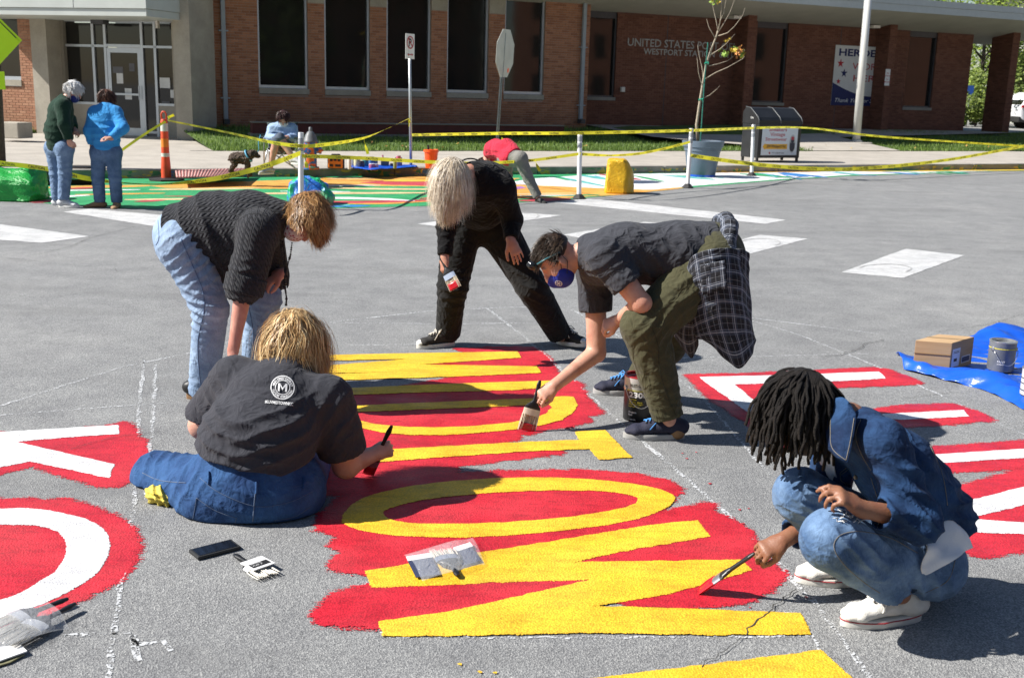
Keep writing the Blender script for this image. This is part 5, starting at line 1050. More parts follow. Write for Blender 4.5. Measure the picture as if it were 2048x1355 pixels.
    jo = soft_obj('denim_jacket', jk, .0075, dj, o, 2, folds=[(J['elL'] + Vector((-.02, -.05, .05)), (.6, 0, .8), .045, .012, .11), (J['shL'].lerp(J['elL'], .5) + Vector((0, -.06, 0)), (.3, 0, .95), .055, .009, .12), (J['waist'] + Vector((.06, -.08, .05)), (.3, 0, 1), .045, .01, .13), (J['elR'], (.4, 0, .8), .04, .006, .1), (J['chest'] + Vector((.12, -.05, .0)), (.7, 0, .7), .06, .008, .12)], rough=[(13, .004)])
    seam('shoulder_seam', jo, [(1722, 838), (1712, 870), (1722, 905), (1742, 940)], .0012, th); seam('yoke_seam', jo, [(1692, 858), (1722, 836), (1745, 834)], .0012, th); seam('back_seam', jo, [(1860, 890), (1885, 950), (1895, 1010)], .0012, th)
    for l in ([(1680, 945), (1725, 910)], [(1682, 949), (1727, 915)], [(1680, 945), (1684, 962), (1712, 968), (1736, 952), (1742, 916)], [(1690, 968), (1700, 1000)], [(1742, 955), (1760, 1010)], [(1730, 1060), (1790, 1072), (1850, 1060)]): seam('pocket_seam', jo, l, .0011, th)
    q = onto([jo], 1713, 953, .004) or J['chest']; MB().ball(q, .009, 10, 0, (1, .5, 1)).build('button', mat('brass_button', (.2, .16, .11), .4, metal=.8), jo, True)
    seam('cuff_seam', jo, [(1745, 1008), (1752, 1035), (1745, 1062)], .0012, th); seam('cuff_seam', jo, [(1752, 1006), (1759, 1035), (1752, 1064)], .0012, th)
    A = lambda l, ob=(jo,), off=.006: [onto(ob, q[0], q[1], off + (q[3] if len(q) > 3 else 0), q[2]) for q in l]
    B_ = lambda l: [at(*q) for q in l]
    col = patch('collar', [B_([(1660, 800, 3.36), (1690, 796, 3.31), (1714, 830, 3.27)]), B_([(1655, 860, 3.31), (1682, 868, 3.255), (1706, 880, 3.23)]), B_([(1660, 900, 3.275), (1678, 916, 3.23), (1697, 926, 3.212)])], 16, 18, .006, dj, jo, (.003, 30, 1)); seam('collar_seam', col, [(1663, 808), (1661, 860), (1665, 896), (1692, 920)], .0012, th); seam('collar_seam', col, [(1692, 920), (1701, 880), (1708, 836)], .0012, th)
    wm = mat('white_cotton', (.74, .75, .77), .85, .05, 20, .3, 25)
    patch('white_shirt', [A([(1622, 880, 3.42), (1640, 862, 3.36), (1662, 868, 3.32)]), A([(1640, 920, 3.38), (1653, 905, 3.32), (1668, 908, 3.3)]), A([(1665, 962, 3.34), (1668, 950, 3.3), (1674, 952, 3.28)])], 14, 18, .004, wm, o, (.004, 35, 2))
    pair = (jo, po)
    patch('shirt_tail', [B_([(1846, 1066, 3.31), (1872, 1055, 3.33), (1893, 1035, 3.35), (1903, 1012, 3.38)]), B_([(1849, 1096, 3.245), (1878, 1092, 3.27), (1907, 1070, 3.31), (1922, 1046, 3.36)]), B_([(1845, 1132, 3.215), (1872, 1122, 3.235), (1912, 1100, 3.29), (1938, 1078, 3.35)]), B_([(1846, 1147, 3.21), (1862, 1146, 3.215), (1916, 1110, 3.285), (1943, 1094, 3.35)])], 48, 30, .003, wm, o, (.011, 60, 7))
    cv = mat('white_canvas', (.72, .7, .65), .85, .06, 40, .25, 200); rb = mat('white_rubber', (.7, .68, .62), .6, .05); st = mat('red_stripe', (.35, .02, .03), .6)
    for an, L, dr in ((Vector((G(1812, 1255).x, G(1812, 1255).y + .05, .09)), .285, (-1, -.22, 0)), (Vector((G(1730, 1195).x, 3.66, .09)), .28, (-1, .02, 0))): shoe(o, an, dr, L, .05, (cv, rb), .03, h=.005, toecap=True, lace=rb, sole_line=st, collar=.045)
    r_ = hf.cross(hu); P = lambda a, b, c: hc + r_ * a + hf * b + hu * c; mk = Soft(.02); mk.ell(P(0, .048, -.072), (.07, .066, .068), (r_, hf, hu), .02); mk.cut(P(0, .012, -.05), -(hf - hu * .25)); mk.cut(P(0, .07, -.026), (hu + hf * .25)); soft_obj('face_mask', mk, .006, mat('black_cotton', (.015, .014, .02), .85), o, 1)
    for q in (-1, 1): MB().ball(P(.082 * q, -.008, -.065), .006, 8).build('ear_ring', mat('gold', (.8, .6, .25), .25, metal=1.), o, True)
    lm = mat('black_locs', (.011, .008, .0065), .7, .5, 160, .9, 260, island=.4, spec=.3); cp = Soft(.02); cp.ell(P(0, -.014, .03), (.092, .108, .098), (r_, hf, hu), .02); cp.cut(P(0, .03, -.02), (hf * .6 - hu * .8)); cap = soft_obj('hair', cp, .008, lm, o, 2, rough=[(70, .005)], cuv=False)
    hair('locs', cap, P(0, -.008, .024), (r_, hf, hu), (.09, .108, .1), lambda d: d[2] > -.12 - .62 * (d[1] < -.05) and d[1] < .72, lm, 400, (.1, .2), .0052, 10, .3, .45, hf * .5, .16, 4, 5, 1.3, 0, False, .004)
    brush('paint_brush', 'long handled brush with red tip held by the squatting woman', G(1398, 1181, .004), at(1520, 1098, 3.47), (.3, 1, .1), .055, .075, .85, .15, mat('brush_ferrule', (.6, .6, .6), .3, .05, metal=.9))
def snap_j(obj, p): return snap(obj)(p, .001)
squatter()
# ================================================================ woman in the cable sweater
def sweater():
    o = thing('person', 'woman in black cable sweater and pale jeans leaning over the seated woman', 'person', G(430, 800))
    J = dict(pel=at(375, 470, 5.87), hipR=at(368, 490, 5.75), hipL=at(392, 488, 5.99), waist=at(430, 458, 5.85), chest=at(505, 445, 5.82), neck=at(570, 438, 5.8), shR=at(518, 462, 5.62), shL=at(530, 455, 6.02),
             elR=at(488, 575, 5.56), wrR=at(468, 692, 5.52), elL=at(545, 550, 6.12), wrL=at(562, 548, 5.98), knR=at(422, 618, 5.7), anR=at(404, 795, 5.76), knL=at(528, 598, 6.0), anL=at(505, 760, 6.22))
    hc = at(612, 432, 5.78); hf = nrm((.32, -.12, -.94)); hu = nrm((.94, 0, .3))
    sk = Soft(.03); add_torso(sk, J, -.015); sk.seg(J['neck'], hc - hu * .06 - hf * .02, .052, .05, .03); add_head(sk, hc, hf, hu, 1.0)
    for q in 'LR': add_arm(sk, J, q, r=(.055, .048, .046, .03)); add_leg(sk, J, q)
    add_hand(sk, J['wrR'], nrm((-.15, -.05, -1)), nrm((.6, .8, 0)), -1, .35, .95); add_hand(sk, J['wrL'], (-.6, -.3, -.4), (0, .3, -1), 1, .3)
    soft_obj('body', sk, .0064, skin_mat('pink_skin', (.6, .3, .23)), o, 2, rough=[(26, .0015)])
    pt = Soft(.05); pt.seg(J['hipL'], J['hipR'], .138, .138, .05); pt.ell(J['pel'] + Vector((-.035, 0, .0)), (.145, .175, .15)); add_leg(pt, J, 'R', .02, (.115, .075, .066, .056), .045, .96); add_leg(pt, J, 'L', .02, (.112, .075, .066, .054), .045, .97)
    po = soft_obj('jeans', pt, .0075, denim('pale_blue_denim', (.15, .225, .35), (.33, .43, .57), .6), o, 2, folds=[(J['hipR'] + Vector((.08, -.1, -.05)), (.6, 0, -.7), .05, .008, .16), (J['knR'] + Vector((-.05, -.06, 0)), (.2, 0, 1), .05, .009, .13), (J['knL'], (.2, 0, 1), .06, .007, .14), (J['anR'] + Vector((0, 0, .06)), (0, 0, 1), .045, .005, .1)], rough=[(11, .003)])
    th = mat('blue_thread', (.1, .16, .28), .9); sd = Vector((0, -.3, 0))
    seam('side_seam', po, [(362, 478), (385, 530), (405, 580), (408, 620), (396, 680), (398, 740), (402, 775)], .0028, th); seam('pocket_seam', po, [(316, 440), (318, 475), (312, 490)], .002, th); seam('side_seam', po, [(497, 610), (506, 660), (505, 690)], .002, th)
    swm = cable('charcoal_cable_knit', (.034, .035, .04)); sw_ = Soft(.05); add_torso(sw_, J, .025, (.18, .185, .175), (.92, .95, .82), sh=.07); sw_.seg(J['pel'].lerp(J['waist'], .1) + Vector((0, 0, -.03)), J['chest'] + Vector((-.05, 0, -.08)), .19, .16, .05, side=(0, 1, 0), fa=.95)
    sw_.seg(J['chest'] + Vector((-.02, 0, -.02)), J['waist'] + Vector((-.0, 0, -.17)), .13, .13, .05); sw_.cut(J['pel'] + Vector((-.07, 0, 0)), (-1, 0, -.3)); sw_.cut(J['waist'] + Vector((-.1, 0, -.31)), (-.45, 0, -1))
    pR = add_arm(sw_, J, 'R', .03, (.075, .068, .055, .04), .045, 1.05); add_arm(sw_, J, 'L', .03, (.07, .06, .05, .034), .045, 1.3); sw_.seg(J['neck'] - Vector((.06, 0, 0)), J['neck'] + Vector((.02, 0, -.0)), .105, .085, .03, end=True); d = nrm(pR - J['shR']); sw_.seg(pR - d * .03, pR + d * .03, .06, .064, 0, op=1)
    so = soft_obj('cable_sweater', sw_, .0075, swm, o, 2, folds=[(J['waist'] + Vector((-.1, -.12, .02)), (.9, 0, .45), .1, .012, .2), (J['elR'] + Vector((0, -.04, .06)), (0, 0, 1), .05, .007, .12), (J['waist'] + Vector((.05, -.12, -.12)), (.8, 0, .3), .09, .012, .18)], rough=[(11, .006)])
    cf = Soft(.01); cf.seg(pR - d * .075, pR + d * .015, .108, .103, .01, start=True, end=True); cf.seg(pR - d * .02, pR + d * .05, .062, .066, 0, op=1); soft_obj('sleeve_cuff', cf, .006, swm, so, 2)
    r_ = hf.cross(hu); P = lambda a, b, c: hc + r_ * a + hf * b + hu * c; mk = Soft(.02); mk.ell(P(0, .05, -.075), (.072, .066, .068), (r_, hf, hu), .02); mk.cut(P(0, .012, -.05), -(hf - hu * .25)); mk.cut(P(0, .07, -.028), (hu + hf * .25))
    m, t, b = newmat('floral_cotton'); vo = nn(t, 'ShaderNodeTexVoronoi'); inp(vo, 'Scale', 60); t.links.new(texco(t), vo.inputs['Vector']); t.links.new(ramp(t, vo.outputs['Distance'], [(.25, (.3, .03, .07)), (.4, (.62, .5, .5)), (.7, (.68, .62, .6))]), b.inputs['Base Color']); inp(b, 'Roughness', .9); soft_obj('face_mask', mk, .006, m, o, 1)
    hm = hair_mat('golden_brown_hair', (.14, .06, .02), (.38, .19, .065), (.7, .43, .18)); cp = Soft(.02); cp.ell(P(0, -.012, .026), (.095, .112, .1), (r_, hf, hu), .02); cp.cut(P(0, .045, -.02), (hf * .6 - hu * .8)); cap = soft_obj('hair', cp, .008, hm, o, 2, rough=[(50, .006)], cuv=False)
    hair('strands', cap, P(0, -.008, .022), (r_, hf, hu), (.094, .112, .1), lambda d: d[2] > -.25 - .45 * (d[1] < 0), hm, 9000, (.05, .12), .0013, 7, .16, .2, hf * .9 + hu * .35, .3, 5, 1, 1.1, 47, True, .008)
    sck = mat('white_sock', (.75, .75, .74), .9); s_ = Soft(.01); an = J['anR']; s_.seg(Vector((an.x, an.y, .06)), an + Vector((0, 0, .09)), .047, .045, .01); soft_obj('sock', s_, .008, sck, o, 1)
    bk_ = mat('black_leather', (.012, .011, .011), .4); sl = mat('brown_sole', (.2, .11, .05), .7)
    shoe(o, Vector((an.x - .02, an.y, .08)), (.9, -.1, 0), .26, .048, (bk_, sl), .03, h=.008); shoe(o, Vector((J['anL'].x, J['anL'].y, .08)), (.9, -.1, 0), .26, .048, (bk_, sl), .03, h=.008)
    # beaded necklace hanging from her neck
    nk = thing('bead_necklace', 'long black bead necklace dangling from the sweater woman\'s neck', 'necklace', at(573, 500, 5.72)); bm_ = mat('black_beads', (.012, .012, .014), .3); rr_ = random.Random(4)
    for nm, l in (('strand', [(562, 482, 5.74), (563, 505, 5.72), (568, 530, 5.71), (571, 545, 5.71)]), ('strand', [(584, 486, 5.74), (581, 510, 5.72), (575, 530, 5.71), (572, 545, 5.71)]), ('strand', [(571, 545, 5.71), (570, 575, 5.71), (573, 595, 5.71), (572, 612, 5.71)]), ('strand', [(566, 484, 5.73), (570, 515, 5.72), (572, 545, 5.71)]), ('strand', [(573, 545, 5.71), (566, 565, 5.71), (568, 580, 5.71)]), ('strand', [(571, 545, 5.71), (577, 560, 5.71), (574, 578, 5.71)])):
        P_ = [at(*q) for q in l]; L_ = sum((P_[i + 1] - P_[i]).length for i in range(len(P_) - 1)); mb = MB(); k = int(L_ / .0095)
        for i in range(k):
            t_ = i / k * (len(P_) - 1); j = int(t_); mb.ball(P_[j].lerp(P_[j + 1], t_ - j), rr_.choice((.0058, .0048, .0075)), 6)
        mb.build('bead_strand', bm_, nk, True)
    MB().ball(at(572, 544, 5.71), .014, 10, 0, (.7, .7, 1.2)).build('pendant', bm_, nk, True)
sweater()
# ================================================================ woman seated on the road, seen from behind
def sitter():
    o = thing('person', 'woman with wavy blonde hair in printed grey t-shirt sitting cross-legged on the road', 'person', G(500, 1040))
    J = dict(pel=at(505, 975, 4.2), hipL=at(440, 985, 4.22), hipR=at(572, 978, 4.24), waist=at(512, 900, 4.22), chest=at(550, 800, 4.34), neck=at(585, 718, 4.46), shL=at(470, 762, 4.42), shR=at(655, 800, 4.36),
             elL=at(405, 850, 4.56), wrL=at(428, 900, 4.8), elR=at(692, 928, 4.4), wrR=at(748, 908, 4.52), knL=at(318, 955, 4.5), anL=at(430, 990, 4.9), knR=at(620, 930, 4.85), anR=at(480, 960, 4.95))
    hc = at(592, 676, 4.54); hf = nrm((.3, .8, -.5)); hu = nrm((.05, .5, .85))
    sk = Soft(.03); add_torso(sk, J, 0, (.19, .19, .19), (.8, .8, .7)); sk.seg(J['neck'], hc - hu * .06 - hf * .02, .058, .055, .03); add_head(sk, hc, hf, hu)
    for q in 'LR': add_arm(sk, J, q, r=(.07, .062, .056, .033)); add_leg(sk, J, q)
    add_hand(sk, J['wrR'], nrm((.55, .3, .12)), nrm((-.1, .9, -.3)), 1, .85, .95, tc=.8); add_hand(sk, J['wrL'], (.2, .8, -.3), (0, 0, -1), 1, .3)
    soft_obj('body', sk, .0064, SK_F, o, 2, rough=[(26, .0015)])
    pt = Soft(.06); gz_ = .005
    pt.ell(J['pel'] + Vector((-.0, .0, .005)), (.255, .19, .185)); pt.ell(J['hipL'] + Vector((-.01, -.0, -.01)), (.16, .17, .165)); pt.ell(J['hipR'] + Vector((.0, -.0, -.01)), (.155, .17, .165)); pt.seg(J['pel'], J['waist'], .22, .2, .05, side=(1, 0, 0), fa=.78)
    pt.seg(J['hipL'], J['knL'], .155, .115, .06); pt.seg(J['knL'], J['anL'], .105, .07, .04); pt.seg(J['hipR'], J['knR'], .15, .11, .05); pt.seg(J['knR'], J['anR'], .1, .07, .04); pt.cut((0, 0, .004), (0, 0, -1)); pt.cut(J['waist'] + Vector((0, 0, .02)), (0, 0, 1))
    po = soft_obj('jeans', pt, .0075, denim('deep_blue_denim', (.014, .042, .125), (.038, .105, .25), .5), o, 2, folds=[(J['hipL'] + Vector((-.13, -.05, .1)), (1, 0, -.5), .05, .009, .14), (J['knL'] + Vector((.05, -.1, .05)), (1, 0, .2), .06, .009, .13), (J['pel'] + Vector((0, -.18, -.03)), (.2, 0, 1), .09, .004, .2)], rough=[(9, .005)])
    th = mat('grey_blue_thread', (.1, .14, .22), .9); B = Vector((0, -.5, 0)); ap = lambda l: [at(*q) for q in l]
    seam('centre_seam', po, [(513, 968), (509, 1000), (505, 1050)], .0022, th); seam('yoke_seam', po, [(400, 955), (440, 985), (513, 1012), (580, 1003), (625, 982)], .0012, th)
    for l in ([(393, 995), (389, 1020), (385, 1040)], [(385, 1040), (420, 1050), (463, 1055)], [(463, 1055), (470, 1045), (473, 1035)], [(473, 1035), (430, 1020), (393, 995)], [(550, 1040), (552, 1050)], [(550, 1040), (590, 1032), (622, 1012)]): seam('pocket_seam', po, l, .0012, th)
    seam('thigh_seam', po, [(285, 945), (320, 960), (372, 965)], .002, th)
    f = snap(po)
    for x, y in ((513, 975), (608, 965), (418, 955)): MB().tube([onto([po], x, y - 12, .004, 4.0), onto([po], x, y, .006, 4.0), onto([po], x - 1, y + 12, .004, 4.0)], .006, 5).build('belt_loop', MATS.get('x') or po.data.materials[0], po)
    ts = Soft(.06); add_torso(ts, J, .01, (.19, .195, .18), (.82, .85, .78), .05, .074); ts.ell(J['waist'] + Vector((.0, .02, .03)), (.235, .195, .12)); ts.ell(J['waist'] + Vector((.02, .02, .11)), (.222, .185, .12)); pL = add_arm(ts, J, 'L', .022, (.085, .08, .06, .04), .045, .85); pR = add_arm(ts, J, 'R', .022, (.085, .08, .06, .04), .045, .82); ts.cut(J['waist'] + Vector((0, 0, -.028)), (-.2, 0, -1)); ts.seg(J['neck'] - hu * .0, hc, .062, .066, 0, op=1)
    for p, a in ((pL, J['shL']), (pR, J['shR'])): d = nrm(p - a); ts.seg(p - d * .025, p + d * .03, .078, .082, 0, op=1)
    to = soft_obj('t_shirt', ts, .0075, jersey('heather_charcoal', (.04, .041, .05), .3, .35), o, 2, folds=[(J['waist'] + Vector((-.1, -.15, .06)), (.25, 0, 1), .055, .009, .2), (J['waist'] + Vector((.12, -.15, .08)), (-.3, 0, 1), .06, .009, .18), (J['shL'] + Vector((-.03, -.05, -.06)), (.8, 0, .6), .06, .007, .12), (J['shR'] + Vector((.02, -.05, -.06)), (-.8, 0, .5), .06, .007, .13), (J['chest'] + Vector((0, -.15, -.05)), (.3, 0, 1), .11, .004, .2)], rough=[(9, .005)])
    # printed emblem on the back
    em = MB(); wp = mat('white_print', (.75, .75, .75), .8); ctr = Vector((565, 775, 0)); X = nrm((1, .07, 0)); Yv = nrm((.07, -1, 0)); S_ = 1.
    def ringm(r0, r1, k=40): em.add([ctr + X * (r * S_ * math.cos(6.283 * i / k)) + Yv * (r * S_ * math.sin(6.283 * i / k)) for r in (r0, r1) for i in range(k)], [(i, (i + 1) % k, k + (i + 1) % k, k + i) for i in range(k)])
    ringm(22, 24); ringm(13.5, 15); em.add([ctr + X * a + Yv * b_ for a, b_ in ((-9, -8), (-5.2, -8), (-5.2, 2.5), (0, -5.5), (5.2, 2.5), (5.2, -8), (9, -8), (9, 8), (5.4, 8), (0, -.5), (-5.4, 8), (-9, 8))], [(0, 1, 2, 11), (11, 2, 10), (10, 2, 3, 9), (9, 3, 4, 8), (8, 4, 7), (7, 4, 5, 6)])
    for txt, a0, a1, rr_, fl in (('MAIN STREET DISTRICT', 165, 15, 16.3, 1), ('CULTURE CONNECTION', 200, 340, 20.8, -1)):
        for i, ch in enumerate(txt):
            if ch == ' ': continue
            a = R(a0 + (a1 - a0) * i / (len(txt) - 1)); rd = X * math.cos(a) + Yv * math.sin(a); tg = X * math.sin(a) - Yv * math.cos(a); put_text(em, ch, ctr + rd * rr_, tg * fl, rd * fl, 4.4, None, 0, .03, 0, True)
    put_text(em, '#LUVMIDTOWNKC', ctr + X * -33 - Yv * 33, nrm(X - Yv * .03), Yv, 6.2, 56, 0, .03)
    vs = [onto([to], v[0], v[1], .004, 4.2) for v in em.v]; em.v = [tuple(q) for q in vs]; em.build('back_print', wp, to)
    hm = hair_mat('blonde_hair', (.24, .12, .04), (.6, .38, .16), (.9, .72, .42)); r_ = hf.cross(hu); P = lambda a, b, c: hc + r_ * a + hf * b + hu * c; cp = Soft(.02); cp.ell(P(0, -.014, .02), (.09, .11, .1), (r_, hf, hu), .02); cp.seg(P(0, -.06, -.03), P(0, -.055, -.11), .085, .07, .03, side=r_, fa=.7); cp.cut(P(0, .05, 0), (hf - hu * .4)); cap = soft_obj('hair', cp, .009, hm, o, 2, rough=[(45, .006)], cuv=False)
    hair('strands', cap, P(0, -.008, .018), (r_, hf, hu), (.092, .112, .1), lambda d: d[2] > -.3 - .4 * (d[1] < 0) and d[1] < .75, hm, 9500, (.13, .31), .0014, 12, .26, .12, (0, -.1, -.2), .18, 6, 1, .95, 61, True, .012)
    brush('paint_brush', 'black handled brush held upright in the seated woman\'s fist', G(736, 948, .012), at(783, 852, 4.5), (1, 0, .3), .05, .06, .9, .22)
    ys = Soft(.02); q = G(318, 1008); ys.ell(q + Vector((0, .02, .03)), (.05, .05, .035)); ys.ell(q + Vector((-.035, .05, .035)), (.04, .04, .03)); ys.ell(q + Vector((.04, .0, .02)), (.03, .04, .024)); soft_obj('yellow_shoe', ys, .005, mat('yellow_cloth', (.62, .5, .08), .8, .25, 30, .6, 60), o, 1, folds=[(q, (1, .3, .4), .03, .011, .1), (q, (.2, .3, 1), .022, .007, .1)], rough=[(50, .006)])
sitter()
# ================================================================ blonde woman in black
def blackclad():
    o = thing('person', 'blonde woman all in black standing astride and leaning down with a brush', 'person', G(1005, 690))
    J = dict(pel=at(955, 432, 7.3), hipR=at(925, 450, 7.28), hipL=at(990, 452, 7.3), waist=at(962, 408, 7.15), chest=at(962, 368, 6.92), neck=at(940, 345, 6.78), shR=at(905, 375, 6.78), shL=at(1005, 378, 6.88),
             elR=at(893, 455, 6.8), wrR=at(889, 515, 6.72), elL=at(1024, 440, 6.98), wrL=at(1022, 482, 6.85), knR=at(905, 575, 7.12), anR=at(895, 672, 7.2), knL=at(1065, 575, 7.15), anL=at(1122, 672, 7.28))
    hc = at(905, 358, 6.62); hf = nrm((-.25, -.5, -.82)); hu = nrm((-.35, -.72, .6))
    sk = Soft(.03); add_torso(sk, J, -.015); sk.seg(J['neck'], hc - hu * .06 - hf * .02, .052, .05, .03); add_head(sk, hc, hf, hu)
    for q in 'LR': add_arm(sk, J, q, r=(.05, .042, .04, .026)); add_leg(sk, J, q)
    add_hand(sk, J['wrR'], nrm((0.02, -.2, -1)), nrm((.7, .6, 0)), -1, .7, .98); add_hand(sk, J['wrL'], nrm((.45, -.2, -.9)), nrm((-.2, .95, -.1)), -1, .12, 1.0, .3)
    soft_obj('body', sk, .0064, SK_T, o, 2)
    bkm = jersey('black_knit', (.0065, .0065, .0075), .3, .5); bp = jersey('black_twill', (.011, .011, .011), .3, .5)
    pt = Soft(.045); pt.seg(J['hipL'], J['hipR'], .13, .13, .05); add_leg(pt, J, 'R', .022, (.11, .082, .07, .06), .045, .98); add_leg(pt, J, 'L', .022, (.11, .082, .07, .06), .045, .98); po = soft_obj('trousers', pt, .0075, bp, o, 2, folds=[(J['knR'], (.1, 0, 1), .06, .008, .14), (J['knL'], (.4, 0, 1), .06, .008, .14)], rough=[(11, .004)])
    sw_ = Soft(.045); add_torso(sw_, J, .02, (.15, .15, .16), (.85, .85, .75)); add_arm(sw_, J, 'R', .02, (.058, .046, .044, .028), .04, 1.93); add_arm(sw_, J, 'L', .02, (.058, .046, .044, .028), .04, 1.93); sw_.seg(J['neck'] + Vector((0, .03, 0)), hc, .06, .064, 0, op=1); sw_.cut(J['pel'] + Vector((0, .02, -.1)), (0, .3, -1)); soft_obj('black_sweater', sw_, .0075, bkm, o, 2, folds=[(J['waist'], (0, .5, .8), .07, .008, .2), (J['elR'], (0, 0, 1), .04, .005, .12)], rough=[(11, .005)])
    cv = mat('black_canvas', (.02, .018, .016), .85); rb = mat('white_rubber', (.7, .68, .62), .6, .05); lc = mat('cream_laces', (.6, .56, .48), .8); p = G(885, 692); shoe(o, (p.x + .02, p.y, .08), (-.85, -.4, 0), .265, .047, (cv, rb), .028, h=.006, toecap=True, lace=lc, high=True); p = G(1128, 690); shoe(o, (p.x, p.y + .02, .08), (.6, -.6, 0), .265, .047, (cv, rb), .028, h=.006, toecap=True, lace=lc, high=True, tilt=.1)
    hm = hair_mat('silver_blonde_hair', (.4, .31, .2), (.72, .62, .48), (.9, .85, .75)); r_ = hf.cross(hu); P = lambda a, b, c: hc + r_ * a + hf * b + hu * c; cp = Soft(.02); cp.ell(P(0, -.012, .022), (.088, .108, .1), (r_, hf, hu), .02); cp.cut(P(0, .05, 0), (hf - hu * .35)); cap = soft_obj('hair', cp, .009, hm, o, 2, rough=[(45, .005)], cuv=False)
    hair('strands', cap, P(0, -.008, .02), (r_, hf, hu), (.09, .11, .1), lambda d: d[2] > -.15 - .4 * (d[1] < 0), hm, 9500, (.12, .26), .0013, 9, .28, .08, (-.25, 0, -.2), .13, 7, 1, .7, 37, True, .007)
    mk = Soft(.02); mk.ell(P(0, .05, -.075), (.07, .066, .068), (r_, hf, hu), .02); mk.cut(P(0, .012, -.05), -(hf - hu * .25)); mk.cut(P(0, .07, -.028), (hu + hf * .25)); soft_obj('face_mask', mk, .007, mat('yellow_print', (.6, .4, .05), .8, .5, 40), o, 1)
    nk = MB(); nk.tube([J['neck'] + Vector((.075 * math.cos(a), .06 * math.sin(a) + .02, .05 * math.sin(a) + .03)) for a in [6.283 * i / 24 for i in range(25)]], .005, 5); nk.build('neckline', bkm, o)
    brush('paint_brush', 'angled brush with bright red tip held out by the woman in black', at(911, 577, 6.62), at(880, 512, 6.72), (.75, -.1, .4), .075, .075, .6, .13, mat('blue_grey_ferrule', (.35, .42, .55), .4, .1))
blackclad()
# ================================================================ people farther back
def far_person(name, label, base, J, hc, hf, hu, skin, top, low, hairm, shoes, slv=9., h=.011, hairL=(.05, .09), torso=(.15, .15, .165), tf=(.75, .78, .68), long_legs=True, hand=(.35, .35), hd=None, tops='sweater', lows='jeans', mask=None, foot=None, grow=.03, legup=.97, hn=500):
    o = thing(name, label, 'person', base); sk = Soft(.03); add_torso(sk, J, -.02); sk.seg(J['neck'], hc - nrm(hu) * .06, .055, .052, .03); add_head(sk, hc, hf, hu)
    for q in 'LR':
        add_arm(sk, J, q); add_leg(sk, J, q); d = nrm(J['wr' + q] - J['el' + q]) if not hd or q not in hd else nrm(hd[q]); add_hand(sk, J['wr' + q], d, (0, .3, -1) if abs(d.z) < .7 else (0, 1, 0), 1, .4, 1.05)
    soft_obj('body', sk, h * 1.05, skin, o, 2, cuv=False)
    ts = Soft(.045); add_torso(ts, J, grow, torso, tf); ps = []
    for q in 'LR': add_arm(ts, J, q, grow * .8, (.06, .052, .045, .032), .04, slv)
    ts.cut(J['pel'] + (J['pel'] - J['chest']).normalized() * .08, J['pel'] - J['chest']); ts.seg(J['neck'], hc, .06, .064, 0, op=1); soft_obj(tops, ts, h, top, o, 2, folds=[(J['waist'] if 'waist' in J else J['pel'].lerp(J['chest'], .5), (0, 0, 1), .09, .01, .25)], rough=[(7, .004)])
    pt = Soft(.045); pt.seg(J['hipL'], J['hipR'], .125, .125, .05); pt.seg(J['pel'], J['pel'].lerp(J['chest'], .3), .15, .14, .04, side=nrm(J['hipR'] - J['hipL']), fa=.8)
    for q in 'LR': add_leg(pt, J, q, .012, (.098, .074, .064, .06), .022, legup)
    soft_obj(lows, pt, h, low, o, 2, folds=[(J['knL'], (0, 0, 1), .09, .005, .2), (J['knR'], (.2, 0, 1), .08, .005, .2), (J['anL'], (0, 0, 1), .06, .005, .12)], rough=[(8, .003)])
    if shoes is not None:
        for q in 'LR': fd = foot[q] if foot else (hf[0], hf[1], 0); shoe(o, J['an' + q], fd, .28, .05, shoes, .03, h=.01, ground=J['an' + q].z - .085)
    hf_, hu_ = nrm(hf), Vector(hu); hu_ = nrm(hu_ - hf_ * hu_.dot(hf_)); r_ = hf_.cross(hu_); P = lambda a, b, c: hc + r_ * a + hf_ * b + hu_ * c; cp = Soft(.02); cp.ell(P(0, -.012, .026), (.088, .106, .098), (r_, hf_, hu_), .02); cp.cut(P(0, .055, .0), (hf_ - hu_ * .6)); cp.cut(P(0, 0, -.07), -hu_); cap = soft_obj('hair', cp, .01, hairm, o, 2, rough=[(40, .006)], cuv=False)
    hair('strands', cap, P(0, -.008, .022), (r_, hf_, hu_), (.088, .106, .098), lambda d: d[2] > -.2 - .45 * (d[1] < 0) and d[1] < .8, hairm, hn, hairL, .004, 4, .2, .35, (0, 0, 0), .25, 11)
    if mask is not None: mk = Soft(.02); mk.ell(P(0, .05, -.075), (.074, .068, .07), (r_, hf_, hu_), .02); mk.cut(P(0, .012, -.05), -(hf_ - hu_ * .25)); mk.cut(P(0, .07, -.028), (hu_ + hf_ * .25)); soft_obj('face_mask', mk, .009, mask, o, 1)
    return o
Yg = 14.55
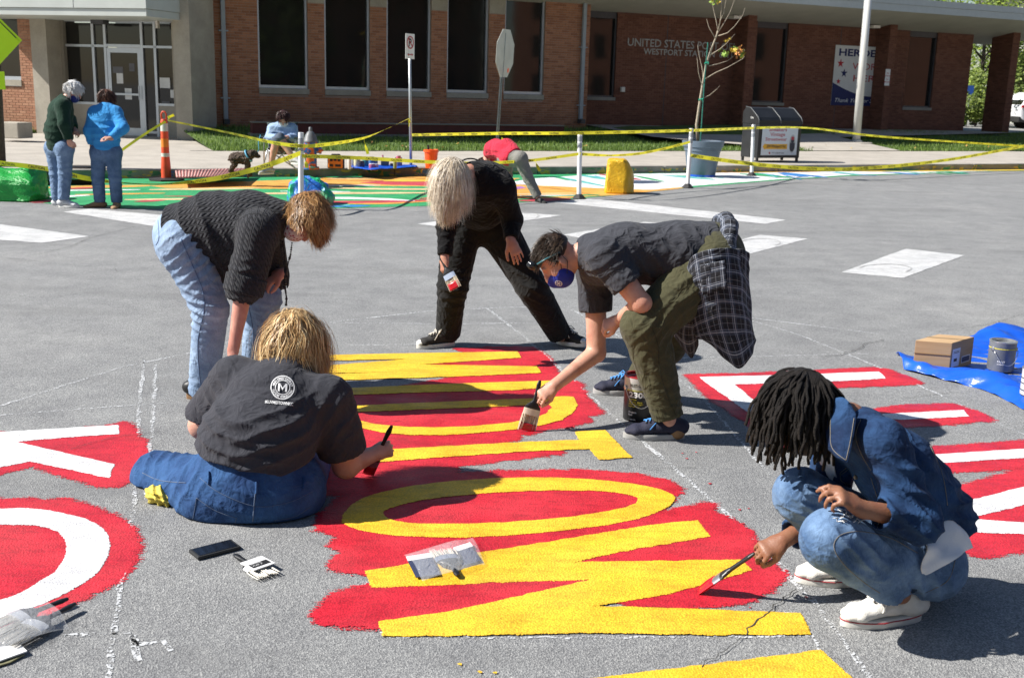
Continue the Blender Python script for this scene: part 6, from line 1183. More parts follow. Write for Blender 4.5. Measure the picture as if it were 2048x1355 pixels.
far_person('person', 'white haired man in dark green sweater standing by the green boulder', G(125, 412), dict(pel=at(118, 290, Yg), hipL=at(108, 296, Yg + .1), hipR=at(130, 296, Yg - .1), waist=at(118, 262, Yg), chest=at(122, 222, Yg), neck=at(132, 196, Yg), shL=at(118, 212, Yg + .17), shR=at(126, 212, Yg - .17),
    elL=at(140, 240, Yg + .25), wrL=at(148, 258, Yg + .05), elR=at(128, 248, Yg - .26), wrR=at(138, 280, Yg - .2), knL=at(112, 348, Yg + .1), knR=at(130, 348, Yg - .08), anL=at(115, 402, Yg + .1), anR=at(127, 402, Yg - .12)), at(147, 181, Yg), (.85, .2, -.5), (.45, 0, .9), SK_F, jersey('bottle_green_knit', (.012, .035, .022), .2, .3), denim('worn_blue_denim', (.1, .16, .27), (.2, .29, .43), .5), hair_mat('white_hair', (.6, .6, .58), (.75, .75, .74), (.88, .88, .87)), (mat('white_trainer', (.55, .56, .58), .6, .2, 40), mat('trainer_sole', (.6, .6, .58), .7)), 1.95,
    mask=mat('navy_mask', (.012, .02, .16), .8), foot=dict(L=(1, -.2, 0), R=(1, -.1, 0)), grow=.035, torso=(.15, .17, .165), tf=(.8, .85, .75))
far_person('person', 'woman in bright blue sweatshirt standing with her hand behind her back', G(213, 416), dict(pel=at(212, 300, Yg), hipL=at(198, 305, Yg), hipR=at(226, 305, Yg), waist=at(212, 268, Yg), chest=at(211, 235, Yg + .04), neck=at(213, 212, Yg + .08), shL=at(190, 226, Yg + .05), shR=at(232, 226, Yg + .05),
    elL=at(178, 262, Yg - .02), wrL=at(184, 290, Yg + .02), elR=at(246, 256, Yg - .1), wrR=at(222, 277, Yg - .22), knL=at(196, 355, Yg), knR=at(230, 355, Yg), anL=at(200, 406, Yg), anR=at(234, 406, Yg + .05)), at(214, 198, Yg + .16), (.05, .85, -.5), (0, .5, .85), SK_T, jersey('sky_blue_fleece', (.045, .27, .6), .12, .3), denim('slate_denim', (.06, .11, .2), (.12, .19, .32), .5), hair_mat('auburn_hair', (.03, .012, .008), (.08, .03, .018), (.15, .06, .03)), (mat('tan_shoe', (.3, .18, .09), .7), mat('tan_sole', (.2, .13, .08), .8)), 1.95,
    foot=dict(L=(-.75, -.3, 0), R=(.1, -.8, 0)), hd=dict(R=(-1, -.1, .12)), grow=.03, hairL=(.06, .1))
rp = far_person('person', 'painter in red t-shirt and grey trousers bent over the street mural', G(1020, 400), dict(pel=at(1022, 312, 17.0), hipL=at(1010, 318, 17.1), hipR=at(1040, 318, 16.9), waist=at(1010, 300, 17.2), chest=at(990, 298, 17.4), neck=at(975, 306, 17.5), shL=at(985, 304, 17.65), shR=at(1008, 306, 17.3),
    elL=at(975, 335, 17.6), wrL=at(985, 365, 17.5), elR=at(1012, 335, 17.2), wrR=at(1020, 372, 17.1), knL=at(1015, 350, 17.3), knR=at(1056, 355, 16.9), anL=at(990, 385, 17.5), anR=at(1078, 398, 16.85)), at(968, 330, 17.5), (-.1, .3, -.95), (-.5, .8, -.2), SK_F, jersey('coral_red_jersey', (.55, .03, .06), .1, .5), jersey('stone_grey_twill', (.21, .205, .185), .1, .25), hair_mat('dark_brown_hair2', (.018, .011, .007), (.04, .024, .014), (.085, .055, .034)), (mat('black_trainer', (.02, .02, .02), .7), mat('pale_sole', (.4, .4, .36), .7)), .7, foot=dict(L=(-.5, .6, 0), R=(.4, -.7, 0)), grow=.03, torso=(.15, .16, .165), legup=.9)
# reader on a folding chair, dog beside it
Yc = 18.55
far_person('person', 'masked person in pale denim jacket reading on a folding camp chair', G(560, 345, .16), dict(pel=at(562, 292, Yc), hipL=at(572, 294, Yc), hipR=at(552, 294, Yc), waist=at(563, 275, Yc + .05), chest=at(564, 262, Yc + .06), neck=at(566, 250, Yc), shL=at(584, 258, Yc + .02), shR=at(546, 258, Yc + .02),
    elL=at(592, 276, Yc - .1), wrL=at(574, 274, Yc - .3), elR=at(538, 276, Yc - .1), wrR=at(556, 274, Yc - .3), knL=at(560, 276, Yc - .45), knR=at(552, 282, Yc - .42), anL=at(588, 318, Yc - .5), anR=at(540, 338, Yc - .4)), at(567, 236, Yc - .05), (0, -.8, -.6), (0, -.5, .85), SK_F, denim('pale_denim_jacket', (.2, .3, .48), (.38, .5, .66), .5), mat('dark_shorts', (.06, .08, .12), .8), hair_mat('maroon_hair', (.02, .006, .006), (.05, .014, .013), (.09, .03, .025)), (mat('grey_trainer', (.36, .36, .36), .7), mat('trainer_sole', (.6, .6, .58), .7)), 1.9,
    mask=mat('pale_mask', (.6, .62, .62), .8), foot=dict(L=(.7, -.5, 0), R=(-.6, -.6, 0)), grow=.03, legup=.06, h=.01)
ch = thing('camp_chair', 'dark green folding camp chair with crossed steel legs', 'chair', G(560, 345, .16)); cf = mat('camp_canvas', (.012, .03, .03), .8); cs = mat('chair_steel', (.42, .44, .46), .35, metal=.7)
q = lambda x, y, d: at(x, y, Yc + d)
patch('seat', [[q(536, 296, -.25), q(588, 296, -.25)], [q(538, 300, .0), q(588, 300, .0)], [q(537, 292, .22), q(590, 292, .22)]], 8, 8, .01, cf, ch); patch('backrest', [[q(534, 245, .3), q(596, 245, .3)], [q(538, 270, .26), q(590, 270, .26)], [q(537, 294, .22), q(590, 294, .22)]], 8, 8, .01, cf, ch)
for a, b in (((533, 278, -.3), (592, 338, -.15)), ((597, 278, -.3), (530, 342, -.25)), ((536, 296, -.25), (524, 342, -.25)), ((590, 296, -.25), (604, 336, .2)), ((528, 276, -.3), (528, 340, .1)), ((536, 250, .3), (540, 340, .15)), ((594, 250, .3), (598, 336, .1)), ((536, 300, -.2), (596, 340, -.3))): MB().tube([q(*a), q(*b)], .011, 6).build('leg', cs, ch, True)
for x in (520, 594): MB().box(q(x + 4, 275, -.08), (.07, .5, .03)).build('armrest', cf, ch, False, .008)
def dog():
    o = thing('dog', 'small curly brown dog with blue collar standing beside the camp chair', 'dog', G(482, 347, .16)); Y = 18.1; p = lambda x, y, d=0.: at(x, y, Y + d); s_ = Soft(.03); zg = .16
    s_.seg(p(468, 316), p(490, 316), .085, .1, .03); s_.seg(p(490, 316), p(500, 311), .095, .07, .03); s_.ell(p(506, 307), (.075, .065, .065)); s_.seg(p(508, 309), p(517, 312), .045, .03, .02); s_.seg(p(463, 311), p(458, 320), .03, .02, .02)
    for x0, x1, dd in ((466, 463, -.06), (468, 466, .07), (494, 495, -.06), (496, 497, .07)):
        k = p(x0, 330, dd); an = Vector((p(x1, 338, dd).x, Y + dd, zg + .05)); ft = Vector((an.x + .01, an.y, zg + .02))
        if x0 < 480: s_.chain([p(x0, 318, dd), k + Vector((.02, 0, .02)), Vector((an.x - .015, an.y, an.z + .05)), ft], [.06, .045, .03, .025], .02)
        else: s_.chain([p(x0, 318, dd), k, ft], [.05, .035, .026], .02)
        s_.ell(ft + Vector((.015, 0, .0)), (.035, .026, .022))
    m, t, b = newmat('curly_fur'); co = texco(t); vo = nn(t, 'ShaderNodeTexVoronoi'); inp(vo, 'Scale', 55); t.links.new(co, vo.inputs['Vector']); t.links.new(ramp(t, vo.outputs['Distance'], [(.1, (.2, .14, .1)), (.6, (.05, .032, .022))]), b.inputs['Base Color']); inp(b, 'Roughness', .9); t.links.new(bump(t, vo.outputs['Distance'], 1., .03), b.inputs['Normal'])
    bd = soft_obj('body', s_, .009, m, o, 1, rough=[(70, .01), (130, .006)], cuv=False)
    for dd in (-.065, .065): MB().ball(p(502, 309, dd), .035, 8, 0, (.6, .4, 1.3)).build('ear', mat('dark_fur', (.04, .026, .018), .9), o, True)
    MB().ball(p(519, 311), .014, 8).build('nose', mat('black_leather', (.012, .011, .011), .4), o, True); MB().ball(p(511, 305, -.055), .009, 8).build('eye', mat('black_leather', (.012, .011, .011), .4), o, True)
    c = p(497, 312); d = nrm(p(506, 307) - p(490, 316)); MB().tube([c + (Vector((0, 1, 0)) * math.cos(a) + d.cross(Vector((0, 1, 0))) * math.sin(a)) * .098 for a in [6.283 * i / 18 for i in range(19)]], .013, 6).build('collar', mat('blue_collar', (.12, .42, .62), .6), o, True)
    MB().tube([p(505, 318), p(518, 300), p(517, 285), p(521, 270, .2)], .008, 5).build('leash', mat('teal_leash', (.03, .22, .32), .7), o, True)
dog()
# ================================================================ street furniture and things on the pavement
def rock(name, label, pts, m, seed, amp=.02, fq=9):
    bm = bmesh.new()
    for p in pts: bm.verts.new(p)
    r = bmesh.ops.convex_hull(bm, input=bm.verts); bmesh.ops.delete(bm, geom=[v for v in bm.verts if not v.link_faces], context='VERTS')
    bmesh.ops.triangulate(bm, faces=bm.faces); bmesh.ops.bevel(bm, geom=list(bm.edges), offset=.025, segments=1, affect='EDGES', profile=.5); bmesh.ops.triangulate(bm, faces=bm.faces)
    for _ in range(3): bmesh.ops.subdivide_edges(bm, edges=[e for e in bm.edges if e.calc_length() > .05], cuts=1, use_grid_fill=True); bmesh.ops.triangulate(bm, faces=bm.faces)
    me = bpy.data.meshes.new(name); bm.normal_update(); P = np.array([v.co[:] for v in bm.verts]); N = np.array([v.normal[:] for v in bm.verts]); d = sines(P, fq, seed) * amp + sines(P, fq * 3, seed + 1) * amp * .45 + sines(P, fq * 8, seed + 2) * amp * .2
    for v, n, q in zip(bm.verts, N, d): v.co += Vector(n) * float(q)
    bm.to_mesh(me); bm.free(); o = link_mesh(name, me, m, None, True); me.set_sharp_from_angle(angle=R(28)); return tag(o, label, 'boulder')
def rock_mat(name, c, c2=None):
    m, t, b = newmat(name); co = texco(t); a = ramp(t, noise(t, co, 6, 5), [(.3, tuple(x * .75 for x in c)), (.7, c)])
    if c2:
        e = ramp(t, noise(t, co, 2.2, 3, .6, .6), [(.48, (0, 0, 0)), (.54, (1, 1, 1))]); a = mixc(t, e, a, ramp(t, noise(t, co, 9, 5), [(.3, tuple(x * .8 for x in c2)), (.62, c2), (.7, (.4, .55, .7))]))
    t.links.new(a, b.inputs['Base Color']); inp(b, 'Roughness', .35); t.links.new(bump(t, noise(t, co, 34, 5, .6), .7, .02), b.inputs['Normal']); return m
def rpts(base, W, H, D, spec, seed):
    r = random.Random(seed); return [Vector((base.x + x * W + r.uniform(-.02, .02), base.y + y * D + r.uniform(-.02, .02), z * H)) for x, y, z in spec]
BX = [(-.5, -.4, 0), (.5, -.4, 0), (-.5, .5, 0), (.5, .5, 0), (-.5, -.42, .7), (.52, -.38, .55), (-.48, .5, .9), (.46, .5, .85), (-.3, -.2, 1), (.3, 0, .98), (0, .4, 1), (.55, 0, .4)]
rock('boulder', 'large bright green painted boulder at the edge of the street mural', rpts(G(18, 399), .86, .44, .7, BX, 1), rock_mat('green_rock_paint', (.015, .4, .06)), 3, .03)
rock('boulder', 'blue and green painted boulder behind the cable sweater woman', rpts(G(622, 408), .62, .4, .55, [(-.5, -.4, 0), (.5, -.4, 0), (-.5, .5, 0), (.5, .5, 0), (-.45, -.3, .8), (-.2, 0, 1), (.2, -.1, .98), (.42, -.2, .6), (.5, 0, .3), (-.5, .3, .7), (.3, .4, .8)], 2), rock_mat('blue_green_rock_paint', (.02, .16, .62), (.02, .5, .2)), 7, .035, 12)
yb = G(1238, 387)
rock('boulder', 'squat yellow painted stone block beside a white post', [yb + Vector(q) for q in ((-.25, -.1, 0), (.1, -.16, 0), (.27, .05, 0), (.25, .3, 0), (-.22, .35, 0), (-.21, -.08, .56), (.08, -.12, .56), (.13, -.1, .5), (.25, .06, .32), (.23, .3, .34), (.1, .2, .58), (-.2, .28, .57))], rock_mat('yellow_rock_paint', (.72, .43, .015)), 9, .012, 12)
# ---- white delineator posts
wpm = mat('white_post', (.78, .79, .8), .45, .04); gb = mat('grey_reflector', (.36, .38, .41), .3, .05); blk = mat('black_rubber', (.02, .02, .02), .6)
POSTS = [(602, 418, 602, 265, 'white delineator post behind the cable sweater woman'), (1158, 398, 1160, 263, 'white delineator post beside the yellow stone block'), (1375, 376, 1383, 257, 'leaning white delineator post in front of the grey planter'), (1503, 352, 1507, 249, 'white delineator post in front of the newspaper box')]
PT = []
for bx, by, tx, ty, lab in POSTS:
    b = G(bx, by); tp = at(tx, ty, b.y); o = thing('delineator_post', lab, 'post', b, 'white posts round the street mural'); d = (tp - b)
    MB().lathe(b, [(.11, .0), (.11, .012), (.05, .075), (.042, .08)], 8).build('base', blk, o); MB().tube([b + d * .06, b + d], .037, 16).build('tube', wpm, o, True, 0, 40)
    for f0, f1 in ((.86, .93), (.96 - .2, .83)): MB().tube([b + d * f0, b + d * f1], .0385, 16).build('reflector_band', gb, o, True, 0, 40)
    PT.append((b, tp))
# ---- orange channelizer
b = G(333, 361); o = thing('traffic_channelizer', 'battered orange channelizer post with white bands on a black base', 'traffic cone', b); org = mat('channelizer_orange', (.72, .07, .02), .5, .15); orb = mat('bright_orange', (.85, .22, .02), .5); wb = mat('dirty_white_band', (.6, .58, .54), .6, .3)
MB().lathe(b, [(.3, 0), (.3, .03), (.14, .05)], 8).build('base', blk, o)
for nm, z0, z1, r0, r1, m_ in (('tube', .05, .4, .082, .068, org), ('reflector_band', .4, .46, .068, .067, wb), ('tube', .46, .56, .067, .066, org), ('tube', .56, .7, .066, .064, orb), ('tube', .7, .82, .064, .062, org), ('reflector_band', .82, .95, .062, .059, wb), ('tube', .95, 1.02, .059, .042, org)): MB().lathe(b, [(r0, z0), (r0 * .97 if 'tube' == nm else r0, (z0 + z1) / 2), (r1, z1)], 18).build(nm, m_, o, True, 0, 40)
MB().tube([b + Vector((.04, 0, 1.0)), b + Vector((.042, 0, 1.1)), b + Vector((.02, 0, 1.14)), b + Vector((-.02, 0, 1.14)), b + Vector((-.042, 0, 1.1)), b + Vector((-.04, 0, 1.0))], .014, 8).build('handle', org, o, True)
# ---- caution tape
def tape_mat():
    m, t, b = newmat('caution_tape'); co = texco(t); c = ramp(t, noise(t, co, 8, 3), [(.3, (.66, .6, .02)), (.7, (.8, .74, .05))]); t.links.new(c, b.inputs['Base Color']); inp(b, 'Roughness', .35); tl = nn(t, 'ShaderNodeBsdfTranslucent'); t.links.new(c, tl.inputs[0]); mx = nn(t, 'ShaderNodeMixShader'); inp(mx, 0, .3); t.links.new(b.outputs[0], mx.inputs[1]); t.links.new(tl.outputs[0], mx.inputs[2]); t.links.new(mx.outputs[0], t.nodes['Material Output'].inputs[0]); return m
M_TAPE = tape_mat(); M_INK = mat('tape_ink', (.02, .02, .015), .6)
def tape(label, pts, W=.075, txt=True, tw=None, n=70, flat=0.):
    """hanging ribbon: control points in metres; tw: twist angle at each control point"""
    k = len(pts); tw = tw or [.15] * k; P = []; T = []
    for i in range(n + 1):
        t = i / n * (k - 1); j = min(int(t), k - 2); f = t - j; p0 = pts[max(j - 1, 0)]; p1 = pts[j]; p2 = pts[j + 1]; p3 = pts[min(j + 2, k - 1)]; P.append(.5 * (2 * p1 + (p2 - p0) * f + (2 * p0 - 5 * p1 + 4 * p2 - p3) * f * f + (3 * p1 - p0 - 3 * p2 + p3) * f ** 3)); T.append(tw[j] * (1 - f) + tw[j + 1] * f)
    def side(i):
        d = nrm(P[min(i + 1, n)] - P[max(i - 1, 0)]); u = Vector((0, 0, 1)); u = nrm(u - d * u.dot(d)); s_ = d.cross(u); return u * math.cos(T[i]) + s_ * math.sin(T[i])
    Sd = [side(i) for i in range(n + 1)]; mb = MB()
    mb.add([q for i in range(n + 1) for q in (P[i] + Sd[i] * (W / 2), P[i] - Sd[i] * (W / 2))], [(2 * i, 2 * i + 1, 2 * i + 3, 2 * i + 2) for i in range(n)]); o = tag(mb.build('caution_tape', M_TAPE, None, True), label, 'caution tape')
    if txt:
        L = [0.]
        for i in range(n): L.append(L[-1] + (P[i + 1] - P[i]).length)
        v, f = text_mesh('CAUTION', W * .85, .02); wd = max(q[0] for q in v); im = MB(); x = .05
        while x + wd < L[-1]:
            vs = []
            for a, c in v:
                s_ = x + a; i = min(max(np.searchsorted(L, s_) - 1, 0), n - 1); fr = (s_ - L[i]) / max(1e-6, L[i + 1] - L[i]); p = P[i].lerp(P[i + 1], fr); sd = Sd[i].lerp(Sd[i + 1], fr); nv = (P[i + 1] - P[i]).normalized().cross(sd); sg = -1 if nv.y > 0 else 1; vs.append(p + sd * (c - W * .3) + nv * (sg * .003))
            im.add(vs, f); x += wd + .22
        tag(im.build('tape_lettering', M_INK, o), kind='stuff')
    return o
p = lambda x, y, Y: at(x, y, Y)
Y1, Y2, Y3, Y4 = [q[0].y for q in PT]; Yn = G(822, 332, .16).y
tape('yellow caution tape sagging to the road before the green boulder', [p(-60, 318, 15.4), p(0, 326, 15.2), p(90, 337, 15.0), p(170, 356, 14.9), p(250, 366, 14.8), p(330, 368, 14.6), p(420, 359, 14.5), p(500, 341, 14.4), p(560, 322, 14.3), p(601, 306, Y1 - .05)], .068, True, [.1, .2, .3, .1, 1.2, 1.3, .5, .2, .1, .1])
tape('tight yellow tape from the channelizer towards the woman in blue', [p(331, 243, 18.2), p(290, 268, 17.6), p(240, 303, 16.8)], .04, False, [.6, .9, .4], 20)
tape('yellow tape from the orange channelizer to the no parking pole', [p(336, 241, 18.2), p(450, 264, 17), p(540, 284, 15.4), p(604, 292, Y1 - .05), p(660, 288, 15.5), p(728, 276, 17.5), p(775, 257, 19), p(820, 236, Yn - .05)], .05, True, [.9, .8, .4, .1, .2, .6, 1.2, .9])
tape('straight yellow tape stretched from the no parking pole along the posts', [p(824, 270, Yn - .06), p(1000, 267, 19), p(1160, 266, Y2 - .05), p(1383, 261, Y3 - .05), p(1507, 256, Y4 - .05)], .05, True, [.3, .2, .15, .3, .2], 90)
tape('yellow tape running from the newspaper box out past the flagpole', [p(1507, 256, Y4 - .05), p(1615, 256, 25), p(1750, 272, 26), p(1900, 283, 27), p(2070, 294, 28)], .05, True, [.2, .8, .4, .7, .3], 60)
tape('lower yellow tape from the first white post behind the blonde woman', [p(604, 312, Y1 - .05), p(720, 316, 15), p(860, 324, 15.8), p(960, 326, 16.4), p(1060, 321, 17), p(1157, 308, Y2 - .05)], .05, True, [.1, .15, .2, .6, .4, .2], 60)
tape('short yellow tape swagged between the yellow block and leaning post', [p(1160, 308, Y2 - .05), p(1220, 311, 18.3), p(1280, 307, 19), p(1330, 297, 19.6), p(1380, 284, Y3 - .05)], .05, True, [.2, .9, .3, .4, .2], 40)
tape('long drooping yellow tape in front of the newspaper box', [p(1382, 311, Y3 - .05), p(1480, 325, 21), p(1560, 333, 22), p(1640, 338, 22.6), p(1740, 336, 23.4), p(1900, 319, 25.5), p(2060, 290, 28)], .075, True, [.6, .15, .1, .1, .1, .3, .3], 80)
for lab, x, y, Yy, dx, dy in (('loose end of yellow tape dangling beside the first white post', 610, 312, Y1 - .06, 4, 24), ('loose yellow tape knot hanging before the no parking pole', 728, 278, 17.5, 8, 30), ('loose yellow tape tail below the stop sign', 1003, 277, 18.6, 18, 6), ('yellow tape knot hanging near the red shirted painter', 1070, 320, 17, 10, 22), ('loose tape end tied to the no parking pole', 819, 238, Yn - .06, -1, 16), ('yellow tape tail knotted at the top of the channelizer', 336, 236, 18.15, 12, -6)):
    tape(lab, [p(x, y, Yy), p(x + dx * .3, y + dy * .4, Yy - .03), p(x + dx, y + dy, Yy - .02)], .05, False, [.2, .9, .5], 12)
# ---- signs
galv = mat('galvanised_steel', (.42, .45, .46), .4, .1, 8, metal=.6); wht = mat('white_sign_face', (.72, .73, .72), .5, .04); redp = mat('sign_red', (.4, .02, .03), .5); blkp = mat('sign_black', (.02, .02, .02), .5)
b = G(822, 332, .16); o = thing('no_parking_sign', 'small white no parking sign on a round steel pole', 'sign', b); tp = at(819, 75, b.y); MB().tube([b - Vector((0, 0, .05)), tp], .028, 12).build('pole', galv, o, True)
c = at(820, 93, b.y - .06); X = nrm((.62, -.6, 0)); X = nrm((.55, .75, 0)) if False else nrm((.42, -.7, 0)); X = nrm((.5, .8, 0)); hh = .24
def plate(mb, c, X, w_, h_, t_=.006): N = Vector((X.y, -X.x, 0)); return mb.box(c, (w_, t_, h_), X, -N)
X = nrm((.45, .85, 0)); N = Vector((X.y, -X.x, 0)); pl = plate(MB(), c, X, .3, .46).build('plate', wht, o); mk = MB(); q = c + N * .006
def ring2(mb, c, X, Y, r0, r1, k=28, sx=1.): mb.add([c + X * (r * sx * math.cos(6.283 * i / k)) + Y * (r * math.sin(6.283 * i / k)) for r in (r0, r1) for i in range(k)], [(i, (i + 1) % k, k + (i + 1) % k, k + i) for i in range(k)])
Z = Vector((0, 0, 1)); put_text(mk, 'P', q + Z * .0 - X * .0, X, Z, .15, None, .001, .03, 0, True); mk.build('letter', blkp, pl); mk = MB(); ring2(mk, q + Z * .07 + N * .003, X, Z, .095, .118); d_ = nrm(X - Z); w_ = nrm(X + Z); cc = q + Z * .07 + N * .005; mk.add([cc + d_ * .1 + w_ * .012, cc - d_ * .1 + w_ * .012, cc - d_ * .1 - w_ * .012, cc + d_ * .1 - w_ * .012], [(0, 1, 2, 3)]); cc = q - Z * .15 + N * .003
mk.add([cc + X * .05 + Z * .008, cc - X * .05 + Z * .008, cc - X * .05 - Z * .008, cc + X * .05 - Z * .008], [(0, 1, 2, 3)])
for s_ in (-1, 1): mk.add([cc + X * (.05 * s_) + Z * .025, cc + X * (.1 * s_), cc + X * (.05 * s_) - Z * .025], [(0, 1, 2)])
mk.build('prohibition_ring', redp, pl)
b = G(990, 343, .15); o = thing('stop_sign', 'bare back of an octagonal stop sign on a perforated steel post', 'sign', b); tp = at(1009, 66, b.y); d_ = tp - b; up = nrm(d_)
MB().box((b + tp) / 2, (.055, .035, d_.length), nrm(Vector((1, 0, 0)) - up * up.x)).build('post', mat('perforated_steel', (.2, .24, .26), .5, .1, metal=.5), o)
hp = MB()
for i in range(95): hp.box(b + d_ * (.02 + i * .0103) + Vector((0, -.019, 0)), (.014, .004, .014))
hp.build('post_holes', blk, o)
c = at(1010.5, 107, b.y + .03); X = nrm((.36, .93, 0)); oc = [c + X * (.46 * math.cos(R(22.5 + 45 * i))) + up * (.46 * math.sin(R(22.5 + 45 * i))) for i in range(8)]; MB().prism(oc, Vector((X.y, -X.x, 0)) * -.006).build('plate', mat('bare_aluminium', (.5, .51, .46), .4, .12, 3, metal=.35), o)
st_ = MB(); c2 = at(1013, 141, b.y + .0); ring2(st_, c2 + Vector((X.y, -X.x, 0)) * .03, X, up, .0, .045, 16); st_.build('round_sticker', mat('sticker_orange', (.8, .12, .03), .5), o)
# flagpole
b = G(1712, 284, .33); tp = at(1741, -60, b.y); o = thing('flagpole', 'tall white tapered flagpole on a concrete pad', 'flagpole', b); MB().tube([b, b.lerp(tp, .5), tp], [.125, .115, .105], 20).build('pole', mat('flagpole_paint', (.6, .6, .57), .4, .06), o, True); MB().lathe(b - Vector((0, 0, .04)), [(.5, -.2), (.5, .03), (.48, .04)], 12).build('pad', M_CON, o); MB().lathe(b, [(.19, 0), (.19, .05), (.13, .08)], 16).build('collar', galv, o); hq = b.lerp(tp, .335); MB().box(hq + Vector((-.13, -.03, 0)), (.03, .02, .2)).build('cleat', galv, o); MB().tube([hq + Vector((-.125, -.04, 0)), tp + Vector((-.11, -.04, 0))], .006, 5).build('halyard', wht, o)
# utility pole with yellow warning sign at the frame edge
b = G(-8, 331, .16); o = thing('utility_pole', 'dark wooden utility pole carrying yellow-green warning signs', 'utility pole', b); tp = at(-24, -40, b.y); MB().tube([b, tp], [.16, .13], 16).build('pole', mat('weathered_wood', (.06, .045, .035), .9, .4, 20, .5, 60), o, True)
ysm = mat('fluorescent_sign', (.42, .6, .0), .4, .03); c = at(-18, 79, b.y - .2); MB().prism([c + Vector((.51, 0, 0)), c + Vector((.05, 0, .46)), c + Vector((0, 0, .5)), c + Vector((-.5, 0, 0)), c + Vector((0, 0, -.5)), c + Vector((.05, 0, -.46))], (0, .006, 0)).build('warning_sign', ysm, o)
MB().tube([c + Vector((.01, -.004, .44)), c + Vector((.42, -.004, .03))], .008, 4).build('sign_border', blkp, o); c = at(-8, 161, b.y - .2); MB().box(c, (.3, .006, .29)).build('sign_plaque', ysm, o, False, .002)
# ---- fire hydrant painted in colours
b = G(622, 338, .15); o = thing('fire_hydrant', 'fire hydrant with grey bonnet and multicolour painted barrel', 'hydrant', b); m, t, bs_ = newmat('hydrant_paint'); co = texco(t); e = ramp(t, noise(t, co, 5, 2), [(.35, (.55, .12, .02)), (.45, (.03, .13, .4)), (.55, (.6, .1, .02)), (.62, (.08, .2, .15)), (.7, (.55, .35, .03))]); e.node.color_ramp.interpolation = 'CONSTANT'; t.links.new(e, bs_.inputs['Base Color'])
MB().lathe(b, [(.15, 0), (.15, .04), (.11, .05), (.105, .42), (.13, .43), (.13, .48)], 18).build('barrel', m, o, True, 0, 40); MB().lathe(b, [(.14, .482), (.14, .5), (.125, .52), (.1, .6), (.06, .66), (.035, .68), (.03, .74), (.02, .75)], 18).build('bonnet', mat('hydrant_grey', (.12, .13, .14), .5), o, True, 0, 40)
for ax, r_ in (((1, 0, 0), .055), ((-1, 0, 0), .055), ((0, -1, 0), .075)): MB().lathe(b + Vector((0, 0, .34)) + Vector(ax) * .08, [(r_, 0), (r_, .07), (r_ * 1.2, .075), (r_ * 1.2, .11), (.02, .115), (.02, .14)], 12, ax).build('outlet', m, o)
# ---- power station, bottles, cans and tarp on the pavement
b = G(672, 337, .155); o = thing('power_station', 'orange and black portable power station with carrying handle', 'power station', b); MB().box(b + Vector((0, 0, .115)), (.27, .16, .21)).build('case', orb, o, False, .02); MB().box(b + Vector((0, .01, .115)), (.3, .13, .225)).build('frame', blk, o, False, .02); MB().tube([b + Vector((-.1, 0, .2)), b + Vector((-.07, 0, .255)), b + Vector((.07, 0, .255)), b + Vector((.1, 0, .2))], .014, 8).build('handle', blk, o, True)
for x, z, w_ in ((-.07, .16, .05), (.0, .165, .05), (.07, .16, .05), (-.07, .06, .06), (.05, .06, .1)): MB().box(b + Vector((x, -.083, z)), (w_, .012, .045)).build('socket', blk, o)
blue = mat('blue_tarp', (.01, .09, .55), .28, .15, 6, .5, 14)
def tarp(name, label, rows, nu, nv, seed, par=None, amp=.02): return tag(patch(name, rows, nu, nv, .002, blue, par, (amp, 14, seed)), label, 'tarp')
q = lambda x, y, z=.0: G(x, 329 + (y - 328) * .55, .16 + z)
tarp('tarp', 'crumpled blue tarp under paint pots by the kerb', [[q(700, 331), q(760, 329), q(820, 328), q(832, 330)], [q(704, 337, .03), q(760, 335, .0), q(815, 334, .02), q(834, 333, .05)], [q(708, 342, .01), q(750, 345, .03), q(780, 343, .01), q(830, 339, .0)]], 44, 14, 3, None, .012)
def can(label, base, r, hgt, body, lab=None, lid=None, bail=True, paint=None, name='paint_can', cat='paint can'):
    o = thing(name, label, cat, base); steel = mat('can_steel', (.55, .56, .57), .3, .08, metal=.8); MB().lathe(base, [(r * .97, 0), (r, .004), (r, hgt - .012), (r * 1.02, hgt - .008), (r * 1.02, hgt)] + ([(r * .9, hgt), (r * .88, hgt - .02)] if paint is None else [(r * .9, hgt), (r * .88, hgt - .025)]), 28).build('can_body', body, o, True, 0, 35)
    if paint is not None: MB().lathe(base + Vector((0, 0, hgt - .024)), [(r * .87, 0), (r * .87, .002)], 28).build('wet_paint', paint, o)
    MB().lathe(base, [(r * .99, hgt - .006), (r * 1.03, hgt - .004), (r * 1.03, hgt + .002), (r * .88, hgt + .003), (r * .86, hgt - .012)], 28, cap=False).build('rim', steel if lid is None else lid, o, True, 0, 40)
    if bail:
        MB().tube([base + Vector((r * 1.02 * math.cos(a), r * 1.0 * math.sin(a) - .02, hgt * .72 - .09 * math.sin(math.pi * i / 12))) for i, a in enumerate([-.35 - 2.4 * k / 12 for k in range(13)])], .0022, 5).build('bail', steel, o, True)
        for s_ in (-.35, -2.75): MB().lathe(base + Vector((r * math.cos(s_), r * math.sin(s_), hgt * .74)), [(.014, 0), (.012, .006), (.004, .008)], 10, (math.cos(s_), math.sin(s_), 0)).build('ear', steel, o)
    return o
def jar(label, x, y, r, hgt, col, name='paint_pot', cat='paint pot', lidc=None, z=.17):
    b = G(x, y - (4 if z < .2 else 3.5), z); o = thing(name, label, cat, b); MB().lathe(b, [(r * .92, 0), (r, hgt * .1), (r, hgt * .85), (r * .9, hgt * .9)], 14).build('pot', col, o, True, 0, 40); MB().lathe(b + Vector((0, 0, hgt * .9)), [(r * .95, 0), (r * .95, hgt * .1)], 14).build('lid', lidc or blkp, o, True, 0, 40); return o
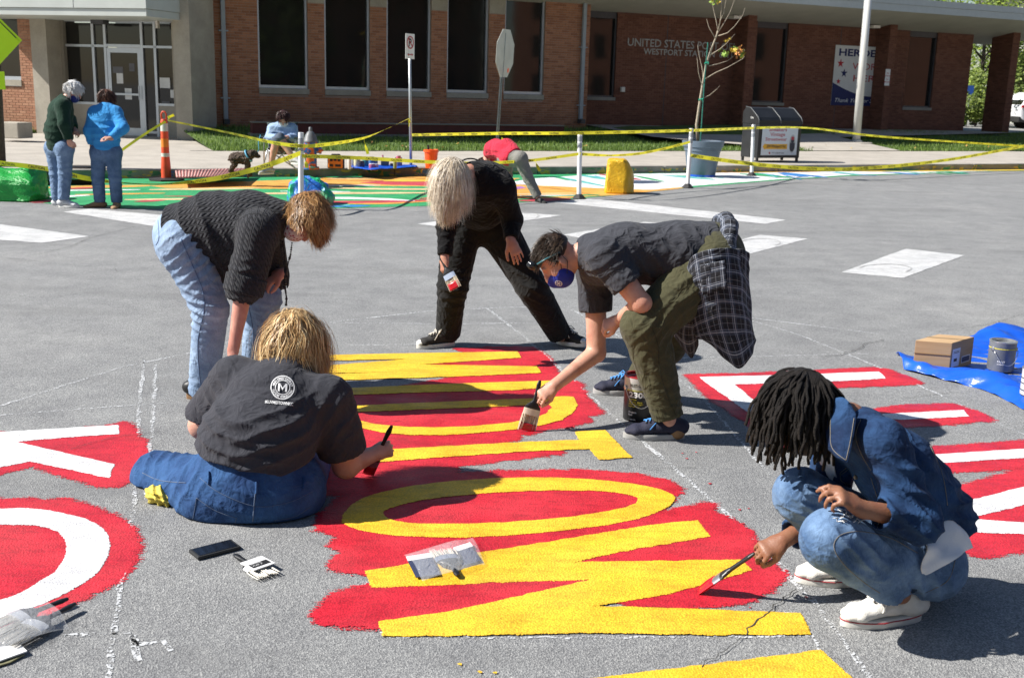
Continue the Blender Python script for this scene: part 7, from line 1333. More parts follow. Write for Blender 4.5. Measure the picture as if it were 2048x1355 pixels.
pk_ = mat('pink_pot', (.5, .12, .2), .4, .3, 30); jar('slim white drinks bottle with black cap on the kerb', 699, 342, .035, .2, mat('bottle_white', (.6, .6, .58), .4), 'bottle', 'bottle', blkp)
jar('clear pot of grey paint on the blue tarp behind the bottle', 706, 335, .05, .16, mat('grey_pot', (.3, .32, .36), .3)); jar('tall yellowish paint pot on the blue tarp', 714, 336, .06, .19, mat('cream_pot', (.6, .55, .3), .4), lidc=mat('cream_lid', (.65, .62, .5), .5)); jar('teal paint pot in the row on the blue tarp', 731, 335, .06, .15, mat('teal_pot', (.03, .2, .25), .4)); jar('blue paint pot at the back of the blue tarp', 743, 333, .06, .15, mat('blue_pot', (.05, .15, .32), .4)); jar('grey lidded pot at the back of the blue tarp', 750, 333, .055, .14, mat('slate_pot', (.2, .22, .25), .4))
jar('dark round pot in front of the cream one on the tarp', 722, 339, .065, .12, mat('charcoal_pot', (.05, .05, .07), .5)); jar('pink splashed low pot at the front edge of the tarp', 744, 341, .055, .09, pk_, lidc=mat('white_lid', (.7, .7, .7), .5)); jar('pink low pot next to its splashed twin on the tarp', 752, 341, .045, .085, mat('pink_pot2', (.6, .3, .38), .4), lidc=mat('white_lid', (.7, .7, .7), .5))
b = G(770, 331, .17); o = thing('jug', 'dark square jug with a short spout on the tarp', 'jug', b); MB().box(b + Vector((0, 0, .075)), (.15, .1, .15)).build('jug_body', mat('dark_jug', (.04, .06, .07), .4), o, False, .015); MB().tube([b + Vector((-.04, 0, .15)), b + Vector((-.045, 0, .2))], .014, 8).build('spout', mat('pink_pot', (.5, .12, .2), .4), o)
jar('small black pot beside the dark jug', 783, 336, .03, .05, blkp); jar('green and grey spray can at the front of the tarp', 790, 341, .033, .16, mat('olive_can', (.25, .28, .08), .4), 'spray_can', 'spray can', mat('grey_cap', (.2, .2, .22), .5)); jar('mauve lidded tub behind the spray can', 797, 336, .07, .16, mat('mauve_tub', (.2, .17, .24), .4)); jar('pink cup standing on top of the mauve tub', 797, 325.5, .045, .1, pk_, 'paint_cup', 'cup', mat('clear_lid', (.5, .4, .45), .3), .32)
b = G(862, 336, .155); o = thing('bucket', 'bright orange plastic bucket with tools behind the blonde woman', 'bucket', b); ob = mat('bucket_orange', (.85, .1, .01), .4, .08); MB().lathe(b, [(.105, 0), (.13, .3), (.145, .3), (.145, .345), (.13, .35), (.12, .34), (.1, .06)], 24, cap=False).build('shell', ob, o, True, 0, 40); MB().lathe(b, [(.1, .05), (.1, .06)], 16).build('contents', blkp, o); MB().tube([b + Vector((-.03, 0, .2)), b + Vector((-.06, -.02, .43))], [.015, .02], 8).build('tool_handle', blkp, o); MB().tube([b + Vector((.13 * math.cos(a), -.13 + .02 * math.cos(a * 2), .2 + .08 * math.sin(a))) for a in [math.pi + math.pi * i / 10 for i in range(11)]], .004, 5).build('bail', galv, o)
# ---- planter with young tree and stake
b = G(1402, 353); o = thing('planter', 'large slate grey round planter pot standing on the mural', 'planter', b); pm = mat('planter_grey', (.1, .135, .18), .5, .08); MB().lathe(b, [(.27, 0), (.285, .02), (.36, .52), (.38, .53), (.385, .6), (.41, .61), (.43, .7), (.43, .73), (.4, .735), (.385, .66), (.1, .64)], 36).build('pot', pm, o, True, 0, 30); MB().lathe(b, [(.288, .0), (.292, .05)], 30).build('paint_splash', MATS['blue_tarp'], o); MB().lathe(b, [(.38, .655), (.38, .66)], 24).build('soil', mat('soil', (.04, .028, .02), .95), o)
tr = thing('young_tree', 'nearly bare young tree with a few yellow leaves in the planter', 'tree', b + Vector((0, 0, .66))); Yt = b.y; bark = mat('pale_bark', (.33, .28, .21), .85, .25, 30)
A = lambda l: [at(x, y, Yt + d) for x, y, d in l]
MB().tube(A([(1396, 284, 0), (1393, 250, 0), (1398, 215, .02), (1405, 170, .02), (1412, 130, 0), (1424, 95, 0), (1433, 72, .02), (1436, 60, .02)]), [.032, .029, .026, .024, .021, .018, .016, .014], 8).build('trunk', bark, tr, True)
for l in ([(1436, 62, 0), (1432, 40, .05), (1426, 15, .1), (1424, 0, .1)], [(1436, 62, 0), (1441, 40, -.05), (1448, 25, -.1), (1453, -5, -.1)], [(1436, 65, 0), (1446, 50, .1), (1460, 25, .15), (1471, -5, .2)], [(1437, 72, 0), (1455, 66, -.1), (1470, 52, -.15), (1486, 30, -.2), (1490, 16, -.2)], [(1430, 76, 0), (1418, 55, .1), (1413, 38, .1)], [(1418, 112, 0), (1440, 98, -.1), (1452, 88, -.15), (1470, 68, -.15)], [(1418, 132, 0), (1436, 128, .1), (1455, 122, .1), (1468, 112, .1)], [(1410, 158, 0), (1432, 145, -.1), (1455, 135, -.2), (1485, 118, -.25), (1490, 112, -.25)], [(1407, 160, 0), (1404, 135, .1), (1398, 110, .15), (1395, 90, .15)], [(1403, 168, 0), (1397, 145, -.1), (1394, 115, -.1)], [(1404, 198, 0), (1420, 190, .1), (1434, 178, .1), (1440, 171, .1)], [(1436, 60, 0), (1440, 45, 0), (1444, 10, .05), (1440, -10, .05)]):
    P_ = A(l); MB().tube(P_, [.011 * (1 - .75 * i / (len(P_) - 1)) for i in range(len(P_))], 6).build('branch', bark, tr, True)
rr = random.Random(21); lf = {}
def leaf(mb, c, s_, r):
    a = Vector((r.uniform(-1, 1), r.uniform(-1, 1), r.uniform(-1, .4))).normalized(); bq = a.orthogonal().normalized(); n_ = a.cross(bq); out = []
    for i, (rad, an) in enumerate([(1, 0), (.45, .35), (.85, .75), (.4, 1.2), (.7, 1.7), (.5, 3.14), (.7, -1.7), (.4, -1.2), (.85, -.75), (.45, -.35)]): out.append(c + a * (rad * s_ * math.cos(an)) + bq * (rad * s_ * math.sin(an)) + n_ * (.15 * s_ * math.sin(an * 2)))
    mb.add([c] + out, [(0, i + 1, (i + 1) % 10 + 1) for i in range(10)])
for (x, y, k, cnm) in ((1456, 80, 3, 'leaf_yellow'), (1480, 97, 5, 'leaf_orange'), (1470, 96, 4, 'leaf_green'), (1452, 106, 6, 'leaf_green'), (1475, 110, 4, 'leaf_orange'), (1490, 110, 3, 'leaf_yellow'), (1429, 4, 4, 'leaf_green'), (1426, -2, 3, 'leaf_yellow'), (1483, 102, 3, 'leaf_pale'), (1466, 100, 4, 'leaf_yellow'), (1486, 106, 3, 'leaf_green'), (1445, 102, 3, 'leaf_green'), (1434, 2, 3, 'leaf_yellow')):
    for _ in range(k):
        mb = MB(); leaf(mb, at(x + rr.uniform(-6, 6), y + rr.uniform(-5, 5), Yt + rr.uniform(-.15, .15)), rr.uniform(.05, .085), rr); mb.build('leaf', mat(cnm, dict(leaf_yellow=(.6, .42, .03), leaf_orange=(.6, .25, .06), leaf_green=(.2, .32, .03), leaf_pale=(.65, .5, .3))[cnm], .6, .3, 30), tr)
sk_ = thing('plant_stake', 'thin green stake tied to the young tree', 'stake', b + Vector((.05, 0, .6))); MB().tube(A([(1401, 284, -.03), (1405, 220, -.03), (1410, 150, -.03), (1416, 85, -.03)]), .012, 6).build('stake', mat('green_stake', (.02, .16, .12), .6), sk_)
for x, y in ((1401, 199), (1413, 126)): MB().tube(A([(x - 3, y, -.06), (x + 4, y - 1, -.06), (x + 4, y + 2, .03), (x - 3, y + 2, .03), (x - 3, y, -.06)]), .012, 5).build('tie', mat('green_tie', (.02, .4, .25), .5), sk_)
# ---- newspaper box with poster
b0 = G(1513, 324, .16); W_ = 1.24; X = FU.copy(); b1 = b0 + X * W_; o = thing('newspaper_box', 'black newspaper box with rounded hood and a shop poster', 'newspaper box', (b0 + b1) / 2); N = Vector((X.y, -X.x, 0)); c = (b0 + b1) / 2; c.z = .16; dk = mat('black_box_plastic', (.018, .02, .023), .42, .2, 5)
Dp = .62; Bk = -N
MB().box(c + Bk * (Dp / 2) + Vector((0, 0, .48)), (W_, Dp, .78), X).build('case', dk, o, False, .012)
pr = [(0, .87), (.0, .95), (.05, 1.02), (.34, 1.22), (.52, 1.24), (Dp, 1.12), (Dp, .87)]
MB().prism([c - X * (W_ / 2 + .01) + Bk * a + Vector((0, 0, z)) for a, z in pr], X * (W_ + .02)).build('hood', mat('black_hood', (.011, .012, .014), .5, .3, 4), o)
for s_ in (-.5, 0, .5): MB().tube([c + X * (s_ * (W_ + .02)) + Bk * a + Vector((0, 0, z + .006)) for a, z in pr[:5]], .014, 6).build('hood_rib', mat('rib_steel', (.06, .065, .07), .45), o, True)
for a in (-.47, .47):
    for d_ in (.04, Dp - .04): MB().box(c + X * (a * W_) + Bk * d_ + Vector((0, 0, .045)), (.05, .05, .09), X).build('leg', dk, o)
pc = c + N * .006 + Vector((0, 0, .475)); PW, PH = W_ * .84, .64; po_ = MB().box(pc, (PW, .006, PH), X).build('poster', mat('poster_white', (.62, .66, .72), .5, .03), o); pt_ = lambda u, v: pc + X * (u * PW) + Vector((0, 0, v * PH)) + N * .004
tx = MB(); rm = mat('poster_red', (.42, .05, .07), .6); bm2 = mat('poster_ink', (.03, .03, .05), .6); om = mat('poster_amber', (.75, .4, .03), .6)
for txt, u, v, h_, w_ in (('Sneakers', -.07, .36, .085, .5), ('Vintage', -.07, .19, .085, .42), ('Streetwear', -.1, .02, .08, .6)): put_text(tx, txt, pt_(u, v), X, Z, h_, w_ * PW, .001, .012, 0, True)
tx.build('poster_lettering', rm, po_); MB().add([pt_(-.47, -.19), pt_(-.4, -.06), pt_(-.4, -.1), pt_(.22, -.1), pt_(.22, -.28), pt_(-.4, -.28), pt_(-.4, -.32)], [tuple(reversed(range(7)))]).build('poster_arrow', om, po_)
tx = MB(); put_text(tx, '204 Westport Rd.', pt_(-.09, -.225) + N * .003, X, Z, .07, .54 * PW, .001, .015, 0, True); put_text(tx, 'it\'s a sportcast', pt_(-.02, -.44), X, Z, .045, .34 * PW, .001, 0, 0, True); tx.build('poster_lettering', bm2, po_); tx = MB(); ring2(tx, pt_(-.26, -.42), X, Z, 0, .024, 14); tx.build('poster_badge', rm, po_)
cx = MB(); cx.add([pt_(.36 + .085 * math.cos(a), -.08 + .33 * math.sin(a)) + N * .001 for a in [6.283 * i / 28 for i in range(28)]], [tuple(range(28))]); cx.build('poster_picture', mat('poster_grey', (.4, .42, .44), .6), po_)
cx = MB(); cx.add([pt_(.36 + .07 * math.cos(a), -.22 + .14 * math.sin(a)) + N * .003 for a in [math.pi + math.pi * i / 14 for i in range(15)]] + [pt_(.43, -.05) + N * .003, pt_(.29, -.05) + N * .003], [tuple(range(17))]); ring2(cx, pt_(.36, .02) + N * .004, X, Z, .0, .05, 12); cx.build('poster_picture', bm2, po_); cx = MB(); ring2(cx, pt_(.36, .11) + N * .005, X, Z, .0, .045, 12); cx.build('poster_picture', rm, po_)
tx = MB(); put_text(tx, 'the', c - X * (W_ / 2 + .012) + Bk * .32 + Vector((0, 0, .98)), N, Z, .06, None, .001); tx.build('side_lettering', wht, o)
# ---- banner on the recessed wall
u0, u1 = wu(1672, 90, RV - .03), wu(1792, 95, RV - .03); z1, z0 = wall(1690, 91, RV - .03).z, wall(1690, 211, RV - .03).z; o = thing('wall_banner', 'white and navy banner reading heroes work here on the recessed wall', 'banner', S(u0, RV - .03, z0)); BW, BH = u1 - u0, z1 - z0; vv = RV - .035
uc = (wu(1776, 110, WV) - u0 - .01) / BW; MB().sbox(u0, u0 + uc * BW, RV - .033, RV - .02, z0, z1).build('banner_cloth', mat('banner_white', (.62, .62, .6), .7, .03), o); nv_ = mat('banner_navy', (.012, .018, .1), .7); rd_ = mat('banner_red', (.42, .02, .03), .7); bq = lambda u, v, d=.0: S(u0 + u * BW, vv - d, z0 + v * BH)
MB().add([bq(0, 0), bq(uc, 0), bq(uc, .16)] + [bq(t, .16 + .22 * (1 - t / .62) ** 1.6 if t < .62 else .16) for t in [uc * .98 * (1 - i / 14) for i in range(15)]], [tuple(range(18))]).build('banner_band', nv_, o)
def star(mb, c, r): mb.add([c] + [c + FU * (r * (1 if i % 2 == 0 else .4) * math.sin(math.pi * i / 5)) + Z * (r * (1 if i % 2 == 0 else .4) * math.cos(math.pi * i / 5)) for i in range(10)], [(0, (i + 1) % 10 + 1, i + 1) for i in range(10)])
mb = MB(); star(mb, bq(.1, .7, .004), .16); mb.build('banner_star', rd_, o); mb = MB(); star(mb, bq(.09, .4, .004), .11); mb.build('banner_star', rd_, o); mb = MB(); star(mb, bq(.17, .54, .004), .16); mb.build('banner_star', nv_, o)
mb = MB(); put_text(mb, 'HEROES', bq(.06, .83, .003), FU, Z, .24, BW * .7, .001, .03); mb.build('banner_lettering', nv_, o); mb = MB(); put_text(mb, 'WORK', bq(.3, .61, .003), FU, Z, .23, BW * .5, .001, .0); put_text(mb, 'HERE', bq(.33, .41, .003), FU, Z, .23, BW * .46, .001, .0); mb.build('banner_lettering', rd_, o); mb = MB(); put_text(mb, 'Thank You For Se', bq(.06, .055, .006), FU, Z, .14, BW * .66, .001, .0, 0, False, .3); mb.build('banner_lettering', wht, o)
u = wu(1775, 155, WV - .02); zc = wall(1775, 155, WV - .02).z; o = thing('wall_notice', 'small white notice with red lines taped on the brick pier', 'notice', S(u, WV - .02, zc)); MB().sbox(u - .11, u + .11, WV - .018, WV - .012, zc - .28, zc + .28).build('sheet', wht, o); mb = MB()
for t_, zz in (('NO', .12), ('PARKING', .03), ('NO', -.09), ('SMOKING', -.18)): put_text(mb, t_, S(u, WV - .018, zc + zz), FU, Z, .05, None, .002, .01, 0, True)
mb.build('notice_lettering', rd_, o)
# ---- street drain, tactile plate, manhole
o = tag(MB().add([G(82, 371, .003), G(192, 370, .003), G(192, 358, .1), G(82, 359, .1)], [(0, 1, 2, 3)]).build('storm_drain', mat('drain_void', (.004, .004, .004), .95)), 'dark storm drain slot in the kerb behind the two onlookers', 'storm drain'); a_, b_ = G(70, 352, SZ), G(195, 351, SZ); MB().add([G(72, 358.5, SZ + .006), G(196, 357.5, SZ + .006), G(196, 352, SZ + .006), G(72, 353, SZ + .006)], [(0, 1, 2, 3)]).build('blue_painted_lip', mural_col('lip_blue', (.03, .2, .55)), o)
o = thing('tactile_plate', 'red ribbed tactile paving plate on the kerb ramp', 'tactile paving', G(415, 345, .16)); MB().add([G(x, y, .168) for x, y in ((352, 355), (475, 352), (500, 336), (350, 340))], [(0, 1, 2, 3)]).build('plate', mat('tactile_red', (.36, .13, .12), .8, .15), o)
for i in range(22):
    t_ = i / 21; a_, b_ = G(355 + 120 * t_, 354.5 - 3 * t_, .17), G(352 + 144 * t_, 340.5 - 4 * t_, .17); MB().tube([a_, b_], .014, 5).build('rib', mat('tactile_pale', (.5, .3, .27), .8), o)
o = tag(MB().lathe(G(1455, 290, .172), [(.42, 0), (.42, .006), (.36, .008), (.3, .004), (.3, .01)], 28).build('manhole_cover', mat('rusty_iron', (.16, .1, .07), .8, .3, 20)), 'rusty round utility cover in the paving behind the planter', 'manhole cover')
tag(MB().lathe(G(163, 333, .166), [(.3, 0), (.3, .004)], 20).build('manhole_cover', mat('dark_iron', (.08, .065, .055), .8)), 'dark round cover in the pavement behind the onlookers', 'manhole cover')
# ================================================================ things on the road near the camera
# open can of red paint with its black label
b = G(1276, 836); r_, hg = .082, .24
lab, t, bs_ = newmat('can_black_label'); co = texco(t); sp_ = sepv(t, co); t.links.new(ramp(t, mth(t, 'MULTIPLY', sp_[2], 1 / hg), [(0, (.012, .012, .013)), (.69, (.012, .012, .013)), (.7, (.55, .55, .1)), (.74, (.45, .47, .45)), (.9, (.45, .46, .44)), (.91, (.5, .5, .5))]), bs_.inputs['Base Color']); inp(bs_, 'Roughness', .35)
o = can('open black can of red paint behind the bending man\'s leg', b, r_, hg, lab, None, mat('red_rim', (.35, .015, .02), .35), True, mat('wet_red_paint', (.5, .015, .025), .25))
def round_text(par, txt, a0, z, h_, m, b=b, r_=r_, width=None, bold=.02):
    v, f = text_mesh(txt, h_ / .73, bold); w_ = max(q[0] for q in v); k = (width / w_) if width else 1; mb = MB(); mb.add([b + Vector(((r_ + .0015) * math.sin(a0 + q[0] * k / r_), -(r_ + .0015) * math.cos(a0 + q[0] * k / r_), z + q[1])) for q in v], f); mb.build('can_lettering', m, par)
wl = mat('label_white', (.75, .75, .75), .5); yl = mat('label_yellow', (.7, .6, .05), .5)
round_text(o, 'RUST-OLEUM', -.75, .19, .017, blkp, width=.1); round_text(o, '2300', -.8, .135, .03, wl, width=.1, bold=.04); round_text(o, 'SYSTEM', -.8, .118, .009, yl); round_text(o, 'TRAFFIC ZONE', -.8, .105, .008, yl); round_text(o, 'STRIPING PAINT', -.8, .094, .008, yl); round_text(o, 'FAST DRYING', -.8, .082, .007, yl); round_text(o, 'Firelane', -.78, .05, .01, wl); round_text(o, 'Red', -.78, .036, .01, wl); round_text(o, '1 GALLON', -.75, .012, .006, wl)
# phone
c = G(424, 1110); o = thing('phone', 'black phone in a rugged case lying on the asphalt', 'phone', c); X = nrm(Vector(G(470, 1094) - G(384, 1116))); X.z = 0; X.normalize(); c = (G(470, 1100) + G(380, 1118)) / 2 + Vector((0, .03, .0)); MB().box(c + Vector((0, 0, .0085)), (.168, .085, .013), X).build('case', mat('phone_case', (.02, .021, .022), .6), o, False, .004); MB().box(c + Vector((0, 0, .0154)), (.15, .069, .0015), X).build('screen', mat('phone_glass', (.006, .007, .009), .08), o)
# flat brush beside it, still in its card sleeve
def card(par, name, c4, m, th_=.002): MB().prism(c4, (0, 0, th_)).build(name, m, par)
tipc = G(545, 1146); wd = nrm(G(512, 1160) - G(562, 1140))
o = brush('paint_brush', 'new white bristle brush with printed sleeve lying beside the phone', G(538, 1150, .014), G(462, 1104, .012), wd, .085, .075, 0, .13, wl, None, mat('white_bristle', (.62, .59, .52), .8, .15, 60), T=.016)
X = nrm(G(560, 1140) - G(520, 1158)); Yd = nrm(G(490, 1122) - G(535, 1146)); X = nrm(X - Yd * X.dot(Yd)); cc = G(516, 1139) + Vector((0, 0, .026)); sl = MB().box(cc, (.09, .085, .003), X, Yd).build('card_sleeve', wl, o); MB().box(cc - Yd * .012 + Vector((0, 0, .0022)), (.074, .032, .001), X, Yd).build('sleeve_label', blkp, o); mb = MB(); put_text(mb, 'FLAT 3"', cc - X * .03 - Yd * .02 + Vector((0, 0, .004)), X, Yd, .009, None, 0); put_text(mb, 'POLYESTER', cc - X * .03 - Yd * .006 + Vector((0, 0, .004)), X, Yd, .006, None, 0); mb.build('sleeve_lettering', wl, o)
def clear_mat():
    m, t, b = newmat('clear_plastic_wrap'); co = texco(t); inp(b, 'Base Color', (.85, .88, .92, 1)); inp(b, 'Roughness', .12); inp(b, 'Alpha', .13); t.links.new(bump(t, noise(t, co, 28, 4, .6, 1.), .9, .01), b.inputs['Normal']); return m
M_CLR = clear_mat(); nv2 = mat('card_navy', (.03, .04, .09), .6); whb = mat('white_bristle', (.62, .59, .52), .8, .15, 60)
# pack of brushes on the yellow letter
z = .014
o = thing('brush_pack', 'torn clear pack with a brush and printed cards on the yellow letter', 'brush pack', G(888, 1135)); gq = lambda x, y, dz=0: G(x, y) + Vector((0, 0, z + dz))
card(o, 'card', [gq(815, 1128), gq(832, 1162), gq(880, 1156), gq(862, 1114)], nv2); card(o, 'card', [gq(908, 1108), gq(925, 1138), gq(962, 1128), gq(942, 1098)], nv2); card(o, 'card_header', [gq(812, 1121, .002), gq(816, 1130, .002), gq(866, 1122, .002), gq(862, 1113, .002)], wl); card(o, 'card_header', [gq(906, 1103, .002), gq(910, 1112, .002), gq(946, 1100, .002), gq(940, 1092, .002)], wl)
bb = brush('paint_brush', 'grey bristle brush inside the torn clear pack', gq(884, 1111, .012), gq(928, 1180, .004), nrm(gq(920, 1105) - gq(862, 1117)), .095, .07, 0, .12, mat('navy_ferrule', (.12, .14, .2), .5), None, mat('grey_bristle', (.45, .42, .36), .8, .2, 60), T=.02)
patch('plastic_film', [[gq(808, 1120, .012), gq(862, 1110, .02), gq(905, 1103, .03), gq(945, 1088, .012)], [gq(826, 1142, .02), gq(870, 1132, .03), gq(912, 1125, .034), gq(958, 1112, .02)], [gq(845, 1172, .004), gq(885, 1160, .012), gq(928, 1150, .016), gq(970, 1136, .004)]], 40, 20, .0008, M_CLR, o, (.006, 40, 4))
# pack of two brushes at the frame corner
o = thing('brush_pack', 'clear pack of two wide brushes at the edge of the white letter', 'brush pack', G(60, 1275)); gq = lambda x, y, dz=0: G(x, y) + Vector((0, 0, .012 + dz))
for tip_, end_, lb in (((-30, 1276), (142, 1210), 'rear wide white brush in the clear two brush pack'), ((8, 1298), (152, 1222), 'front wide white brush in the clear two brush pack')): brush('paint_brush', lb, gq(*tip_, .014), gq(*end_, .016), nrm(gq(tip_[0] - 25, tip_[1] - 30) - gq(tip_[0] + 15, tip_[1] + 28)), .1, .1, 0, .15, mat('pale_ferrule', (.55, .56, .58), .35, metal=.5), None, whb, T=.02)
patch('plastic_film', [[gq(-60, 1250, .03), gq(30, 1235, .045), gq(95, 1222, .03)], [gq(-50, 1290, .04), gq(40, 1268, .055), gq(120, 1245, .03)], [gq(-40, 1330, .01), gq(50, 1298, .02), gq(140, 1262, .0)]], 34, 24, .0008, M_CLR, o, (.007, 35, 6)); card(o, 'card', [gq(-60, 1312), gq(-60, 1340), gq(0, 1330), gq(55, 1310), gq(40, 1296)], wl, .004); card(o, 'backing_card', [gq(-60, 1318, -.008), gq(-60, 1352, -.008), gq(20, 1328, -.008), gq(50, 1312, -.008)], mat('khaki_card', (.2, .19, .1), .7), .004)
# cardboard box, tarp and cans at the right
cb, t, bs_ = newmat('corrugated_card'); co = texco(t); t.links.new(ramp(t, noise(t, texco(t, scale=(3, 3, 40)), 1., 3), [(.3, (.42, .27, .14)), (.7, (.5, .34, .19))]), bs_.inputs['Base Color']); inp(bs_, 'Roughness', .85)
b0, b1, b2 = G(1825, 736, .01), G(1898, 742, .01), G(1942, 728, .01); o = thing('cardboard_box', 'taped brown cardboard box with shipping labels on the blue tarp', 'box', (b0 + b2) / 2); ex = b1 - b0; ey = nrm(Vector((-ex.y, ex.x, 0))) * .2; ex = Vector((ex.x, ex.y, 0)); ey = Vector((b2.x - b1.x, b2.y - b1.y, 0)); Hb = .185
pb = [b0, b0 + ex, b0 + ex + ey, b0 + ey]; MB().prism(pb, (0, 0, Hb)).build('carton', cb, o, False, .004); nx = nrm(Vector((ex.y, -ex.x, 0))); ny = nrm(Vector((ey.y, -ey.x, 0))); exn = nrm(ex); eyn = nrm(ey)
MB().box(b0 + ex * .5 + Vector((0, 0, Hb * .55)) + nx * .002, (ex.length * .995, .003, .004), exn).build('flap_edge', mat('dark_card', (.2, .12, .06), .9), o); MB().prism([b0 + ey * .46 + Vector((0, 0, Hb + .001)), b0 + ex + ey * .46 + Vector((0, 0, Hb + .001)), b0 + ex + ey * .56 + Vector((0, 0, Hb + .001)), b0 + ey * .56 + Vector((0, 0, Hb + .001))], (0, 0, .001)).build('packing_tape', mat('brown_tape', (.36, .24, .12), .3), o)  # flap edge: thin strip in a darker brown than the carton
def lab_on(f0, f1, z0, z1, m, off=.0015, nm='shipping_label'): MB().add([b1 + ey * f0 + Vector((0, 0, z0)) + ny * off, b1 + ey * f1 + Vector((0, 0, z0)) + ny * off, b1 + ey * f1 + Vector((0, 0, z1)) + ny * off, b1 + ey * f0 + Vector((0, 0, z1)) + ny * off], [(0, 1, 2, 3)]).build(nm, m, o)
lab_on(.05, .4, .02, .14, wl); lab_on(.5, .88, .03, .075, wl); lab_on(.52, .86, .035, .07, nv2, .0022, 'barcode'); lab_on(.14, .28, .055, .075, blkp, .0022, 'barcode'); lab_on(.1, .36, .11, .114, blkp, .0022, 'label_line'); lab_on(.1, .36, .12, .123, blkp, .0022, 'label_line')
gq = lambda x, y, dz=0: G(x, y) + Vector((0, 0, .006 + dz))
def big_tarp():
    rows = [[gq(1940, 680, .02), gq(1990, 672, .09), gq(2048, 674, .05), gq(2130, 676, .03)], [gq(1925, 690, .005), gq(1985, 690, .03), gq(2048, 694, .0), gq(2140, 696, .02)], [gq(1815, 716, .0), gq(1900, 706, .0), gq(1980, 712, .0), gq(2060, 720, .0)], [gq(1792, 720, .05), gq(1880, 738, .0), gq(1960, 742, .0), gq(2070, 756, .0)], [gq(1800, 732, .07), gq(1880, 752, .045), gq(1960, 766, .08), gq(2090, 806, .035)], [gq(1808, 740, .0), gq(1885, 760, .0), gq(1980, 786, .0), gq(2100, 850, .0)]]
    return tag(patch('tarp', rows, 90, 64, .0015, blue, None, (.016, 30, 9)), 'crumpled blue tarp under the cardboard box and paint cans', 'tarp')
big_tarp()
gc, t, bs_ = newmat('grey_can_label'); co = texco(t); t.links.new(ramp(t, noise(t, co, 10, 3), [(.3, (.14, .15, .16)), (.62, (.2, .21, .22)), (.7, (.2, .21, .22)), (.74, (.6, .45, .03))]), bs_.inputs['Base Color']); inp(bs_, 'Roughness', .4)
b_ = G(2000, 738, .012); o = can('grey labelled gallon can with yellow drips on the blue tarp', b_, .082, .19, gc); MB().lathe(b_, [(.0835, .145), (.0835, .15)], 28, cap=False).build('yellow_band', yl, o); round_text(o, 'PAINT', -.7, .06, .012, wl, b_, .082)
round_text(o, 'INTERIOR', -.7, .045, .007, wl, b_, .082)
b_ = G(2068, 800, .012); o = can('white labelled gallon can cut by the frame edge on the tarp', b_, .082, .19, mat('white_can_label', (.6, .61, .6), .45, .1, 12))
for zz in (.03, .06, .1, .13): MB().lathe(b_, [(.0832, zz), (.0832, zz + .006)], 28, cap=False).build('label_stripe', blkp, o)
# pebbles and fallen leaves
rr = random.Random(3); lm_ = [mat('dry_leaf', (.4, .22, .06), .8, .3, 30), mat('dry_leaf_pale', (.5, .4, .22), .8, .3, 30)]
for i in range(46):
    u, v = rr.uniform(6, 33), rr.choice((24.9, 25.2, 25.6, 26.2)) + rr.uniform(-.1, .5); mb = MB(); leaf(mb, S(u, v, hz(u, v) + .06), rr.uniform(.04, .07), rr); tag(mb.build('fallen_leaf', rr.choice(lm_)), 'dry fallen leaf lying on the lawn', 'leaf', 'fallen leaves on the lawn')
# ================================================================ beyond the building
def tree(label, base, H, crown, col, seed, n=5200, tr_r=.16, ls=.11):
    o = thing('leafy_tree', label, 'tree', base); r = random.Random(seed); b = Vector(base); top = b + Vector((0, 0, H * .6)); MB().tube([b, b.lerp(top, .5) + Vector((.1, 0, 0)), top], [tr_r, tr_r * .7, tr_r * .4], 8).build('trunk', mat('dark_bark', (.06, .045, .035), .9), o, True)
    for i in range(7): a = r.uniform(0, 6.28); s_ = b.lerp(top, r.uniform(.4, .9)); MB().tube([s_, s_ + Vector((math.cos(a) * crown * .5, math.sin(a) * crown * .5, H * .2))], [tr_r * .4, tr_r * .1], 6).build('limb', mat('dark_bark', (.06, .045, .035), .9), o, True)
    cl = [(Vector((r.gauss(0, crown * .42), r.gauss(0, crown * .42), r.uniform(-.42, .5) * H)) + b + Vector((0, 0, H * .62)), r.uniform(.35, .8) * crown * .45) for _ in range(26)]; vs = []; fs = []
    for _ in range(n):
        c, rd = r.choice(cl); d = Vector((r.gauss(0, 1), r.gauss(0, 1), r.gauss(0, 1))).normalized(); p = c + d * (rd * r.random() ** .4); a = Vector((r.gauss(0, 1), r.gauss(0, 1), r.gauss(0, .6))).normalized(); e = a.orthogonal().normalized(); s_ = ls * r.uniform(.6, 1.3); k = len(vs); vs += [tuple(p - a * s_), tuple(p + e * s_ * .5), tuple(p + a * s_), tuple(p - e * s_ * .5)]; fs.append((k, k + 1, k + 2, k + 3))
    me = bpy.data.meshes.new('crown'); me.from_pydata(vs, [], fs); me.update(); link_mesh('crown', me, blade_mat('foliage%d' % seed, *col, .4), o); return o
zl = .4
tree('bright green tree seen through the gap beside the end pier', at(1950, 232, 58) * 1 if False else Vector((at(1950, 232, 58).x, 58, zl)), 9, 3.6, ((.07, .13, .015), (.26, .34, .05)), 1); tree('darker tree behind the end of the brick building', Vector((at(1985, 232, 62).x, 62, zl)), 10, 4, ((.05, .1, .015), (.16, .23, .04)), 2); tree('tall tree showing above the roof corner', Vector((at(2010, 200, 70).x, 70, zl)), 17, 6, ((.07, .13, .015), (.26, .34, .05)), 3, 6000, .25, .18); tree('sunlit tree beside the far house', Vector((at(2060, 200, 60).x, 60, zl)), 7, 3.4, ((.04, .08, .01), (.16, .2, .04)), 4)
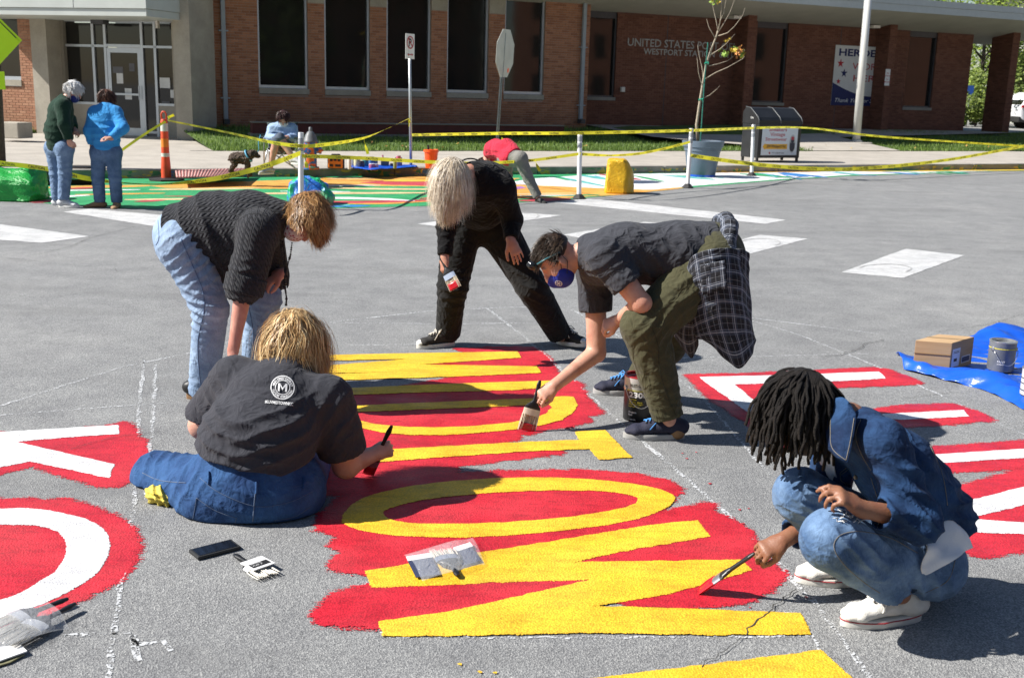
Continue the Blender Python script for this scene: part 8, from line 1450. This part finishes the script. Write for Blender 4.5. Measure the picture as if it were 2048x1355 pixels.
for i, (x, Y, H_) in enumerate(((1930, 54, 1.6), (1952, 55, 2.2), (1975, 54, 1.8), (1998, 56, 2.4))): tree(['low hedge bush at the near end of the gap', 'taller bush in the middle of the gap', 'small bush next to the end pier', 'bush half hidden by the end pier'][i], Vector((at(x, 232, Y).x, Y, zl)), H_, 1.3, ((.07, .12, .02), (.24, .3, .06)), 10 + i, 1500, .05, .09)
c = at(1941, 181, 54); o = thing('parking_sign', 'small blue sign on a thin post among the bushes', 'sign', Vector((c.x, 54, zl))); MB().box(c, (.3, .02, .45)).build('plate', mat('sign_blue', (.03, .12, .5), .5), o); MB().tube([Vector((c.x, 54.03, zl)), c + Vector((0, .03, 0))], .03, 8).build('post', galv, o)
hb = at(2075, 150, 66); o = thing('house', 'pale sided house beyond the parked white car', 'house', Vector((hb.x, 66, zl))); mb = MB(); sdg = mat('pale_siding', (.45, .45, .4), .8, .06)
for i in range(40): mb.box(Vector((hb.x + 2.2, 66, zl + .1 + i * .18)), (6.5, .3 + .03 * (i % 1), .165))
for i in range(40): pass
mb.build('siding', sdg, o); MB().box(Vector((hb.x + 2.2, 69.2, zl + 3.6)), (6.4, 6, 7.2)).build('wall', sdg, o); c = at(2044, 140, 65.8); wn = MB().box(c, (1.1, .06, 1.9)).build('window', M_GLASS, o); MB().box(c + Vector((0, .02, 0)), (1.3, .06, 2.1)).build('window_frame', mat('house_trim', (.5, .5, .48), .6), wn)
MB().prism([Vector((hb.x - 1.6, 65.3, zl + 7.2)), Vector((hb.x + 6, 65.3, zl + 7.2)), Vector((hb.x + 2.2, 65.3, zl + 10))], (0, 7, 0)).build('roof', mat('roof_shingle', (.1, .09, .09), .9), o)
# white SUV, only its tail in view
def suv():
    c = at(2022, 262, 53); x0 = c.x - .05; Yc_ = 53.; z0 = zl + .03; o = thing('parked_suv', 'white SUV parked tail-first at the frame edge', 'car', Vector((x0 + 2, Yc_, z0))); wm_ = mat('white_car_paint', (.72, .73, .75), .25, .02, coat=.5); L = 4.6
    pf = [(0, .55), (-.02, .95), (.05, 1.08), (.3, 1.55), (.55, 1.68), (2.2, 1.72), (2.9, 1.62), (3.5, 1.12), (4.4, .98), (4.6, .7), (4.55, .4), (.1, .4)]
    MB().prism([Vector((x0 + a, Yc_ + .9, z0 + z)) for a, z in pf], (0, -1.8, 0)).build('body', wm_, o, False, .09)
    MB().prism([Vector((x0 + a, Yc_ - .88, z0 + z)) for a, z in ((.45, 1.12), (.62, 1.56), (2.2, 1.6), (2.8, 1.5), (3.2, 1.15))], (0, -.04, 0)).build('side_window', M_GLASS, o); MB().prism([Vector((x0 + a, Yc_ + .7, z0 + z)) for a, z in ((.06, 1.12), (.3, 1.53), (.36, 1.5), (.12, 1.1))], (0, -1.4, 0)).build('rear_window', M_GLASS, o)
    for s_ in (-1, 1): MB().prism([Vector((x0 + a, Yc_ + s_ * .9 - (.04 if s_ > 0 else -.0), z0 + z)) for a, z in ((-.03, .98), (.02, 1.1), (.42, 1.08), (.3, .98))], (0, .06 * s_, 0)).build('tail_light', mat('tail_red', (.5, .01, .015), .2), o)
    MB().box(Vector((x0 + .1, Yc_, z0 + .45)), (.32, 1.76, .26)).build('bumper', blk, o, False, .04)
    for a in (.85, 3.7):
        for s_ in (-1, 1): wh = MB().lathe(Vector((x0 + a, Yc_ + s_ * .72, z0 + .34)), [(.2, 0), (.34, .0), (.35, .03), (.35, .18), (.34, .21), (.2, .21)], 24, (0, s_, 0)).build('wheel', blk, o, True, 0, 40); MB().lathe(Vector((x0 + a, Yc_ + s_ * .72, z0 + .34)), [(.2, .12), (.2, .2), (.05, .215)], 16, (0, s_, 0)).build('rim', galv, wh)
suv()
# ================================================================ the other side of the street (mirrored in the glass)
def opposite(label, x0, x1, y0, H, m, seed):
    o = thing('street_building', label, 'building', Vector(((x0 + x1) / 2, y0, 0))); MB().box(Vector(((x0 + x1) / 2, y0 - 6, H / 2)), (x1 - x0, 12, H)).build('wall', m, o); k = int((x1 - x0) / 3)
    for j in range(int(H / 3.4)):
        for i in range(k): w_ = MB().box(Vector((x0 + (i + .5) * (x1 - x0) / k, y0 + .02, 2 + j * 3.4)), (1.3, .1, 2)).build('window', M_GLASS, o)
    MB().box(Vector(((x0 + x1) / 2, y0 - 5.8, H + .15)), (x1 - x0 + .6, 12.6, .3)).build('cornice', M_STONE, o)
opposite('three storey stone building across the street behind the camera', -34, -4, -22, 11, M_STONE, 1); opposite('brick building added behind the camera to darken the glass', -2, 26, -24, 9, M_BRICK2, 2); opposite('dark brick corner building added behind the camera to darken the glass', 28, 60, -18, 12, M_BRICK2, 3)  # brick ones are unseen additions that darken the glass and the shaded facade
def end_block():  # out of view, added so the right windows mirror something dark
    o = thing('street_building', 'unseen brick block added beyond the frame to darken the right windows', 'building', Vector((58, 10, 0))); MB().box(Vector((61, 8, 6)), (8, 40, 12)).build('wall', M_BRICK2, o)
    for j in range(3):
        for i in range(10): MB().box(Vector((56.98, -9 + i * 3.8, 2 + 3.4 * j)), (.1, 1.3, 2)).build('window', M_GLASS, o)
end_block()
for i, (x, y) in enumerate(((-20, -14), (-8, -16), (4, -15), (16, -16), (30, -12))): tree(['street tree opposite the entrance', 'second street tree opposite the building', 'third street tree opposite the building', 'fourth street tree opposite the building', 'street tree opposite the recessed wall'][i] + ' behind the camera', Vector((x, y, 0)), 8.5, 4.2, ((.02, .045, .01), (.08, .12, .02)), 30 + i, 1800, .15, .3)
